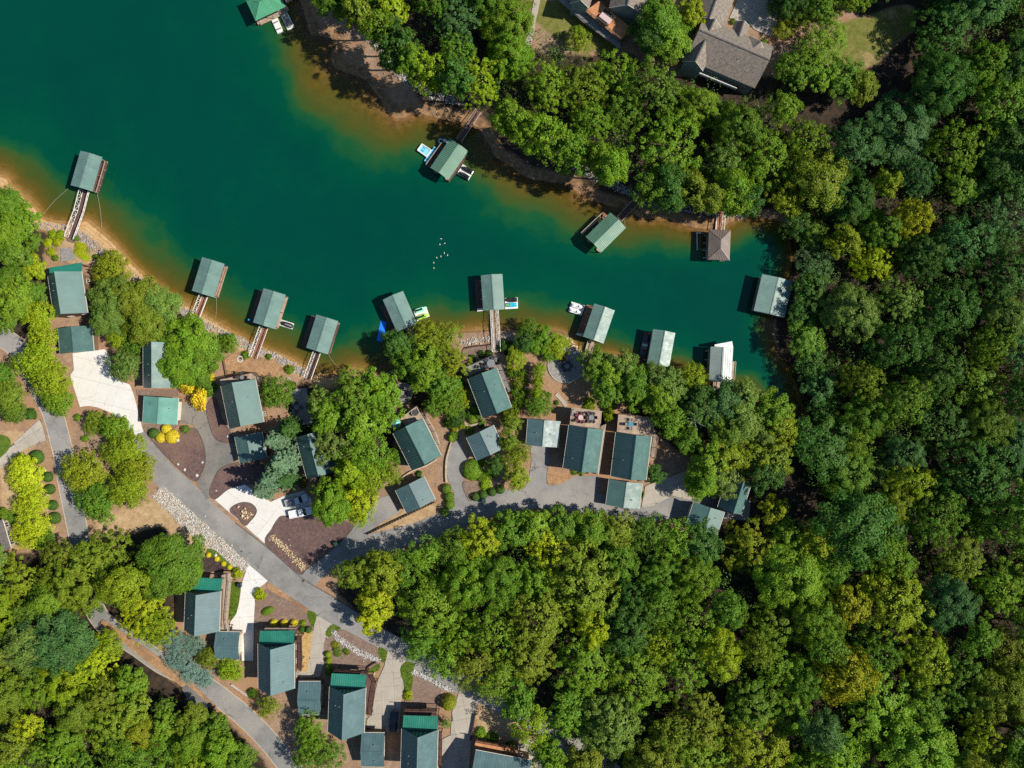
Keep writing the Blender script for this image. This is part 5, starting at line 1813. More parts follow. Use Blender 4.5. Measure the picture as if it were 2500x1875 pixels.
# lift frame at the brown hipped dock
P = [Vector((*at(p, 0.8), 0.8)) for p in pts("R 1296 622 1402 628 1395 760 1298 772")]
o = thing('boat_lift', 'empty boat lift frame left of the brown hipped dock', 'boat lift', (P[0].x, P[0].y, 0))
base = Vector((P[0].x, P[0].y, 0))
for i in range(4):
    bm = BM()
    bar(bm, P[i] - base, P[(i + 1) % 4] - base, 0.16)
    obj('beam', bm, 'white' if i == 3 else 'grey', o)
for p in P:
    bm = BM()
    q = p - base
    tube(bm, [q + Vector((0, 0, -1.6)), q + Vector((0, 0, 0.35))], 0.08, 8)
    obj('pile', bm, 'white', o)
# a dark boat in the shade of the lift frame dock: bow, cockpit, windscreen
x, y = at(pts("L 1012 700")[0], 0.5)
o = thing('runabout', 'small dark runabout moored beside the lift frame dock', 'boat', (x, y, -0.05), math.radians(-9))
bm = BM()
loft(bm, [[(-w_ * 0.6, y_, 0), (-w_, y_, h_), (w_, y_, h_), (w_ * 0.6, y_, 0)] for y_, w_, h_ in ((-2.6, 0.85, 0.6), (-1, 0.95, 0.65), (0.8, 0.9, 0.7), (1.9, 0.55, 0.78), (2.6, 0.08, 0.85))])
obj('hull', bm, 'car_dark', o)
bm = BM()
box(bm, -0.65, 0.65, -2.1, 0.4, 0.66, 0.72)
obj('cockpit', bm, 'grey', o)
for yy in (-1.6, -0.3):
    bm = BM()
    box(bm, -0.6, 0.6, yy - 0.25, yy + 0.25, 0.721, 0.98)
    obj('seat', bm, 'red_cloth' if yy < -1 else 'white', o)
bm = BM()
bar(bm, (-0.7, 0.55, 0.95), (0.7, 0.55, 0.95), 0.05, 0.4)
obj('windscreen', bm, 'glass', o)
# mooring ropes
for spec, lab in (("A 622 592 500 690 390 815", 'taut mooring rope left of the bent gangway'), ("A 880 640 900 780 915 960", 'taut mooring rope right of the bent gangway'),
                  ("E 290 470 288 560 280 660", 'mooring rope of the second dock from left'), ("E 1300 985 1350 1060 1420 1130", 'mooring rope of the fourth dock from left'),
                  ("R 655 580 645 520 650 470", 'mooring rope of the angled ribbed dock')):
    P2 = pts(spec)
    P = []
    for i, p in enumerate(P2):
        x, y = at(p, 0.2)
        gz = g(x, y)
        P.append((x, y, max(gz + 0.05, 0.42 - 0.3 * min(1, i))))
    bm = BM()
    base = Vector((P[0][0], P[0][1], 0))
    tube(bm, [Vector(p) - base for p in smooth_line(P, False, 5)], 0.03, 5)
    o = obj('mooring_rope', bm, 'rope')
    o.location = base
    tag(o, lab, 'rope', 'mooring ropes')
# ------------------------------------------------------------------ trees and shrubs
TREE_LEAVES = {}


def leaf_quads(C, Nn, size, r, fold=0.25):
    """Quads of given sizes at centres C facing Nn (numpy)."""
    n = len(C)
    t = r.normal(size=(n, 3))
    t -= (t * Nn).sum(1, keepdims=True) * Nn
    t /= np.linalg.norm(t, axis=1, keepdims=True) + 1e-9
    b = np.cross(Nn, t)
    s = size[:, None]
    asp = r.uniform(0.55, 0.9, (n, 1))
    V = np.stack([C - t * s * 0.6, C + b * s * asp * 0.5 + Nn * s * fold * r.uniform(-1, 1, (n, 1)), C + t * s * 0.6, C - b * s * asp * 0.5 + Nn * s * fold * r.uniform(-1, 1, (n, 1))], 1)
    return V.reshape(-1, 3), np.arange(4 * n).reshape(n, 4)


def broadleaf(seed, R=4.5, hgt=13.0, lobes=8, per=15, leaves=46, leaf=0.43, flat=0.8, clump_r=(0.42, 0.88), spiky=0.15, open_=0.0):
    r = np.random.default_rng(seed)
    cz = hgt - R * flat
    cents, Cs, Ns, Sz, Cl = [], [], [], [], []
    lob = [(r.uniform(-0.1, 0.1) * R, r.uniform(-0.1, 0.1) * R, cz + R * flat * 0.45, R * r.uniform(0.42, 0.55))]
    a0 = r.uniform(0, 6.28)
    for k in range(lobes):
        a = a0 + 6.283 * k / lobes + r.uniform(-0.3, 0.3)
        rr = R * r.uniform(0.45, 0.68)
        lob.append((rr * math.cos(a), rr * math.sin(a), cz + R * flat * r.uniform(-0.45, 0.15), R * r.uniform(0.30, 0.47)))
    for li, (lx, ly, lz, lr) in enumerate(lob):
        for j in range(per):
            d = r.normal(size=3)
            d[2] = abs(d[2]) * 0.9 - 0.25
            d /= np.linalg.norm(d)
            rad = lr * (r.uniform(0.55, 1.06) + spiky * r.random())
            c = np.array([lx, ly, lz]) + d * rad * np.array([1, 1, 0.95])
            cents.append(c)
            cr = r.uniform(*clump_r)
            m_ = int(leaves * (cr / 0.8) ** 2 * (1 - open_ * r.random()))
            q = r.normal(size=(m_, 3))
            q[:, 2] = np.where(q[:, 2] < -0.2, -q[:, 2] * 0.6, q[:, 2])
            q /= np.linalg.norm(q, axis=1, keepdims=True)
            pos = c + q * cr * r.uniform(0.45, 1.0, (m_, 1)) * np.array([1, 1, 0.72])
            mac = pos - np.array([0, 0, cz - R * flat * 0.35])
            mac /= np.linalg.norm(mac, axis=1, keepdims=True)
            nn = q * 0.55 + mac * 0.75 + np.array([0, 0, 0.12]) + r.normal(size=(m_, 3)) * 0.34
            nn /= np.linalg.norm(nn, axis=1, keepdims=True)
            Cs.append(pos)
            Ns.append(nn)
            Sz.append(leaf * r.uniform(0.65, 1.35, m_))
            Cl.append(np.full(m_, np.clip(r.normal(0.5, 0.26), 0, 1)))
    # leaves deep inside the crown
    m_ = int(420 * (1 - open_))
    q = r.normal(size=(m_, 3))
    q /= np.linalg.norm(q, axis=1, keepdims=True)
    Cs.append(np.array([0, 0, cz - 0.2]) + q * R * 0.62 * r.random((m_, 1)) ** 0.4 * np.array([1, 1, flat * 0.8]))
    nn = q + np.array([0, 0, 0.6])
    Ns.append(nn / np.linalg.norm(nn, axis=1, keepdims=True))
    Sz.append(leaf * r.uniform(1.2, 2.0, m_))
    Cl.append(r.uniform(0.2, 0.6, m_))
    V, F = leaf_quads(np.concatenate(Cs), np.concatenate(Ns), np.concatenate(Sz), r)
    cl = np.repeat(np.concatenate(Cl), 4)
    crown = mesh_np('crown_mesh', V, F, {'clump': cl})
    crown.materials.append(M['leaf'])
    bm = BM()
    bend = r.uniform(-0.25, 0.25, 2)
    tube(bm, [(0, 0, -0.6), (0, 0, 0.2), (bend[0], bend[1], cz * 0.5), (bend[0] * 0.6, bend[1] * 0.6, cz), (0, 0, hgt - R * 0.5)], [0.30, 0.25, 0.19, 0.14, 0.04], 7)
    for lx, ly, lz, lr in lob[1:]:
        s = Vector((bend[0] * 0.8, bend[1] * 0.8, cz * r.uniform(0.55, 0.8)))
        e = Vector((lx, ly, lz + lr * 0.3))
        mid = s.lerp(e, 0.5) + Vector((0, 0, 0.25))
        tube(bm, [s, mid, e], [0.11, 0.075, 0.03], 5, False)
        for _ in range(2):
            e2 = e + Vector((r.uniform(-1, 1), r.uniform(-1, 1), r.uniform(0.1, 0.8))) * lr * 0.7
            tube(bm, [mid.lerp(e, 0.5), e2], [0.05, 0.015], 4, False)
    me_ = bpy.data.meshes.new('trunk_mesh')
    bm.to_mesh(me_)
    bm.free()
    me_.materials.append(M['bark'])
    return {'R': R, 'h': hgt, 'crown': crown, 'trunk': me_, 'cz': cz}


def conifer(seed, R=3.2, hgt=14.0, levels=17, droop=0.25, leaf=0.3):
    r = np.random.default_rng(seed)
    Cs, Ns, Sz, Cl = [], [], [], []
    bm = BM()
    tube(bm, [(0, 0, -0.6), (0, 0, hgt * 0.5), (0, 0, hgt - 0.2)], [0.26, 0.15, 0.02], 7)
    for lv in range(levels):
        f = lv / (levels - 1)
        z = hgt * (0.16 + 0.82 * f)
        rad = R * (1 - f) ** 0.75 * r.uniform(0.85, 1.1) + 0.15
        nb = int(6 + 4 * (1 - f))
        a0 = r.uniform(0, 6.28)
        for k in range(nb):
            a = a0 + 6.283 * k / nb + r.uniform(-0.2, 0.2)
            L_ = rad * r.uniform(0.72, 1.15)
            d = np.array([math.cos(a), math.sin(a), 0])
            cl = np.clip(r.normal(0.5, 0.25), 0, 1)
            tube(bm, [(0, 0, z), (d[0] * L_ * 0.5, d[1] * L_ * 0.5, z - droop * L_ * 0.25), (d[0] * L_, d[1] * L_, z - droop * L_ * 0.4)], [0.05, 0.03, 0.01], 4, False)
            m_ = int(6 + 13 * L_)
            t = r.random(m_) ** 0.7
            side = np.array([-d[1], d[0], 0])
            pos = d * (t * L_)[:, None] + side * (r.normal(size=m_) * 0.20 * (1.1 - t) * L_)[:, None]
            pos[:, 2] = z - droop * L_ * 0.4 * t + r.normal(size=m_) * 0.09 + 0.08
            nn = np.array([0, 0, 0.9]) + d * 0.35 + r.normal(size=(m_, 3)) * 0.4
            nn /= np.linalg.norm(nn, axis=1, keepdims=True)
            Cs.append(pos)
            Ns.append(nn)
            Sz.append(leaf * r.uniform(0.8, 1.6, m_))
            Cl.append(np.full(m_, cl))
    V, F = leaf_quads(np.concatenate(Cs), np.concatenate(Ns), np.concatenate(Sz), r)
    crown = mesh_np('needles_mesh', V, F, {'clump': np.repeat(np.concatenate(Cl), 4)})
    crown.materials.append(M['needle'])
    me_ = bpy.data.meshes.new('conifer_trunk_mesh')
    bm.to_mesh(me_)
    bm.free()
    me_.materials.append(M['bark'])
    return {'R': R, 'h': hgt, 'crown': crown, 'trunk': me_, 'cz': hgt * 0.5}


def shrub(seed, R=1.5, hgt=1.7, n=2200, leaf=0.16, smooth_=0.0, mat='leaf'):
    """A dome of leaves on short stems; smooth_ = 1 is clipped."""
    r = np.random.default_rng(seed)
    q = r.normal(size=(n, 3))
    q[:, 2] = np.abs(q[:, 2])
    q /= np.linalg.norm(q, axis=1, keepdims=True)
    k = 14
    dirs = r.normal(size=(k, 3))
    dirs[:, 2] = np.abs(dirs[:, 2])
    dirs /= np.linalg.norm(dirs, axis=1, keepdims=True)
    near = (q @ dirs.T).max(1)
    lump = 1 - (1 - smooth_) * 0.55 * np.clip((1 - near) * 6, 0, 1)
    rad = lump * r.uniform(0.90 if smooth_ else 0.7, 1.0 if smooth_ else 1.05, n)
    pos = q * rad[:, None] * np.array([R, R, hgt * 0.95]) + np.array([0, 0, 0.06])
    nn = q + r.normal(size=(n, 3)) * (0.18 if smooth_ else 0.4)
    nn /= np.linalg.norm(nn, axis=1, keepdims=True)
    V, F = leaf_quads(pos, nn, leaf * r.uniform(0.7, 1.4, n), r)
    cl = np.clip(0.5 + r.normal(size=k) * 0.2, 0, 1)[(q @ dirs.T).argmax(1)]
    crown = mesh_np('shrub_mesh', V, F, {'clump': np.repeat(cl, 4)})
    crown.materials.append(M[mat])
    bm = BM()
    for j in range(6):
        a = 6.283 * j / 6
        tube(bm, [(0.06 * math.cos(a), 0.06 * math.sin(a), -0.15), (R * 0.6 * math.cos(a), R * 0.6 * math.sin(a), hgt * 0.6)], [0.035, 0.012], 5, False)
    me_ = bpy.data.meshes.new('stems_mesh')
    bm.to_mesh(me_)
    bm.free()
    me_.materials.append(M['bark'])
    return {'R': R, 'h': hgt, 'crown': crown, 'trunk': me_, 'cz': hgt * 0.5}


BROAD = [broadleaf(100 + i, lobes=RNG.choice((6, 7, 8, 9)), flat=RNG.uniform(0.95, 1.2), leaf=RNG.uniform(0.26, 0.34), leaves=84, spiky=RNG.choice((0, 0.15, 0.3)), open_=RNG.choice((0, 0, 0.25))) for i in range(10)]
LUMPY = [broadleaf(200 + i, lobes=11, per=12, leaves=100, leaf=0.28, clump_r=(0.7, 1.25), flat=1.05) for i in range(4)]
FEATH = [broadleaf(300 + i, lobes=9, per=20, leaves=60, leaf=0.24, clump_r=(0.4, 0.7), flat=1.1, spiky=0.35, open_=0.2) for i in range(5)]
DOME = [broadleaf(400 + i, lobes=9, per=26, leaves=46, leaf=0.27, clump_r=(0.45, 0.75), flat=0.7, R=4.5, hgt=8.5) for i in range(3)]
CONIF = [conifer(500 + i) for i in range(3)]
PINES = [broadleaf(600 + i, lobes=10, per=10, leaves=80, leaf=0.26, clump_r=(0.7, 1.1), flat=0.7, spiky=0.2) for i in range(2)]
SHRUB = [shrub(700 + i) for i in range(4)]
BALL = [shrub(800 + i, 1.3, 1.9, 2600, 0.12, 1.0, 'clipped') for i in range(2)]
BIG = [broadleaf(900 + i, R=7.2, hgt=15.0, lobes=RNG.choice((11, 13, 15)), per=20, leaves=118, leaf=RNG.uniform(0.24, 0.30), clump_r=RNG.choice(((0.45, 0.95), (0.6, 1.2), (0.4, 0.8))), flat=RNG.uniform(0.95, 1.2), spiky=RNG.choice((0.05, 0.15, 0.3)), open_=RNG.choice((0, 0.1, 0.3))) for i in range(10)]
KINDS = {'big': BIG, 'broad': BROAD, 'lumpy': LUMPY, 'feath': FEATH, 'dome': DOME, 'conif': CONIF, 'pine': PINES, 'shrub': SHRUB, 'ball': BALL}
COLR = {'citron': (0.43, 0.50, 0.018), 'green': (0.117, 0.227, 0.019), 'lime': (0.249, 0.352, 0.014), 'olive': (0.175, 0.240, 0.019), 'dark': (0.063, 0.150, 0.022), 'sage': (0.151, 0.240, 0.040), 'blue': (0.182, 0.297, 0.242), 'teal': (0.074, 0.171, 0.044), 'spruce': (0.142, 0.246, 0.130), 'yellow': (0.693, 0.588, 0.032), 'gold': (0.293, 0.329, 0.015), 'yolive': (0.230, 0.295, 0.015), 'mid': (0.158, 0.284, 0.018), 'rust': (0.232, 0.157, 0.041), 'ylime': (0.375, 0.444, 0.015)}
CNAME = {'citron': 'bright yellow green', 'green': 'green', 'lime': 'lime green', 'olive': 'olive green', 'dark': 'dark green', 'sage': 'sage green', 'blue': 'silvery blue green', 'spruce': 'blue green', 'teal': 'bluish green', 'yellow': 'bright yellow', 'gold': 'golden', 'yolive': 'yellowish olive', 'mid': 'fresh green', 'rust': 'russet', 'ylime': 'yellow green'}
PLANTS = []          # (object, photo px, colour, kind word, size word, zone, group)


def plant(p, r_px, h, colour, kind='broad', squash=(1, 1), zone=None, group=None, word=None, jitter=0.1, rank=None):
    src = RNG.choice(KINDS[kind])
    frac = 0.62 if kind not in ('shrub', 'ball') else 0.5
    z = 3.0
    for _ in range(4):
        x, y = at(p, z + h * frac)
        z = max(g(x, y), 0.0)
    k = (H - z - h * frac) / H
    Rm = r_px * MPP * k
    sh_ = kind in ('shrub', 'ball')
    word = word or ('shrub' if sh_ else ('conifer' if kind == 'conif' else 'tree'))
    nm = 'shrub' if sh_ else 'conifer' if kind == 'conif' else 'pine_tree' if kind == 'pine' else 'juniper' if word == 'juniper' else 'ornamental_tree' if (kind == 'dome' or h < 6.5) and not zone else 'broadleaf_tree'
    o = bpy.data.objects.new(nm, None)
    COL.objects.link(o)
    o.location = (x, y, z)
    o.rotation_euler = (0, 0, RNG.uniform(0, 6.283))
    sx = Rm / src['R'] * (1.0 if sh_ else ({'south': 1.26, 'left': 1.2}.get(zone, 1.16) if zone else (1.0 if kind == 'dome' else 0.95)))
    o.scale = (sx * squash[0], sx * squash[1], h / src['h'])
    c = COLR[colour]
    br = 1 + RNG.uniform(-jitter, jitter)
    cc = tuple(min(1, a * br * (1 + RNG.uniform(-0.06, 0.06))) for a in c)
    for nm, me_ in (('crown' if not sh_ else 'foliage', src['crown']), ('trunk' if not sh_ else 'stems', src['trunk'])):
        ch = bpy.data.objects.new(nm, me_)
        COL.objects.link(ch)
        ch.parent = o
        ch.color = (*cc, 1)
    size = 'small' if r_px < 26 else ('tall' if h > 13 else ('large' if r_px > 55 else 'rounded'))
    if sh_:
        size = 'clipped ball' if kind == 'ball' else ('low' if r_px < 20 else 'spreading')
    PLANTS.append((o, p, colour, word, size, zone, group))
    return o


def T(spec, r, h, colour, kind='broad', **kw):
    for p in pts(spec):
        plant(p, r, h, colour, kind, **kw)


GT, GS = 'trees among the cabins', 'garden shrubs'
kwT, kwS = dict(group=GT), dict(group=GS)
# left side
T("A 200 880", 52, 9, 'mid', 'broad', **kwT)
T("A 60 760", 48, 9, 'green', 'lumpy', **kwT)
T("A 60 1010", 52, 10, 'mid', 'lumpy', **kwT)
T("A 290 1070", 26, 5, 'green', 'broad', **kwT)
T("A 130 1200", 46, 9, 'green', 'broad', **kwT)
T("A 300 1310", 38, 6, 'lime', 'broad', **kwT)
T("A 90 1430", 40, 8, 'green', 'lumpy', **kwT)
T("B 110 80", 62, 10, 'mid', 'broad', **kwT)
T("B 330 60", 32, 7, 'green', 'broad', **kwT)
T("B 330 260", 46, 7, 'lime', 'dome', **kwT)
T("B 60 290", 36, 8, 'green', 'broad', **kwT)
T("B 370 480", 42, 7, 'lime', 'dome', **kwT)
T("B 330 680", 56, 8, 'lime', 'dome', **kwT)
T("B 440 830", 52, 8, 'lime', 'dome', **kwT)
T("B 510 1040", 38, 6, 'mid', 'dome', **kwT)
T("B 60 980", 46, 7, 'olive', 'dome', **kwT)
T("B 10 800", 36, 7, 'green', 'dome', **kwT)
T("B 100 1110", 34, 6, 'green', 'dome', **kwT)
T("B 262 1150", 17, 1.8, 'dark', 'shrub', **kwS)
T("A 990 1330", 52, 6, 'yolive', 'dome', **kwT)
T("A 470 1010 540 1010", 15, 1.2, 'lime', 'shrub', **kwS)
T("A 425 1080 510 1075 455 1160", 13, 1.1, 'ylime', 'shrub', **kwS)
T("A 490 1215 680 1040 855 1205", 9, 0.9, 'green', 'shrub', **kwS)
T("A 715 1170 720 1110 760 1200", 16, 0.5, 'ylime', 'shrub', **kwS)
T("B 1010 120", 60, 9, 'sage', 'lumpy', **kwT)
T("B 1230 130", 62, 10, 'olive', 'lumpy', **kwT)
T("B 1420 180", 56, 9, 'sage', 'lumpy', **kwT)
T("B 970 280", 45, 8, 'sage', 'lumpy', **kwT)
T("B 1300 340", 55, 9, 'olive', 'lumpy', **kwT)
T("B 1680 500", 70, 10, 'mid', 'lumpy', **kwT)
T("B 1640 700", 60, 9, 'mid', 'lumpy', **kwT)
T("B 1830 620", 48, 8, 'green', 'lumpy', **kwT)
T("B 1750 760", 38, 7, 'green', 'lumpy', **kwT)
T("B 2050 500", 28, 4, 'mid', 'dome', **kwT)
T("B 1120 700", 42, 7, 'sage', 'dome', **kwT)
T("B 1060 455", 32, 5, 'lime', 'dome', **kwT)
T("B 1190 520", 28, 5, 'green', 'dome', **kwT)
T("B 1690 890", 24, 3.2, 'yellow', 'shrub', **kwS)
T("B 1790 1010", 34, 3.4, 'yellow', 'shrub', squash=(1, 0.75), **kwS)
T("B 1880 820", 15, 2.6, 'yellow', 'shrub', **kwS)
T("B 1850 900", 28, 2.6, 'green', 'shrub', **kwS)
T("B 1540 1350", 18, 1.5, 'yellow', 'ball', **kwS)
T("B 1440 1360 1490 1280", 13, 1.3, 'yellow', 'ball', **kwS)
T("B 1375 1320", 13, 1.5, 'dark', 'ball', **kwS)
T("B 1660 1280", 13, 1.0, 'sage', 'shrub', **kwS)
T("C 740 390", 57, 6.5, 'yolive', 'dome', **kwT)
T("C 1120 200", 56, 7, 'lime', 'dome', **kwT)
T("C 1210 360", 50, 7, 'yolive', 'dome', **kwT)
T("C 1140 530", 56, 7, 'yolive', 'dome', **kwT)
T("C 880 650", 54, 7, 'green', 'dome', **kwT)
T("B 1030 1290", 40, 6, 'mid', 'dome', **kwT)
T("B 1060 1230", 18, 3.5, 'ylime', 'shrub', **kwS)
T("B 850 1220", 32, 4, 'olive', 'dome', **kwT)
T("B 760 1365 690 1180", 11, 1.0, 'mid', 'shrub', **kwS)
T("C 210 400", 49, 4.5, 'citron', 'dome', **kwT)
T("C 265 645", 47, 4.5, 'citron', 'dome', **kwT)
T("C 290 920", 51, 4.5, 'citron', 'dome', **kwT)
T("C 400 1000", 28, 4, 'green', 'dome', **kwT)
T("C 318 245", 18, 1.9, 'dark', 'ball', **kwS)
T("C 175 255 420 425 440 535 465 680", 13, 1.5, 'dark', 'ball', **kwS)
T("C 482 795", 15, 1.7, 'dark', 'ball', **kwS)
T("C 30 760", 24, 1.9, 'mid', 'shrub', **kwS)
T("C 90 800", 20, 1.6, 'green', 'shrub', **kwS)
# trees above the left woodland
T("C 1530 1200", 78, 11, 'green', 'lumpy', **kwT)
T("C 1450 1330", 55, 10, 'green', 'lumpy', **kwT)
T("C 1680 1290", 40, 9, 'mid', 'lumpy', **kwT)
# blue spreading junipers and neighbours
T("G 90 800", 34, 2.6, 'blue', 'feath', word='juniper', **kwT)
T("G 130 960", 38, 2.6, 'blue', 'feath', word='juniper', **kwT)
T("G 260 830", 32, 2.6, 'blue', 'feath', word='juniper', **kwT)
T("G 250 1070", 36, 2.6, 'blue', 'feath', word='juniper', **kwT)
T("G 370 1130", 28, 2.4, 'blue', 'feath', word='juniper', **kwT)
T("G 160 890", 16, 2.0, 'rust', 'feath', word='juniper', **kwT)
T("G 395 950", 27, 4.0, 'olive', 'dome', **kwT)
T("G 590 1060", 33, 4.0, 'lime', 'dome', **kwT)
T("G 930 1390", 34, 4.5, 'olive', 'feath', **kwT)
T("G 790 1270", 14, 1.4, 'green', 'shrub', **kwS)
T("G 400 20 475 55 535 98 590 130", 7, 0.8, 'yellow', 'ball', **kwS)
T("G 660 190", 16, 1.7, 'ylime', 'shrub', **kwS)
T("G 860 370", 18, 1.8, 'ylime', 'shrub', **kwS)
T("G 930 525", 17, 1.0, 'mid', 'ball', squash=(1, 0.6), **kwS)
T("G 985 632 1078 632 1168 632", 9.5, 1.3, 'yellow', 'ball', **kwS)
T("G 1250 636", 9, 1.0, 'lime', 'shrub', **kwS)
T("G 1240 690 1298 695", 9, 1.4, 'dark', 'ball', **kwS)
T("G 1475 915 1482 970 1480 1028", 8.5, 1.3, 'lime', 'ball', **kwS)
T("G 1480 1070", 10, 1.3, 'green', 'ball', **kwS)
T("G 1560 890", 14, 0.9, 'sage', 'shrub', **kwS)
T("G 1640 890", 10, 0.8, 'olive', 'shrub', **kwS)
T("G 1545 830", 12, 0.8, 'gold', 'shrub', **kwS)
T("I 1455 1080", 20, 3.0, 'yolive', 'ball', **kwS)
T("I 1435 1260", 15, 2.2, 'sage', 'feath', **kwS)
T("I 1090 1010", 14, 1.3, 'ylime', 'shrub', **kwS)
T("I 1740 1350 1850 1395", 17, 1.3, 'mid', 'shrub', **kwS)
T("I 2010 1450", 12, 1.0, 'sage', 'shrub', **kwS)
# bottom: tree beside the road
T("I 190 1290", 38, 7, 'mid', 'feath', **kwT)
T("I 230 1450", 44, 8, 'mid', 'feath', **kwT)
T("I 380 1560", 46, 8, 'green', 'feath', **kwT)
T("I 180 1600", 42, 8, 'green', 'feath', **kwT)
# centre: the big group of trees and the conifers
T("E 1500 1250", 48, 11, 'mid', 'feath', **kwT)
T("E 1720 1330", 62, 12, 'mid', 'broad', **kwT)
T("E 1520 1400", 60, 12, 'green', 'broad', **kwT)
T("E 1230 1420", 45, 10, 'sage', 'broad', **kwT)
T("E 1790 1480", 55, 12, 'mid', 'feath', **kwT)
T("F 1300 60", 55, 11, 'mid', 'broad', **kwT)
T("F 1600 150", 62, 13, 'mid', 'broad', **kwT)
T("F 1320 330", 50, 11, 'sage', 'broad', **kwT)
T("F 1640 390", 62, 12, 'mid', 'feath', **kwT)
T("F 1480 560", 50, 11, 'lime', 'broad', **kwT)
T("F 1680 620", 50, 10, 'lime', 'feath', **kwT)
T("F 1290 760", 46, 12, 'mid', 'broad', **kwT)
T("F 1330 880", 46, 11, 'mid', 'lumpy', **kwT)
T("F 1560 800", 55, 9, 'ylime', 'feath', **kwT)
T("F 1570 930", 40, 8, 'lime', 'feath', **kwT)
T("F 1840 560", 36, 5, 'olive', 'feath', **kwT)
T("F 1900 420", 24, 4, 'green', 'feath', **kwT)
T("F 800 280", 38, 13, 'spruce', 'conif', **kwT)
T("F 870 470", 44, 15, 'spruce', 'conif', **kwT)
T("F 770 620", 42, 14, 'spruce', 'conif', **kwT)
T("F 690 730", 34, 11, 'spruce', 'conif', **kwT)
T("F 900 640", 30, 9, 'teal', 'conif', **kwT)
T("F 930 180", 36, 10, 'dark', 'conif', **kwT)
T("E 820 1330", 44, 6, 'green', 'dome', **kwT)
T("E 940 1110 960 1260 550 990", 14, 1.3, 'mid', 'shrub', **kwS)
T("E 760 1000", 10, 0.9, 'green', 'shrub', **kwS)
# around the central cabin
T("J 450 720", 52, 10, 'dark', 'broad', **kwT)
T("J 560 880", 48, 10, 'green', 'broad', **kwT)
T("J 720 640", 52, 9, 'yolive', 'feath', **kwT)
T("J 880 640", 45, 8, 'olive', 'feath', **kwT)
T("J 700 800", 52, 10, 'mid', 'broad', **kwT)
T("J 920 870", 48, 9, 'yolive', 'feath', **kwT)
T("J 720 980", 52, 10, 'mid', 'broad', **kwT)
T("J 860 1090", 46, 9, 'green', 'broad', **kwT)
T("J 900 1220", 40, 8, 'mid', 'dome', **kwT)
T("J 780 1260", 30, 7, 'green', 'broad', **kwT)
T("J 970 1370", 24, 3, 'dark', 'dome', **kwT)
T("J 1510 835", 33, 4, 'yolive', 'broad', **kwT)
T("J 1620 560", 30, 6, 'green', 'feath', **kwT)
T("J 1600 690", 36, 6, 'dark', 'broad', **kwT)
T("J 1740 650", 38, 6, 'mid', 'broad', **kwT)
T("J 1880 700", 36, 5, 'lime', 'broad', **kwT)
T("J 1810 760", 28, 4, 'mid', 'dome', **kwT)
T("J 1715 930 1705 1040 1695 1140", 19, 4.5, 'lime', 'dome', **kwT)
T("J 1720 1250", 34, 5, 'green', 'dome', **kwT)
T("J 1540 1040", 22, 2.5, 'olive', 'shrub', **kwS)
T("J 1010 1060", 22, 2.5, 'green', 'shrub', **kwS)
T("J 1045 1140 1060 1220", 18, 3.5, 'gold', 'feath', **kwT)
T("J 1140 1290 1115 1380", 12, 1.5, 'mid', 'ball', **kwS)
T("J 960 1460 1020 1440", 12, 1.4, 'gold', 'shrub', **kwS)
T("J 1090 1480", 14, 1.4, 'olive', 'shrub', **kwS)
T("J 1200 1420", 12, 1.1, 'green', 'shrub', **kwS)
T("J 1120 830 1200 790 1270 790", 11, 1.2, 'dark', 'shrub', **kwS)
T("J 1530 1220", 20, 2.0, 'mid', 'shrub', **kwS)
T("K 925 440", 11, 1.6, 'lime', 'ball', squash=(0.75, 1), **kwS)
T("K 1120 730", 27, 1.9, 'mid', 'ball', **kwS)
T("K 1240 850", 20, 1.2, 'lime', 'shrub', **kwS)
T("K 880 900 905 970 910 1040", 13, 1.6, 'green', 'ball', **kwS)
T("K 870 1110", 11, 1.2, 'mid', 'ball', **kwS)
T("K 1145 970 1215 950 1295 928 1370 906", 11.5, 1.6, 'dark', 'ball', **kwS)
T("K 1460 330", 30, 6, 'olive', 'feath', **kwT)
T("K 1450 480", 32, 6, 'olive', 'broad', **kwT)
T("K 1560 560", 26, 5, 'olive', 'feath', **kwT)
T("K 1500 660", 34, 6, 'yolive', 'feath', **kwT)
T("K 1520 800", 34, 6, 'yolive', 'broad', **kwT)
T("K 1330 680", 30, 5, 'dark', 'broad', **kwT)
T("K 640 765", 10, 1.0, 'dark', 'shrub', **kwS)
T("L 215 1230 150 1160", 8, 0.7, 'green', 'shrub', **kwS)
T("L 1380 1130", 30, 6, 'green', 'feath', **kwT)
T("J 1480 960 1560 960 1500 1120 1560 1150", 17, 2.2, 'green', 'shrub', **kwS)
T("J 1440 1330 1490 1290 1480 1400", 20, 3.0, 'olive', 'shrub', **kwS)
T("J 985 1000 1000 1110 1090 1340 1170 1340 1010 1320", 14, 1.7, 'green', 'shrub', **kwS)
T("J 1400 720 1450 740", 20, 2.4, 'dark', 'shrub', **kwS)
T("K 1290 760 1210 800 1180 660", 16, 1.3, 'mid', 'shrub', **kwS)
T("J 940 1530 900 1420", 15, 1.6, 'green', 'shrub', **kwS)
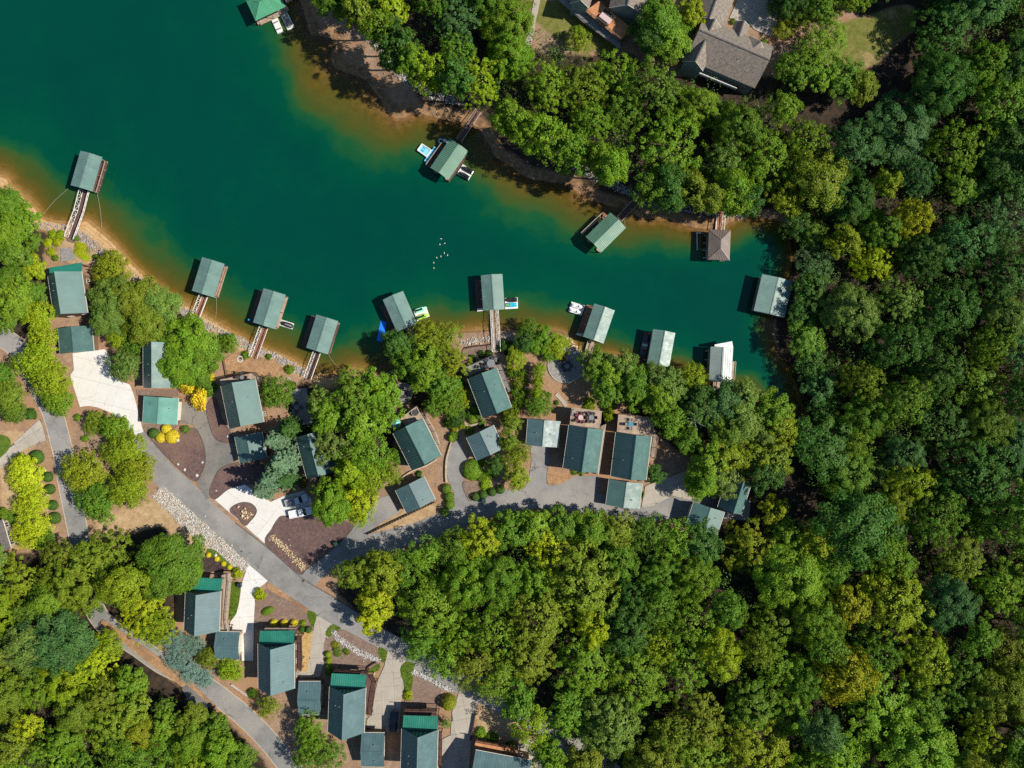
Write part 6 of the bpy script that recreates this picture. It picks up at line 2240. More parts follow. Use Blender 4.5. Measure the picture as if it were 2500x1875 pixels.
# right of the central cabin
T("L 570 870", 48, 9, 'green', 'broad', **kwT)
T("L 690 960", 52, 10, 'mid', 'broad', **kwT)
T("L 820 890", 44, 10, 'sage', 'broad', **kwT)
T("L 900 1030", 50, 11, 'green', 'lumpy', **kwT)
T("L 1090 1010", 44, 10, 'sage', 'lumpy', **kwT)
T("L 1200 1060", 50, 11, 'sage', 'broad', **kwT)
T("L 1450 1020", 44, 7, 'yolive', 'dome', **kwT)
T("L 660 1130", 40, 9, 'green', 'broad', **kwT)
T("L 930 1160", 44, 9, 'mid', 'broad', **kwT)
T("L 700 1260 690 1340", 18, 2.6, 'lime', 'shrub', **kwS)
T("L 510 1240", 19, 1.6, 'lime', 'shrub', squash=(1, 1), **kwS)
T("M 980 290", 50, 11, 'mid', 'broad', **kwT)
T("M 1060 480", 48, 11, 'mid', 'feath', **kwT)
T("M 1330 360", 55, 12, 'dark', 'broad', **kwT)
T("M 1230 620", 40, 9, 'green', 'broad', **kwT)
T("M 1560 330", 62, 12, 'teal', 'lumpy', **kwT)
T("M 1720 480", 60, 12, 'sage', 'lumpy', **kwT)
T("M 1560 560", 52, 11, 'green', 'lumpy', **kwT)
T("M 1720 270", 52, 12, 'sage', 'broad', **kwT)
T("M 1960 380", 58, 12, 'mid', 'broad', **kwT)
T("M 2040 520", 52, 12, 'yolive', 'feath', **kwT)
T("M 1890 640", 45, 11, 'sage', 'broad', **kwT)
T("M 1420 850", 58, 11, 'mid', 'broad', **kwT)
T("M 1560 800", 55, 11, 'yolive', 'broad', **kwT)
T("M 1360 1010", 48, 10, 'mid', 'lumpy', **kwT)
T("M 1540 1010", 52, 10, 'sage', 'broad', **kwT)
T("M 1800 800", 55, 11, 'yolive', 'feath', **kwT)
T("M 1980 800", 52, 12, 'olive', 'broad', **kwT)
T("M 1900 960", 50, 12, 'dark', 'broad', **kwT)
T("M 1990 1270", 42, 10, 'gold', 'broad', **kwT)
T("M 930 960", 26, 4, 'dark', 'broad', **kwT)
T("M 805 1140", 10, 2.0, 'mid', 'shrub', squash=(0.6, 1), **kwS)
T("M 190 930 250 940", 9, 0.8, 'mid', 'shrub', **kwS)
# right shore, leaning over the water; their shade is painted into the dark leaf colours
for i_, (x_, y_, r_, c_) in enumerate(((1930, 545, 40, 'dark'), (1968, 575, 44, 'green'), (1972, 640, 46, 'teal'), (1962, 705, 44, 'dark'), (1948, 765, 44, 'dark'), (1950, 825, 46, 'green'), (1965, 885, 46, 'dark'), (1985, 945, 46, 'teal'), (2000, 1005, 44, 'dark'))):
    plant((x_ + 18, y_), r_ * 1.12, 8.5, c_, RNG.choice(('broad', 'feath')), group='trees leaning over the right shore')
# far shore: the front row of trees
for spec_, r_, h_ in (("Q 1260 160 1390 240 1550 280 1690 370 1850 440 2050 480 2180 560", 54, 19), ("R 880 230 1060 220 1240 250 1420 280 1600 260 1760 320", 52, 15), ("N 1200 110 1390 270 1530 400 1670 560 1840 660 2050 720", 54, 20)):
    for p_ in pts(spec_):
        plant(p_, r_ * RNG.uniform(0.85, 1.15), h_, RNG.choice(('green', 'mid', 'olive', 'mid', 'lime', 'dark')), RNG.choice(('broad', 'feath', 'broad', 'lumpy')), group='front row of trees on the far shore')
# beside the lawn at the top
for x_, y_, c_ in ((1985, 122, 'mid'), (1947, 172, 'green'), (2003, 176, 'mid'), (2055, 190, 'green'), (2105, 205, 'olive')):
    plant((x_, y_), 52, 11, c_, RNG.choice(('broad', 'feath')), group='trees beside the top lawn')
# the edge of the lower woodland along the lane
for i_, (x_, y_, r_, h_, c_) in enumerate(((908, 1392, 46, 12, 'olive'), (975, 1385, 46, 12, 'green'), (1040, 1358, 46, 12, 'mid'), (1105, 1335, 46, 12, 'green'), (1172, 1312, 46, 12, 'lime'), (1240, 1296, 46, 11, 'green'), (1305, 1284, 46, 11, 'mid'), (1372, 1282, 44, 10, 'green'), (1440, 1292, 46, 10, 'mid'), (1510, 1296, 44, 10, 'olive'), (1580, 1304, 44, 10, 'green'), (1650, 1316, 46, 11, 'mid'), (1712, 1330, 46, 11, 'dark'))):
    plant((x_, y_), r_ * 1.2, h_, c_, RNG.choice(('broad', 'lumpy', 'feath')), group='trees along the lane edge')
# trees that close over the diagonal road
for i_, (x_, y_, r_, c_) in enumerate(((1020, 1575, 44, 'green'), (1085, 1608, 52, 'mid'), (1150, 1632, 54, 'olive'), (1215, 1662, 54, 'mid'), (1265, 1712, 50, 'green'), (1300, 1775, 50, 'lime'), (1335, 1840, 46, 'mid'))):
    plant((x_, y_), r_ * 1.15, 13, c_, RNG.choice(('broad', 'feath')), group='trees beside the diagonal road')
# lower left lane
T("D 1500 1290", 46, 9, 'mid', 'broad', **kwT)
T("D 1720 1230", 42, 9, 'olive', 'broad', **kwT)
T("D 1480 1120", 30, 7, 'green', 'feath', **kwT)
T("D 1930 1300", 40, 8, 'green', 'broad', **kwT)
T("D 1700 1420", 48, 10, 'mid', 'lumpy', **kwT)
T("D 1950 1500", 50, 10, 'mid', 'lumpy', **kwT)
T("D 2160 1560", 44, 9, 'green', 'broad', **kwT)
# beside the diagonal road and the top houses
T("G 1660 190", 42, 12, 'olive', 'feath', **kwT)
T("G 1980 170", 60, 14, 'yolive', 'broad', **kwT)
T("G 1900 440", 48, 11, 'ylime', 'broad', **kwT)
T("G 1870 580", 46, 9, 'ylime', 'broad', **kwT)
T("O 980 360", 34, 8, 'yolive', 'feath', **kwT)
T("O 960 290", 20, 5, 'mid', 'dome', **kwT)
T("O 1700 200", 62, 12, 'green', 'lumpy', **kwT)
T("O 1780 330", 58, 11, 'mid', 'lumpy', **kwT)
T("O 1620 300", 48, 11, 'dark', 'lumpy', **kwT)
T("O 1990 130", 40, 9, 'gold', 'broad', **kwT)
T("O 1760 480", 34, 8, 'olive', 'feath', **kwT)
T("P 1180 240", 36, 4, 'yolive', 'feath', **kwT)
T("P 1350 160", 36, 6, 'olive', 'feath', **kwT)
T("P 1560 340", 52, 9, 'mid', 'feath', **kwT)
T("P 700 190 980 370", 9, 0.9, 'mid', 'shrub', **kwS)

# ------------------------------------------------------------------ woodland trees: placed so that crowns touch, none in water, on paving or on a roof
WOODS = [
    ('far', 'in the woodland between the far shore and the upper houses', "n 812 -40 1230 -40 1265 60 1330 110 1420 160 1560 175 1640 200 1690 215 1760 235 1820 250 1870 220 1960 230 2010 330 1960 520 1900 520 1860 500 1780 490 1650 480 1560 470 1480 410 1400 360 1290 330 1200 310 1160 260 1100 215 1020 180 950 130 880 70",
     {'green': 5, 'mid': 5, 'lime': 0.6, 'olive': 2.4, 'dark': 1.6, 'sage': 1, 'yolive': 0.8}, (48, 86), (12, 17)),
    ('east', 'in the dark woodland along the right edge', "n 2310 -60 2560 -60 2560 1300 2350 1300 2100 1300 1960 1180 1960 1060 1990 960 1945 870 1925 770 1965 640 1940 560 1980 480 2050 370 2100 330 2200 270 2290 150",
     {'dark': 4, 'green': 5, 'teal': 1.6, 'sage': 1.3, 'mid': 1.4, 'olive': 0.8}, (50, 100), (9, 20)),
    ('south', 'in the broad woodland below the right lane', "n 870 1385 1000 1370 1150 1305 1260 1275 1400 1280 1540 1285 1660 1310 1760 1320 1900 1290 2000 1240 2120 1320 2350 1320 2560 1300 2560 1910 1420 1910 1360 1800 1310 1735 1200 1660 1080 1590 980 1550 960 1480 910 1460",
     {'green': 4, 'mid': 5, 'olive': 3.4, 'yolive': 0.9, 'lime': 1.1, 'dark': 1.4, 'sage': 0.7}, (50, 92), (12, 17)),
    ('left', 'in the woodland of the lower left corner', "n -40 1350 130 1370 200 1380 280 1345 330 1400 350 1470 300 1500 150 1500 60 1500 60 1560 210 1560 260 1620 330 1680 380 1720 420 1770 480 1780 560 1830 610 1910 -40 1910",
     {'mid': 4, 'olive': 3, 'green': 2.4, 'lime': 1.6, 'sage': 1.2, 'yolive': 1}, (40, 74), (9, 14)),
    ('top', 'in the trees at the top right beside the lawn', "n 1890 -60 2160 -60 2120 10 2080 45 2000 60 1960 20 1900 10", {'green': 2, 'mid': 2, 'dark': 1.5}, (42, 56), (11, 14)),
]
NOTABLE = [("S 880 880", 46, 13, 'ylime', 'lumpy', 'east'), ("S 960 170", 34, 15, 'yolive', 'broad', 'east'), ("S 1250 470", 48, 15, 'gold', 'feath', 'east'), ("S 1150 1230", 58, 13, 'sage', 'lumpy', 'east'),
           ("S 1720 700", 72, 16, 'teal', 'lumpy', 'east'), ("S 700 1330", 62, 13, 'sage', 'lumpy', 'east'), ("S 590 700", 40, 13, 'yolive', 'broad', 'east'), ("S 1260 90", 52, 16, 'teal', 'lumpy', 'east'),
           ("S 350 150", 58, 14, 'olive', 'pine', 'east'), ("n 2065 1650", 58, 15, 'gold', 'dome', 'south'), ("n 2075 1480", 40, 14, 'gold', 'broad', 'south'), ("n 2280 1620", 60, 16, 'yolive', 'broad', 'south'),
           ("n 2330 1480", 58, 16, 'teal', 'lumpy', 'south'), ("n 1340 1340", 52, 13, 'ylime', 'broad', 'south'), ("n 1450 1530", 45, 13, 'ylime', 'broad', 'south'), ("n 1760 1600", 50, 15, 'lime', 'broad', 'south'),
           ("n 1850 1590", 34, 14, 'olive', 'feath', 'south'), ("n 2000 1780", 40, 15, 'teal', 'pine', 'south'), ("n 1690 1530", 60, 15, 'mid', 'feath', 'south'), ("n 2240 1180", 55, 14, 'yolive', 'broad', 'east'),
           ("D 480 520", 62, 10, 'teal', 'pine', 'left'), ("D 680 480", 50, 10, 'teal', 'pine', 'left'), ("D 250 560", 50, 10, 'sage', 'pine', 'left'), ("D 1250 300", 52, 9, 'ylime', 'feath', 'left'), ("D 1400 400", 42, 7, 'lime', 'feath', 'left'),
           ("D 600 880", 60, 9, 'lime', 'feath', 'left'), ("D 800 760", 50, 9, 'ylime', 'feath', 'left'), ("D 230 1300", 34, 8, 'ylime', 'feath', 'left'), ("D 950 560", 34, 5, 'lime', 'dome', 'left'),
           ("C 700 1350", 78, 12, 'olive', 'lumpy', 'left'), ("C 900 1150", 55, 10, 'olive', 'lumpy', 'left'), ("C 140 1400", 62, 10, 'yolive', 'lumpy', 'left'), ("C 520 1140", 34, 9, 'olive', 'feath', 'left'),
           ("N 1500 60", 40, 13, 'lime', 'broad', 'far'), ("N 2080 150", 60, 14, 'teal', 'lumpy', 'far'), ("O 60 700", 52, 13, 'lime', 'broad', 'far'), ("O 350 180", 60, 13, 'mid', 'lumpy', 'far')]
occ = []            # (world x, y, radius) of crowns already standing
for (o, p, *_r) in PLANTS:
    sc_ = max(o.scale[0], o.scale[1])
    if o.name.startswith(('broadleaf', 'conifer', 'ornamental', 'pine')):
        occ.append((p[0], p[1], sc_ * 4.5 * 10))
ZTXT = {z[0]: z[1] for z in WOODS}
for spec, r_, h_, c_, k_, zn in NOTABLE:
    p = pts(spec)[0]
    plant(p, r_, h_, c_, 'big' if k_ in ('broad', 'lumpy', 'feath') and r_ > 44 else k_, zone=zn, group='woodland trees')
    occ.append((p[0], p[1], r_))
# keep-out areas in photo pixels: roofs, drives, roads
avoid = []
for o in list(bpy.data.objects):
    if o.type == 'EMPTY' and o.get('category') in ('cabin', 'garage', 'house', 'dock'):
        rf = [c for c in o.children if c.name.startswith('roof') and c.type == 'MESH']
        if rf:
            bb = [o.matrix_basis @ Vector(c) for c in rf[0].bound_box]
            zz = sum(b.z for b in bb) / 8
            k = H / (H - zz) / MPP
            avoid.append((CX + sum(b.x for b in bb) / 8 * k, CY - sum(b.y for b in bb) / 8 * k, (Vector(rf[0].bound_box[6]) - Vector(rf[0].bound_box[0])).length * 0.36 / MPP))
avoid += [(2110, 90, 80), (2195, 80, 60), (1770, 190, 55), (1700, 160, 40), (1500, 60, 70), (1330, 60, 40)]
road_pts = [(CX + q[0] / MPP * H / (H - 3), CY - q[1] / MPP * H / (H - 3)) for q in wl + ml + ll]
wood_n = {}
for zn, ztxt, spec, cols, rr, hh in WOODS:
    poly = pts(spec)
    xs, ys = [p[0] for p in poly], [p[1] for p in poly]
    fails = 0
    cl, wt = list(cols), list(cols.values())
    while fails < 700:
        p = (RNG.uniform(min(xs), max(xs)), RNG.uniform(min(ys), max(ys)))
        r_ = RNG.uniform(*rr) * (1.0 if RNG.random() < 0.8 else 0.72)
        if not inside(p, poly) or any((p[0] - q[0]) ** 2 + (p[1] - q[1]) ** 2 < ((r_ + q[2]) * 0.74) ** 2 for q in occ):
            fails += 1
            continue
        if any((p[0] - q[0]) ** 2 + (p[1] - q[1]) ** 2 < (r_ * 0.6 + q[2]) ** 2 for q in avoid) or any((p[0] - q[0]) ** 2 + (p[1] - q[1]) ** 2 < (r_ * 0.35 + 22) ** 2 for q in road_pts):
            fails += 1
            continue
        h_ = RNG.uniform(*hh) * (0.75 + 0.25 * r_ / rr[1])
        x, y = at(p, h_ * 0.6 + 3)
        if shore_dist(x, y) < (1.2 if zn in ('east', 'south') else 3.0):
            fails += 1
            continue
        fails = 0
        kind = RNG.choices(('big', 'pine'), (12, 0.7))[0] if r_ > 44 else RNG.choice(('broad', 'lumpy', 'feath'))
        plant(p, r_, h_, RNG.choices(cl, wt)[0], kind, zone=zn, group='woodland trees', jitter=0.16)
        occ.append((p[0], p[1], r_))
        wood_n[zn] = wood_n.get(zn, 0) + 1
print('woodland', wood_n, 'plants', len(PLANTS))

# undergrowth that fills the gaps in the woods: one mass that nobody could count
r = np.random.default_rng(77)
Cs, Ns, Sz, Cl = [], [], [], []
for zi, (zn, ztxt, spec, *_x) in enumerate(WOODS):
    poly = [gp(p)[:2] for p in pts(spec)]
    xs, ys = [p[0] for p in poly], [p[1] for p in poly]
    n_ = int(abs(area2(poly)) * 0.30)
    for _ in range(n_):
        x, y = r.uniform(min(xs), max(xs)), r.uniform(min(ys), max(ys))
        if not inside((x, y), poly) or shore_dist(x, y) < 2.0:
            continue
        q = (CX + x / MPP, CY - y / MPP)
        if any((q[0] - a[0]) ** 2 + (q[1] - a[1]) ** 2 < (a[2] + 12) ** 2 for a in avoid):
            continue
        m_ = r.integers(24, 70)
        rad = r.uniform(0.7, 2.2)
        zb = r.random() ** 2 * 5.0
        d = r.normal(size=(m_, 3))
        d[:, 2] = np.abs(d[:, 2])
        d /= np.linalg.norm(d, axis=1, keepdims=True)
        Cs.append(np.array([x, y, g(x, y) + zb]) + d * rad * np.array([1, 1, r.uniform(0.6, 1.4)]))
        nn = d + np.array([0, 0, 0.6]) + r.normal(size=(m_, 3)) * 0.3
        Ns.append(nn / np.linalg.norm(nn, axis=1, keepdims=True))
        Sz.append(r.uniform(0.22, 0.42, m_))
        Cl.append(np.full(m_, r.random()))
V, F = leaf_quads(np.concatenate(Cs), np.concatenate(Ns), np.concatenate(Sz), r)
me = mesh_np('undergrowth', V, F, {'clump': np.repeat(np.concatenate(Cl), 4)})
o = link('undergrowth', me, 'leaf')
o.color = (0.090, 0.165, 0.030, 1)
tag(o, 'low green undergrowth beneath the woodland trees', None, None, 'stuff')
# the woodland goes on beyond the frame: one mass
Cs, Ns, Sz, Cl = [], [], [], []
k_ = 0
while k_ < 1500:
    x, y = r.uniform(-185, 185), r.uniform(-150, 150)
    k_ += 1
    if (abs(x) < 131 and abs(y) < 100) or shore_dist(x, y) < 4:
        continue
    R_, h_, m_ = r.uniform(3.2, 5.5), r.uniform(7, 11), 95
    d = r.normal(size=(m_, 3))
    d[:, 2] = np.abs(d[:, 2])
    d /= np.linalg.norm(d, axis=1, keepdims=True)
    Cs.append(np.array([x, y, g(x, y) + h_ - R_ * 0.9]) + d * R_ * r.uniform(0.75, 1.05, (m_, 1)) * np.array([1, 1, 0.9]))
    nn = d + r.normal(size=(m_, 3)) * 0.35
    Ns.append(nn / np.linalg.norm(nn, axis=1, keepdims=True))
    Sz.append(r.uniform(0.7, 1.4, m_))
    Cl.append(np.full(m_, r.random()))
V, F = leaf_quads(np.concatenate(Cs), np.concatenate(Ns), np.concatenate(Sz), r)
o = link('distant_woodland', mesh_np('distant_woodland', V, F, {'clump': np.repeat(np.concatenate(Cl), 4)}), 'leaf')
o.color = (0.110, 0.200, 0.020, 1)
tag(o, 'continuous woodland canopy surrounding the cove', None, None, 'stuff')
# grass tufts on the lawn patches
Cs, Ns, Sz = [], [], []
for b_ in [o_ for o_ in bpy.data.objects if o_.name.startswith('grass_patch')]:
    vs = [v_.co for v_ in b_.data.vertices]
    poly = None
for spec in ("G 590 285 690 275 680 440 650 545 595 600 580 450", "G 1300 520 1340 525 1375 555 1365 620 1340 660 1310 610 1295 560", "G 1460 740 1470 690 1520 642 1560 655 1595 680 1530 710 1500 752",
             "G 1935 860 1960 850 2010 885 2005 940 1985 985 1950 960 1932 900", "I 1025 755 1080 700 1155 725 1130 790 1140 860 1120 950 1075 985 1060 900 1035 830", "I 740 775 790 740 838 710 835 770 790 795 745 800",
             "C 1885 1065 1950 1090 2050 1180 2130 1260 2080 1260 1960 1170 1870 1110"):
    poly = gpts(spec, True, 4)
    xs, ys = [p[0] for p in poly], [p[1] for p in poly]
    for _ in range(int(abs(area2(poly)) * 26)):
        x, y = r.uniform(min(xs), max(xs)), r.uniform(min(ys), max(ys))
        if inside((x, y), poly):
            Cs.append((x, y, g(x, y) + 0.25))
            d = r.normal(size=3) * 0.6 + np.array([0, 0, 0.6])
            Ns.append(d / np.linalg.norm(d))
            Sz.append(r.uniform(0.15, 0.32))
V, F = leaf_quads(np.array(Cs), np.array(Ns), np.array(Sz), r)
o = link('grass_tufts', mesh_np('grass_tufts', V, F, {'clump': np.repeat(r.random(len(Cs)), 4)}), 'leaf')
o.color = (0.13, 0.19, 0.014, 1)
tag(o, 'tufts of bright grass on the lawn patches', None, None, 'stuff')
# ------------------------------------------------------------------ cars


def car(label, spec2, kind, paint):
    """spec2: tail and nose pixels at ground; builds a body with glass, lamps and wheels."""
    pa, pb = pts(spec2)
    a, b = Vector(gp(pa)), Vector(gp(pb))
    c = (a + b) / 2
    d = b - a
    o = thing('parked_car' if kind == 'suv' else 'pickup_truck', label, 'car' if kind == 'suv' else 'pickup', (c.x, c.y, g(c.x, c.y) + _lift[0] * 0 + 0.11), math.atan2(d.y, d.x) - math.pi / 2)
    L_, W_ = (4.9, 1.9) if kind == 'suv' else (5.6, 1.98)
    hl, hw = L_ / 2, W_ / 2
    bm = BM()
    prof = [(-hl, 0.72), (-hl + 0.12, 1.0), (-hl + 0.5, 1.08), (hl - 1.35, 1.08), (hl - 0.25, 0.98), (hl, 0.78)]
    rings = []
    for y_, zt in prof:
        t = 1 - 0.13 * (abs(y_) / hl) ** 6
        w_ = hw * t
        rings.append([(-w_ * 0.92, y_, 0.34), (-w_, y_, 0.55), (-w_, y_, zt - 0.12), (-w_ * 0.9, y_, zt), (w_ * 0.9, y_, zt), (w_, y_, zt - 0.12), (w_, y_, 0.55), (w_ * 0.92, y_, 0.34)])
    loft(bm, rings)
    obj('body', bm, paint, o)
    if kind == 'suv':
        cab = [(-hl + 0.25, -hl + 0.75), (hl - 1.5, hl - 2.15)]
    else:
        cab = [(-0.35, -0.2), (hl - 1.4, hl - 2.0)]
    (y0, y0t), (y1, y1t) = cab
    zt = 1.72 if kind == 'suv' else 1.82
    bm = BM()
    loft(bm, [[(-hw * 0.9, y0, 1.075), (hw * 0.9, y0, 1.075), (hw * 0.9, y1, 1.075), (-hw * 0.9, y1, 1.075)], [(-hw * 0.74, y0t, zt - 0.06), (hw * 0.74, y0t, zt - 0.06), (hw * 0.74, y1t, zt - 0.06), (-hw * 0.74, y1t, zt - 0.06)]])
    obj('window_glass', bm, 'glass', o)
    bm = BM()
    loft(bm, [[(-hw * 0.77, y0t - 0.03, zt - 0.055), (hw * 0.77, y0t - 0.03, zt - 0.055), (hw * 0.77, y1t + 0.05, zt - 0.055), (-hw * 0.77, y1t + 0.05, zt - 0.055)], [(-hw * 0.70, y0t + 0.05, zt), (hw * 0.70, y0t + 0.05, zt), (hw * 0.70, y1t - 0.05, zt), (-hw * 0.70, y1t - 0.05, zt)]])
    obj('roof', bm, paint, o)
    for s in (-1, 1):
        bm = BM()
        for (ya, za), (yb, zb) in (((y0, 1.08), (y0t, zt - 0.05)), ((y1, 1.08), (y1t, zt - 0.05)), (((y0 + y1) / 2, 1.08), ((y0t + y1t) / 2, zt - 0.05))):
            bar(bm, (s * hw * 0.91, ya, za), (s * hw * 0.75, yb, zb), 0.09)
        obj('pillar', bm, paint, o)
        bm = BM()
        box(bm, s * hw + (0.0 if s > 0 else -0.18), s * hw + (0.18 if s > 0 else 0.0), y1 - 0.25, y1 - 0.1, 1.0, 1.16)
        obj('mirror', bm, paint, o)
        bm = BM()
        box(bm, s * hw * 0.55 - 0.2, s * hw * 0.55 + 0.2, hl - 0.02, hl + 0.03, 0.6, 0.76)
        obj('headlight', bm, 'lamp_clear', o)
        bm = BM()
        box(bm, s * hw * 0.72 - 0.1, s * hw * 0.72 + 0.1, -hl - 0.03, -hl + 0.02, 0.6, 0.8)
        obj('tail_light', bm, 'lamp_red', o)
        for y_ in (-hl + 0.95, hl - 0.98):
            bm = BM()
            tube(bm, [(s * (hw - 0.22), y_, 0.36), (s * (hw + 0.01), y_, 0.36)], 0.36, 16)
            w_ = obj('wheel', bm, 'rubber', o)
            bm = BM()
            tube(bm, [(s * (hw + 0.005), y_, 0.36), (s * (hw + 0.03), y_, 0.36)], 0.22, 12)
            obj('rim', bm, 'grey', w_)
    if kind != 'suv':
        bm = BM()
        box(bm, -hw * 0.80, hw * 0.80, -hl + 0.16, -0.5, 1.081, 1.10)
        obj('truck_bed', bm, 'grey' if paint == 'car_silver' else 'white', o)
        for x0, x1, y0_, y1_ in ((-hw * 0.94, -hw * 0.81, -hl + 0.1, -0.45), (hw * 0.81, hw * 0.94, -hl + 0.1, -0.45), (-hw * 0.80, hw * 0.80, -hl + 0.08, -hl + 0.155)):
            bm = BM()
            box(bm, x0, x1, y0_, y1_, 1.0, 1.22)
            obj('bed_rail', bm, paint, o)
    return o


car('pale silver pickup in the tree shade on the turnaround', "F 945 838 1098 788", 'pickup', 'car_silver')
car('bright white pickup parked at the edge of the turnaround', "F 985 935 1128 905", 'pickup', 'car_white')
car('dark car parked in the shadow on the tan drive', "I 962 1315 968 1135", 'suv', 'car_dark')

# ------------------------------------------------------------------ fence above the lane
A_, B_ = [Vector(gp(p)) for p in pts("K 178 1302 775 1018")]
o = thing('timber_fence', 'long dark timber fence on the straw bank below a garage', 'fence', A_)
n = 24
for i in range(n + 1):
    p = A_.lerp(B_, i / n)
    p.z = g(p.x, p.y)
    q = p - A_
    bm = BM()
    box(bm, q.x - 0.09, q.x + 0.09, q.y - 0.09, q.y + 0.09, q.z - 0.3, q.z + 0.95)
    obj('post', bm, 'timber_dark', o)
    if i < n:
        p2 = A_.lerp(B_, (i + 1) / n)
        p2.z = g(p2.x, p2.y)
        q2 = p2 - A_
        bm = BM()
        for hh in (0.3, 0.62, 0.9):
            bar(bm, q + Vector((0, 0, hh)), q2 + Vector((0, 0, hh)), 0.06, 0.18)
        obj('rail', bm, 'timber_dark', o)

# low retaining walls


def low_wall(label, spec, h, t, mat, name='retaining_wall'):
    line = smooth_line([gp(p)[:2] for p in pts(spec)], False, 3)
    o = thing(name, label, 'wall', (line[0][0], line[0][1], g(*line[0])))
    base = Vector(o.location)
    for a, b in zip(line, line[1:]):
        bm = BM()
        va, vb = Vector((*a, g(*a) + h / 2)) - base, Vector((*b, g(*b) + h / 2)) - base
        bar(bm, va, vb + (vb - va).normalized() * -0.012, t, h + 0.2)
        obj('wall_segment', bm, mat, o)
    return o


low_wall('dark wall along the shaded tan drive at the bottom', "I 1695 1165 1680 1260 1655 1400", 0.7, 0.3, 'timber_dark')
low_wall('dark curved garden wall beside the small lawn wedge', "I 805 700 740 740 725 790 730 830", 0.5, 0.25, 'timber_dark')
low_wall('pale stone wall along the curved drive', "K 930 480 905 560 885 640 880 760 885 840", 0.45, 0.35, 'wall_stone')
low_wall('curving stone garden wall below the central cabin', "J 1050 1400 1065 1430 1120 1430 1180 1410 1220 1395", 0.5, 0.4, 'wall_stone')
low_wall('straight pale wall below the tan deck cabin', "K 450 825 560 745 700 690 800 630", 0.4, 0.3, 'wall_stone')
low_wall('timber steps wall left of the fire ring yard', "E 355 1010 370 1090 385 1170", 0.4, 0.3, 'timber')
low_wall('dark timber shore wall below the central cabin', "J 1055 738 1150 720 1240 712 1310 700", 0.5, 0.25, 'timber_dark')
low_wall('white kerb wall along the lower left lane', "G 610 1180 690 1235 770 1290", 0.35, 0.2, 'boulder')

# ------------------------------------------------------------------ loose stones, bins, covers
_bm = BM()
bmesh.ops.create_icosphere(_bm, subdivisions=2, radius=0.5)
for v_ in _bm.verts:
    v_.co *= 1 + RNG.uniform(-0.14, 0.14)
    v_.co.z *= 0.7
_bme = bpy.data.meshes.new('boulder')
_bm.to_mesh(_bme)
_bm.free()
_bme.materials.append(M['boulder'])
for spec, s, lab in (("B 1605 1380", 0.8, 'white boulder beside the yellow bushes'), ("B 1605 1597", 0.6, 'white boulder on the left rim of the purple bed'), ("B 1825 1580", 0.6, 'white boulder on the right rim of the purple bed'),
                     ("B 1665 1645", 0.7, 'white boulder near the tip of the purple bed'), ("C 1775 408", 0.85, 'largest white boulder at the tip of the purple bed'), ("F 290 728", 0.5, 'small white boulder left of the white turnaround'),
                     ("B 2055 1345", 0.7, 'pale boulder by the garage beside the conifers'), ("F 395 240", 0.6, 'pale boulder at the corner below the fire ring cabin'), ("G 470 20", 0.9, 'pale boulder above the dark mulch wedge'),
                     ("I 790 805", 0.45, 'upper stepping stone beside the dark deck'), ("I 770 840", 0.45, 'middle stepping stone beside the dark deck'), ("I 775 875", 0.45, 'lower stepping stone beside the dark deck'),
                     ("E 940 1200", 0.9, 'pale boulder pile end by the gangway yard')):
    x, y, z = gp(pts(spec)[0])
    o = link('boulder', _bme)
    o.location = (x, y, z + 0.15 + s * 0.12)
    o.scale = (s, s * RNG.uniform(0.75, 1.0), s * 0.8)
    o.rotation_euler = (0, 0, RNG.uniform(0, 6))
    tag(o, lab, 'boulder', 'pale boulders in the gardens')


def bin_(label, spec, mat, rz=0.0):
    x, y, z = gp(pts(spec)[0])
    o = thing('wheelie_bin', label, 'bin', (x, y, z + 0.1), rz, 'bins')
    bm = BM()
    loft(bm, [[(-0.32, -0.36, 0.06), (0.32, -0.36, 0.06), (0.32, 0.36, 0.06), (-0.32, 0.36, 0.06)], [(-0.4, -0.45, 1.05), (0.4, -0.45, 1.05), (0.4, 0.45, 1.05), (-0.4, 0.45, 1.05)]])
    obj('body', bm, mat, o)
    bm = BM()
    box(bm, -0.44, 0.44, -0.48, 0.52, 1.052, 1.12)
    obj('lid', bm, mat, o)
    for s in (-1, 1):
        bm = BM()
        tube(bm, [(s * 0.36, 0.32, 0.12), (s * 0.44, 0.32, 0.12)], 0.12, 10)
        obj('wheel', bm, 'rubber', o)
    return o


bin_('dark green wheelie bin at the tip of the purple bed', "F 1375 1200", 'bin', 0.5)
bin_('dark wheelie bin on the white drive mouth', "G 695 282", 'car_dark', 0.2)
bin_('dark wheelie bin beside the round hedge balls', "K 1225 1000", 'bin', 0.2)
for spec, lab in (("F 1070 1540", 'round iron cover at the road junction'), ("F 515 1275", 'small dark cover in the diagonal road')):
    x, y, z = gp(pts(spec)[0])
    bm = BM()
    tube(bm, [(0, 0, -0.05), (0, 0, 0.02)], 0.33 if 'round' in lab else 0.2, 20)
    bmesh.ops.recalc_face_normals(bm, faces=bm.faces)
    o = obj('manhole_cover', bm, 'iron')
    o.location = (x, y, g(x, y) + 0.085)
    tag(o, lab, 'cover', 'iron covers')

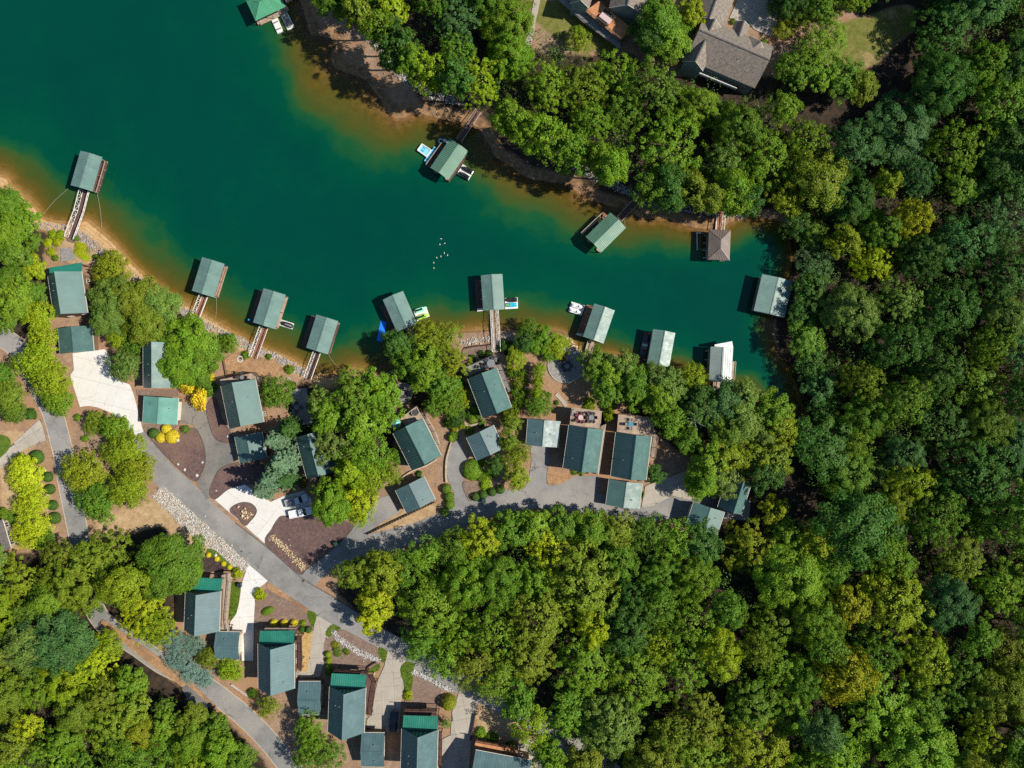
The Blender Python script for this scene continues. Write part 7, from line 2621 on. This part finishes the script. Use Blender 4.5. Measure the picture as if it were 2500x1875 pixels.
# ------------------------------------------------------------------ outdoor furniture
_chair = {}
bm = BM()
box(bm, -0.26, 0.26, -0.25, 0.27, 0.42, 0.48)
_chair['seat'] = bm
bm = BM()
box(bm, -0.26, 0.26, -0.30, -0.251, 0.50, 0.95)
_chair['backrest'] = bm
for i, (x, y) in enumerate(((-0.23, -0.22), (0.23, -0.22), (-0.23, 0.22), (0.23, 0.22))):
    bm = BM()
    box(bm, x - 0.025, x + 0.025, y - 0.025, y + 0.025, 0, 0.419)
    _chair['leg%d' % i] = bm
bm = BM()
for s in (-1, 1):
    bar(bm, (s * 0.29, -0.27, 0.66), (s * 0.29, 0.25, 0.66), 0.05)
    bar(bm, (s * 0.29, 0.22, 0.44), (s * 0.29, 0.22, 0.64), 0.04)
_chair['armrest'] = bm
for k_, b_ in list(_chair.items()):
    me_ = bpy.data.meshes.new('chair_' + k_)
    bmesh.ops.recalc_face_normals(b_, faces=b_.faces)
    b_.to_mesh(me_)
    b_.free()
    _chair[k_] = me_


def chair(label, x, y, z, rz, mat='dark_grey', scale=1.25):
    o = thing('patio_chair', label, 'chair', (x, y, z), rz, 'outdoor chairs')
    o.scale = (scale,) * 3
    for k_, me0 in _chair.items():
        key = k_ + mat
        if key not in _chair_c:
            _chair_c[key] = me0.copy()
            _chair_c[key].materials.append(M[mat])
        link('leg' if k_.startswith('leg') else k_, _chair_c[key], None, o)
    return o


_chair_c = {}


def table(label, x, y, z, r_, mat, rect=None, rz=0.0):
    o = thing('patio_table', label, 'table', (x, y, z), rz, 'outdoor tables')
    bm = BM()
    if rect:
        box(bm, -rect[0] / 2, rect[0] / 2, -rect[1] / 2, rect[1] / 2, 0.70, 0.76)
    else:
        tube(bm, [(0, 0, 0.70), (0, 0, 0.76)], r_, 24)
    obj('table_top', bm, mat, o)
    legs = [(sx * (rect[0] / 2 - 0.12), sy * (rect[1] / 2 - 0.12)) for sx in (-1, 1) for sy in (-1, 1)] if rect else [(r_ * 0.5 * math.cos(t), r_ * 0.5 * math.sin(t)) for t in (0.8, 2.4, 3.9, 5.5)]
    for lx, ly in legs:
        bm = BM()
        box(bm, lx - 0.03, lx + 0.03, ly - 0.03, ly + 0.03, 0, 0.699)
        obj('leg', bm, 'dark_grey', o)
    return o


def setting(where, p, host, zt, n, r_, mat, cmat='dark_grey', rect=None, rz=0.0, start=0.0, pos=None):
    z = host.location.z + zt + 0.012 if host else gp(p)[2] + 0.22
    x, y = at(p, z + 0.6)
    table('table %s' % where if 'table' not in where else where, x, y, z, r_, mat, rect, rz)
    names = ('upper', 'right', 'lower', 'left', 'upper left', 'upper right', 'lower left', 'lower right')
    for i in range(n):
        a = start + 6.2832 * i / n
        if rect:
            side, k = (1 if i % 2 else -1), i // 2
            m_ = n // 2
            lx, ly = side * (rect[0] / 2 + 0.45), -rect[1] / 2 + rect[1] * (k + 0.5) / m_
            cx_, cy_ = x + lx * math.cos(rz) - ly * math.sin(rz), y + lx * math.sin(rz) + ly * math.cos(rz)
            ca = rz + (math.pi / 2 if side > 0 else -math.pi / 2)
        else:
            cx_, cy_ = x + (r_ + 0.42) * math.cos(a), y + (r_ + 0.42) * math.sin(a)
            ca = a + math.pi / 2
        dx, dy = cx_ - x, cy_ - y
        w1 = 'upper' if dy > 0.25 else ('lower' if dy < -0.25 else 'middle')
        w2 = 'left' if dx < 0 else 'right'
        chair('%s%s %s chair of the table %s' % (('end ', 'second ', 'third ', 'far ')[i // 2] if rect else '', w1, w2, where), cx_, cy_, z, ca, cmat)


setting('on the grey deck of the central cabin', pts("J 1285 875")[0], h6, 2.2, 5, 0.95, 'grey', 'dark_grey')
chair('chair apart on the left of the central grey deck', *at(pts("J 1165 905")[0], h6.location.z + 2.8), h6.location.z + 2.212, 0.6)
chair('chair in the left corner of the central grey deck', *at(pts("J 1075 930")[0], h6.location.z + 2.8), h6.location.z + 2.212, -0.4)
chair('chair between the corner and table of the central grey deck', *at(pts("J 1215 885")[0], h6.location.z + 2.8), h6.location.z + 2.212, 1.9)
setting('at left on the sunny deck', pts("M 250 440")[0], h7, 2.5, 5, 0.6, 'pink', 'red_cloth')
setting('at right on the sunny deck', pts("M 345 440")[0], h7, 2.5, 6, 0.6, 'grey', 'dark_grey')
setting('at the foot of the shaded deck', pts("M 700 500")[0], h8, 2.5, 4, 0.6, 'aqua_dark', 'grey')
setting('on the deck above the fire ring cabin', pts("E 520 1185")[0], h3, 2.2, 4, 0.5, 'grey', 'dark_grey')
setting('under trees on the grey terrace', pts("E 1010 1455")[0], None, 0, 4, 0.6, 'grey', 'dark_grey')
setting('in the small round patio', pts("J 490 1140")[0], None, 0, 4, 0.5, 'patio', 'dark_grey')
setting('in the large round patio', pts("L 310 900")[0], None, 0, 6, 0.6, 'grey', 'dark_grey')
setting('on the orange deck at the top', pts("O 1212 165")[0], t2, 2.6, 8, 0.9, 'pink', 'dark_grey', (1.3, 3.0), math.radians(52))
# grill on the sunny deck
gx_, gy_ = at(pts("M 172 392")[0], h7.location.z + 3.2)
o = thing('barbecue_grill', 'dark covered grill in the corner of the sunny deck', 'grill', (gx_, gy_, h7.location.z + 2.512), math.radians(-8))
bm = BM()
box(bm, -0.35, 0.35, -0.75, 0.75, 0.0, 0.75)
obj('cabinet', bm, 'dark_grey', o)
bm = BM()
loft(bm, [[(-0.36, y_, 0.751), (-0.36, y_, 0.95), (-0.1, y_, 1.15), (0.2, y_, 1.12), (0.36, y_, 0.9), (0.36, y_, 0.751)] for y_ in (-0.6, 0.6)])
obj('lid', bm, 'grey', o)
# hot tub on the tan deck
hx, hy = at(pts("K 605 210")[0], h5.location.z + 2.9)
o = thing('hot_tub', 'dark round hot tub on the tan deck corner', 'hot tub', (hx, hy, h5.location.z + 2.412))
bm = BM()
tube(bm, [(0, 0, 0), (0, 0, 0.75)], 0.95, 24)
obj('shell', bm, 'timber_pale', o)
bm = BM()
tube(bm, [(0, 0, 0.752), (0, 0, 0.80)], 0.80, 24)
obj('cover', bm, 'dark_grey', o)
# parasol beside the tan deck
px_, py_ = at(pts("J 432 1415")[0], h5.location.z + 4.6)
o = thing('parasol', 'light blue parasol at the edge of the tan deck', 'parasol', (px_, py_, g(px_, py_)))
zc = h5.location.z + 4.6 - g(px_, py_)
bm = BM()
tube(bm, [(0, 0, 0), (0, 0, zc + 0.35)], 0.04, 8)
obj('pole', bm, 'white', o)
bm = BM()
tip = bm.verts.new((0, 0, zc + 0.3))
rim = [bm.verts.new((1.15 * math.cos(t * math.pi / 4), 1.15 * math.sin(t * math.pi / 4), zc - 0.15)) for t in range(8)]
for t in range(8):
    bm.faces.new((tip, rim[t], rim[(t + 1) % 8]))
obj('canopy', bm, 'aqua', o)
# fire ring
x, y, z = gp(pts("E 508 1020")[0])
o = thing('fire_ring', 'round white fire ring in the bare yard', 'fire ring', (x, y, z + 0.16))
for k in range(12):
    a = 6.2832 * k / 12
    bm = BM()
    box(bm, 0.48, 0.78, -0.17, 0.17, -0.1, 0.32, Matrix.Rotation(a, 4, 'Z'))
    obj('block', bm, 'boulder', o)
bm = BM()
tube(bm, [(0, 0, -0.1), (0, 0, 0.08)], 0.47, 18)
obj('ash_bed', bm, 'iron', o)
# red flowering shrub by the round patio, driftwood snags
T("L 255 810", 15, 1.4, 'rust', 'shrub', group=GS)
T("F 1060 660", 16, 1.5, 'rust', 'shrub', group=GS)
# ------------------------------------------------------------------ water birds


def bird(label, p, rz):
    x, y = at(p, 0.1)
    o = thing('duck', label, 'duck', (x, y, 0.0), rz, 'white ducks on the water')
    o.scale = (0.72,) * 3
    bm = BM()
    loft(bm, [[(w_ * math.cos(t * math.pi / 4), y_, 0.06 + zc_ + h_ * math.sin(t * math.pi / 4)) for t in range(8)] for y_, w_, h_, zc_ in ((-0.30, 0.02, 0.02, 0.09), (-0.22, 0.08, 0.05, 0.05), (-0.08, 0.13, 0.11, 0.03), (0.08, 0.13, 0.12, 0.03), (0.18, 0.09, 0.10, 0.05), (0.21, 0.055, 0.06, 0.12), (0.22, 0.045, 0.05, 0.22), (0.26, 0.055, 0.055, 0.26), (0.31, 0.03, 0.03, 0.25))])
    obj('body', bm, 'feather', o, True)
    bm = BM()
    loft(bm, [[(-0.025, 0.305, 0.295), (0.025, 0.305, 0.295), (0.025, 0.305, 0.325), (-0.025, 0.305, 0.325)], [(-0.02, 0.38, 0.29), (0.02, 0.38, 0.29), (0.02, 0.38, 0.30), (-0.02, 0.38, 0.30)]])
    obj('beak', bm, 'beak', o)


for spec, lab, rz in (("Q 652 1228", 'topmost white duck of the flock', 1.2), ("Q 641 1278", 'upper left duck of the flock', 0.1), ("Q 685 1268", 'upper right duck of the flock', -0.9), ("Q 681 1356", 'duck in the middle right of the flock', 0.1),
                      ("Q 710 1375", 'rightmost duck of the flock', -0.2), ("Q 650 1386", 'duck in the middle of the flock', 0.0), ("Q 613 1398", 'middle left duck of the flock', 0.2), ("Q 586 1443", 'lower left duck of the flock', 0.1), ("Q 587 1490", 'lowest duck of the flock', 0.3)):
    bird(lab, pts(spec)[0], rz)

# bare snag among the right trees
for spec, lab in (("M 1180 460", 'bare white snag of branches among the right trees'),):
    x, y, z = gp(pts(spec)[0])
    o = thing('dead_tree', lab, 'dead tree', (x, y, z))
    bm = BM()
    tube(bm, [(0, 0, -0.3), (0.2, 0.3, 5), (0.6, 0.8, 10.5)], [0.2, 0.14, 0.05], 7)
    obj('trunk', bm, 'boulder', o)
    for k in range(7):
        a = k * 0.9
        z0_ = 6.5 + k * 0.55
        bm = BM()
        tube(bm, [(0.25 + 0.02 * k, 0.35 + 0.03 * k, z0_), (0.25 + 1.0 * math.cos(a), 0.35 + 1.0 * math.sin(a), z0_ + 1.0), (0.25 + 2.1 * math.cos(a + 0.2), 0.35 + 2.1 * math.sin(a + 0.2), z0_ + 1.8)], [0.07, 0.05, 0.015], 5)
        obj('branch', bm, 'boulder', o)

# ------------------------------------------------------------------ labels of the plants: colour, size, and where each one stands
WORD = ('nearest', 'second nearest', 'third nearest', 'fourth nearest', 'fifth nearest', 'sixth nearest')
LAND += [('the purple mulch bed', pts("C 1650 200")[0]), ('the white turnaround', pts("F 700 880")[0]), ('the rock bank', pts("C 1800 900")[0]), ('the fire ring', pts("E 508 1020")[0]),
         ('the dark fence', pts("K 470 1160")[0]), ('the large round patio', pts("L 300 890")[0]), ('the curving white drive', pts("B 900 850")[0]), ('the slabbed left drive', pts("B 250 1330")[0]), ('the long lawn patch', pts("I 1080 850")[0]),
         ('the stone swale', pts("G 1700 860")[0]), ('the road junction', pts("G 1250 230")[0]), ('the curved drive', pts("K 940 750")[0]), ('the top right lawn', pts("P 1900 330")[0]), ('the bent gangway', pts("A 700 830")[0])]
ZWORD = {'far': ('the far shore woodland', 0), 'east': ('the right woodland', 1), 'south': ('the lower woodland', 0), 'left': ('the lower left woodland', 0), 'top': ('the top trees', 0)}
ORD = 'first second third fourth fifth sixth seventh eighth ninth tenth eleventh twelfth thirteenth fourteenth fifteenth sixteenth seventeenth eighteenth nineteenth twentieth'.split()
ORD += ['twenty-' + w for w in ORD[:9]] + ['thirtieth'] + ['thirty-' + w for w in ORD[:9]]
buckets = {}
for rec in PLANTS:
    o, p, colour, word, size, zone, group = rec
    if zone:
        buckets.setdefault((CNAME[colour], word, None, zone), []).append((p[ZWORD[zone][1]], rec))
        continue
    d, t, q = min((math.hypot(p[0] - q[0], p[1] - q[1]), t, q) for t, q in LAND)
    dx, dy = p[0] - q[0], p[1] - q[1]
    side = ('right of' if dx > 0 else 'left of') if abs(dx) > abs(dy) else ('below' if dy > 0 else 'above')
    buckets.setdefault((CNAME[colour], word, side, t), []).append((d, rec))
for (cn, word, side, t), L_ in buckets.items():
    L_.sort(key=lambda e: e[0])
    for i, (d, (o, p, colour, word, size, zone, group)) in enumerate(L_):
        if zone:
            zw, ax = ZWORD[zone]
            lab = '%s %s %s from the %s in %s' % (ORD[min(i, len(ORD) - 1)], cn, word, 'top' if ax else 'left', zw)
            group = 'woodland trees ' + ZTXT[zone]
        elif len(L_) == 1:
            lab = '%s %s %s %s %s' % (size, cn, word, side, t)
        else:
            lab = '%s %s %s %s, the %s of its colour' % (cn, word, side, t, WORD[min(i, 5)])
        tag(o, lab, word, group)
from collections import Counter
print(Counter(o.name.split('.')[0] for o in bpy.data.objects if o.type == 'EMPTY' and not o.parent).most_common(12))
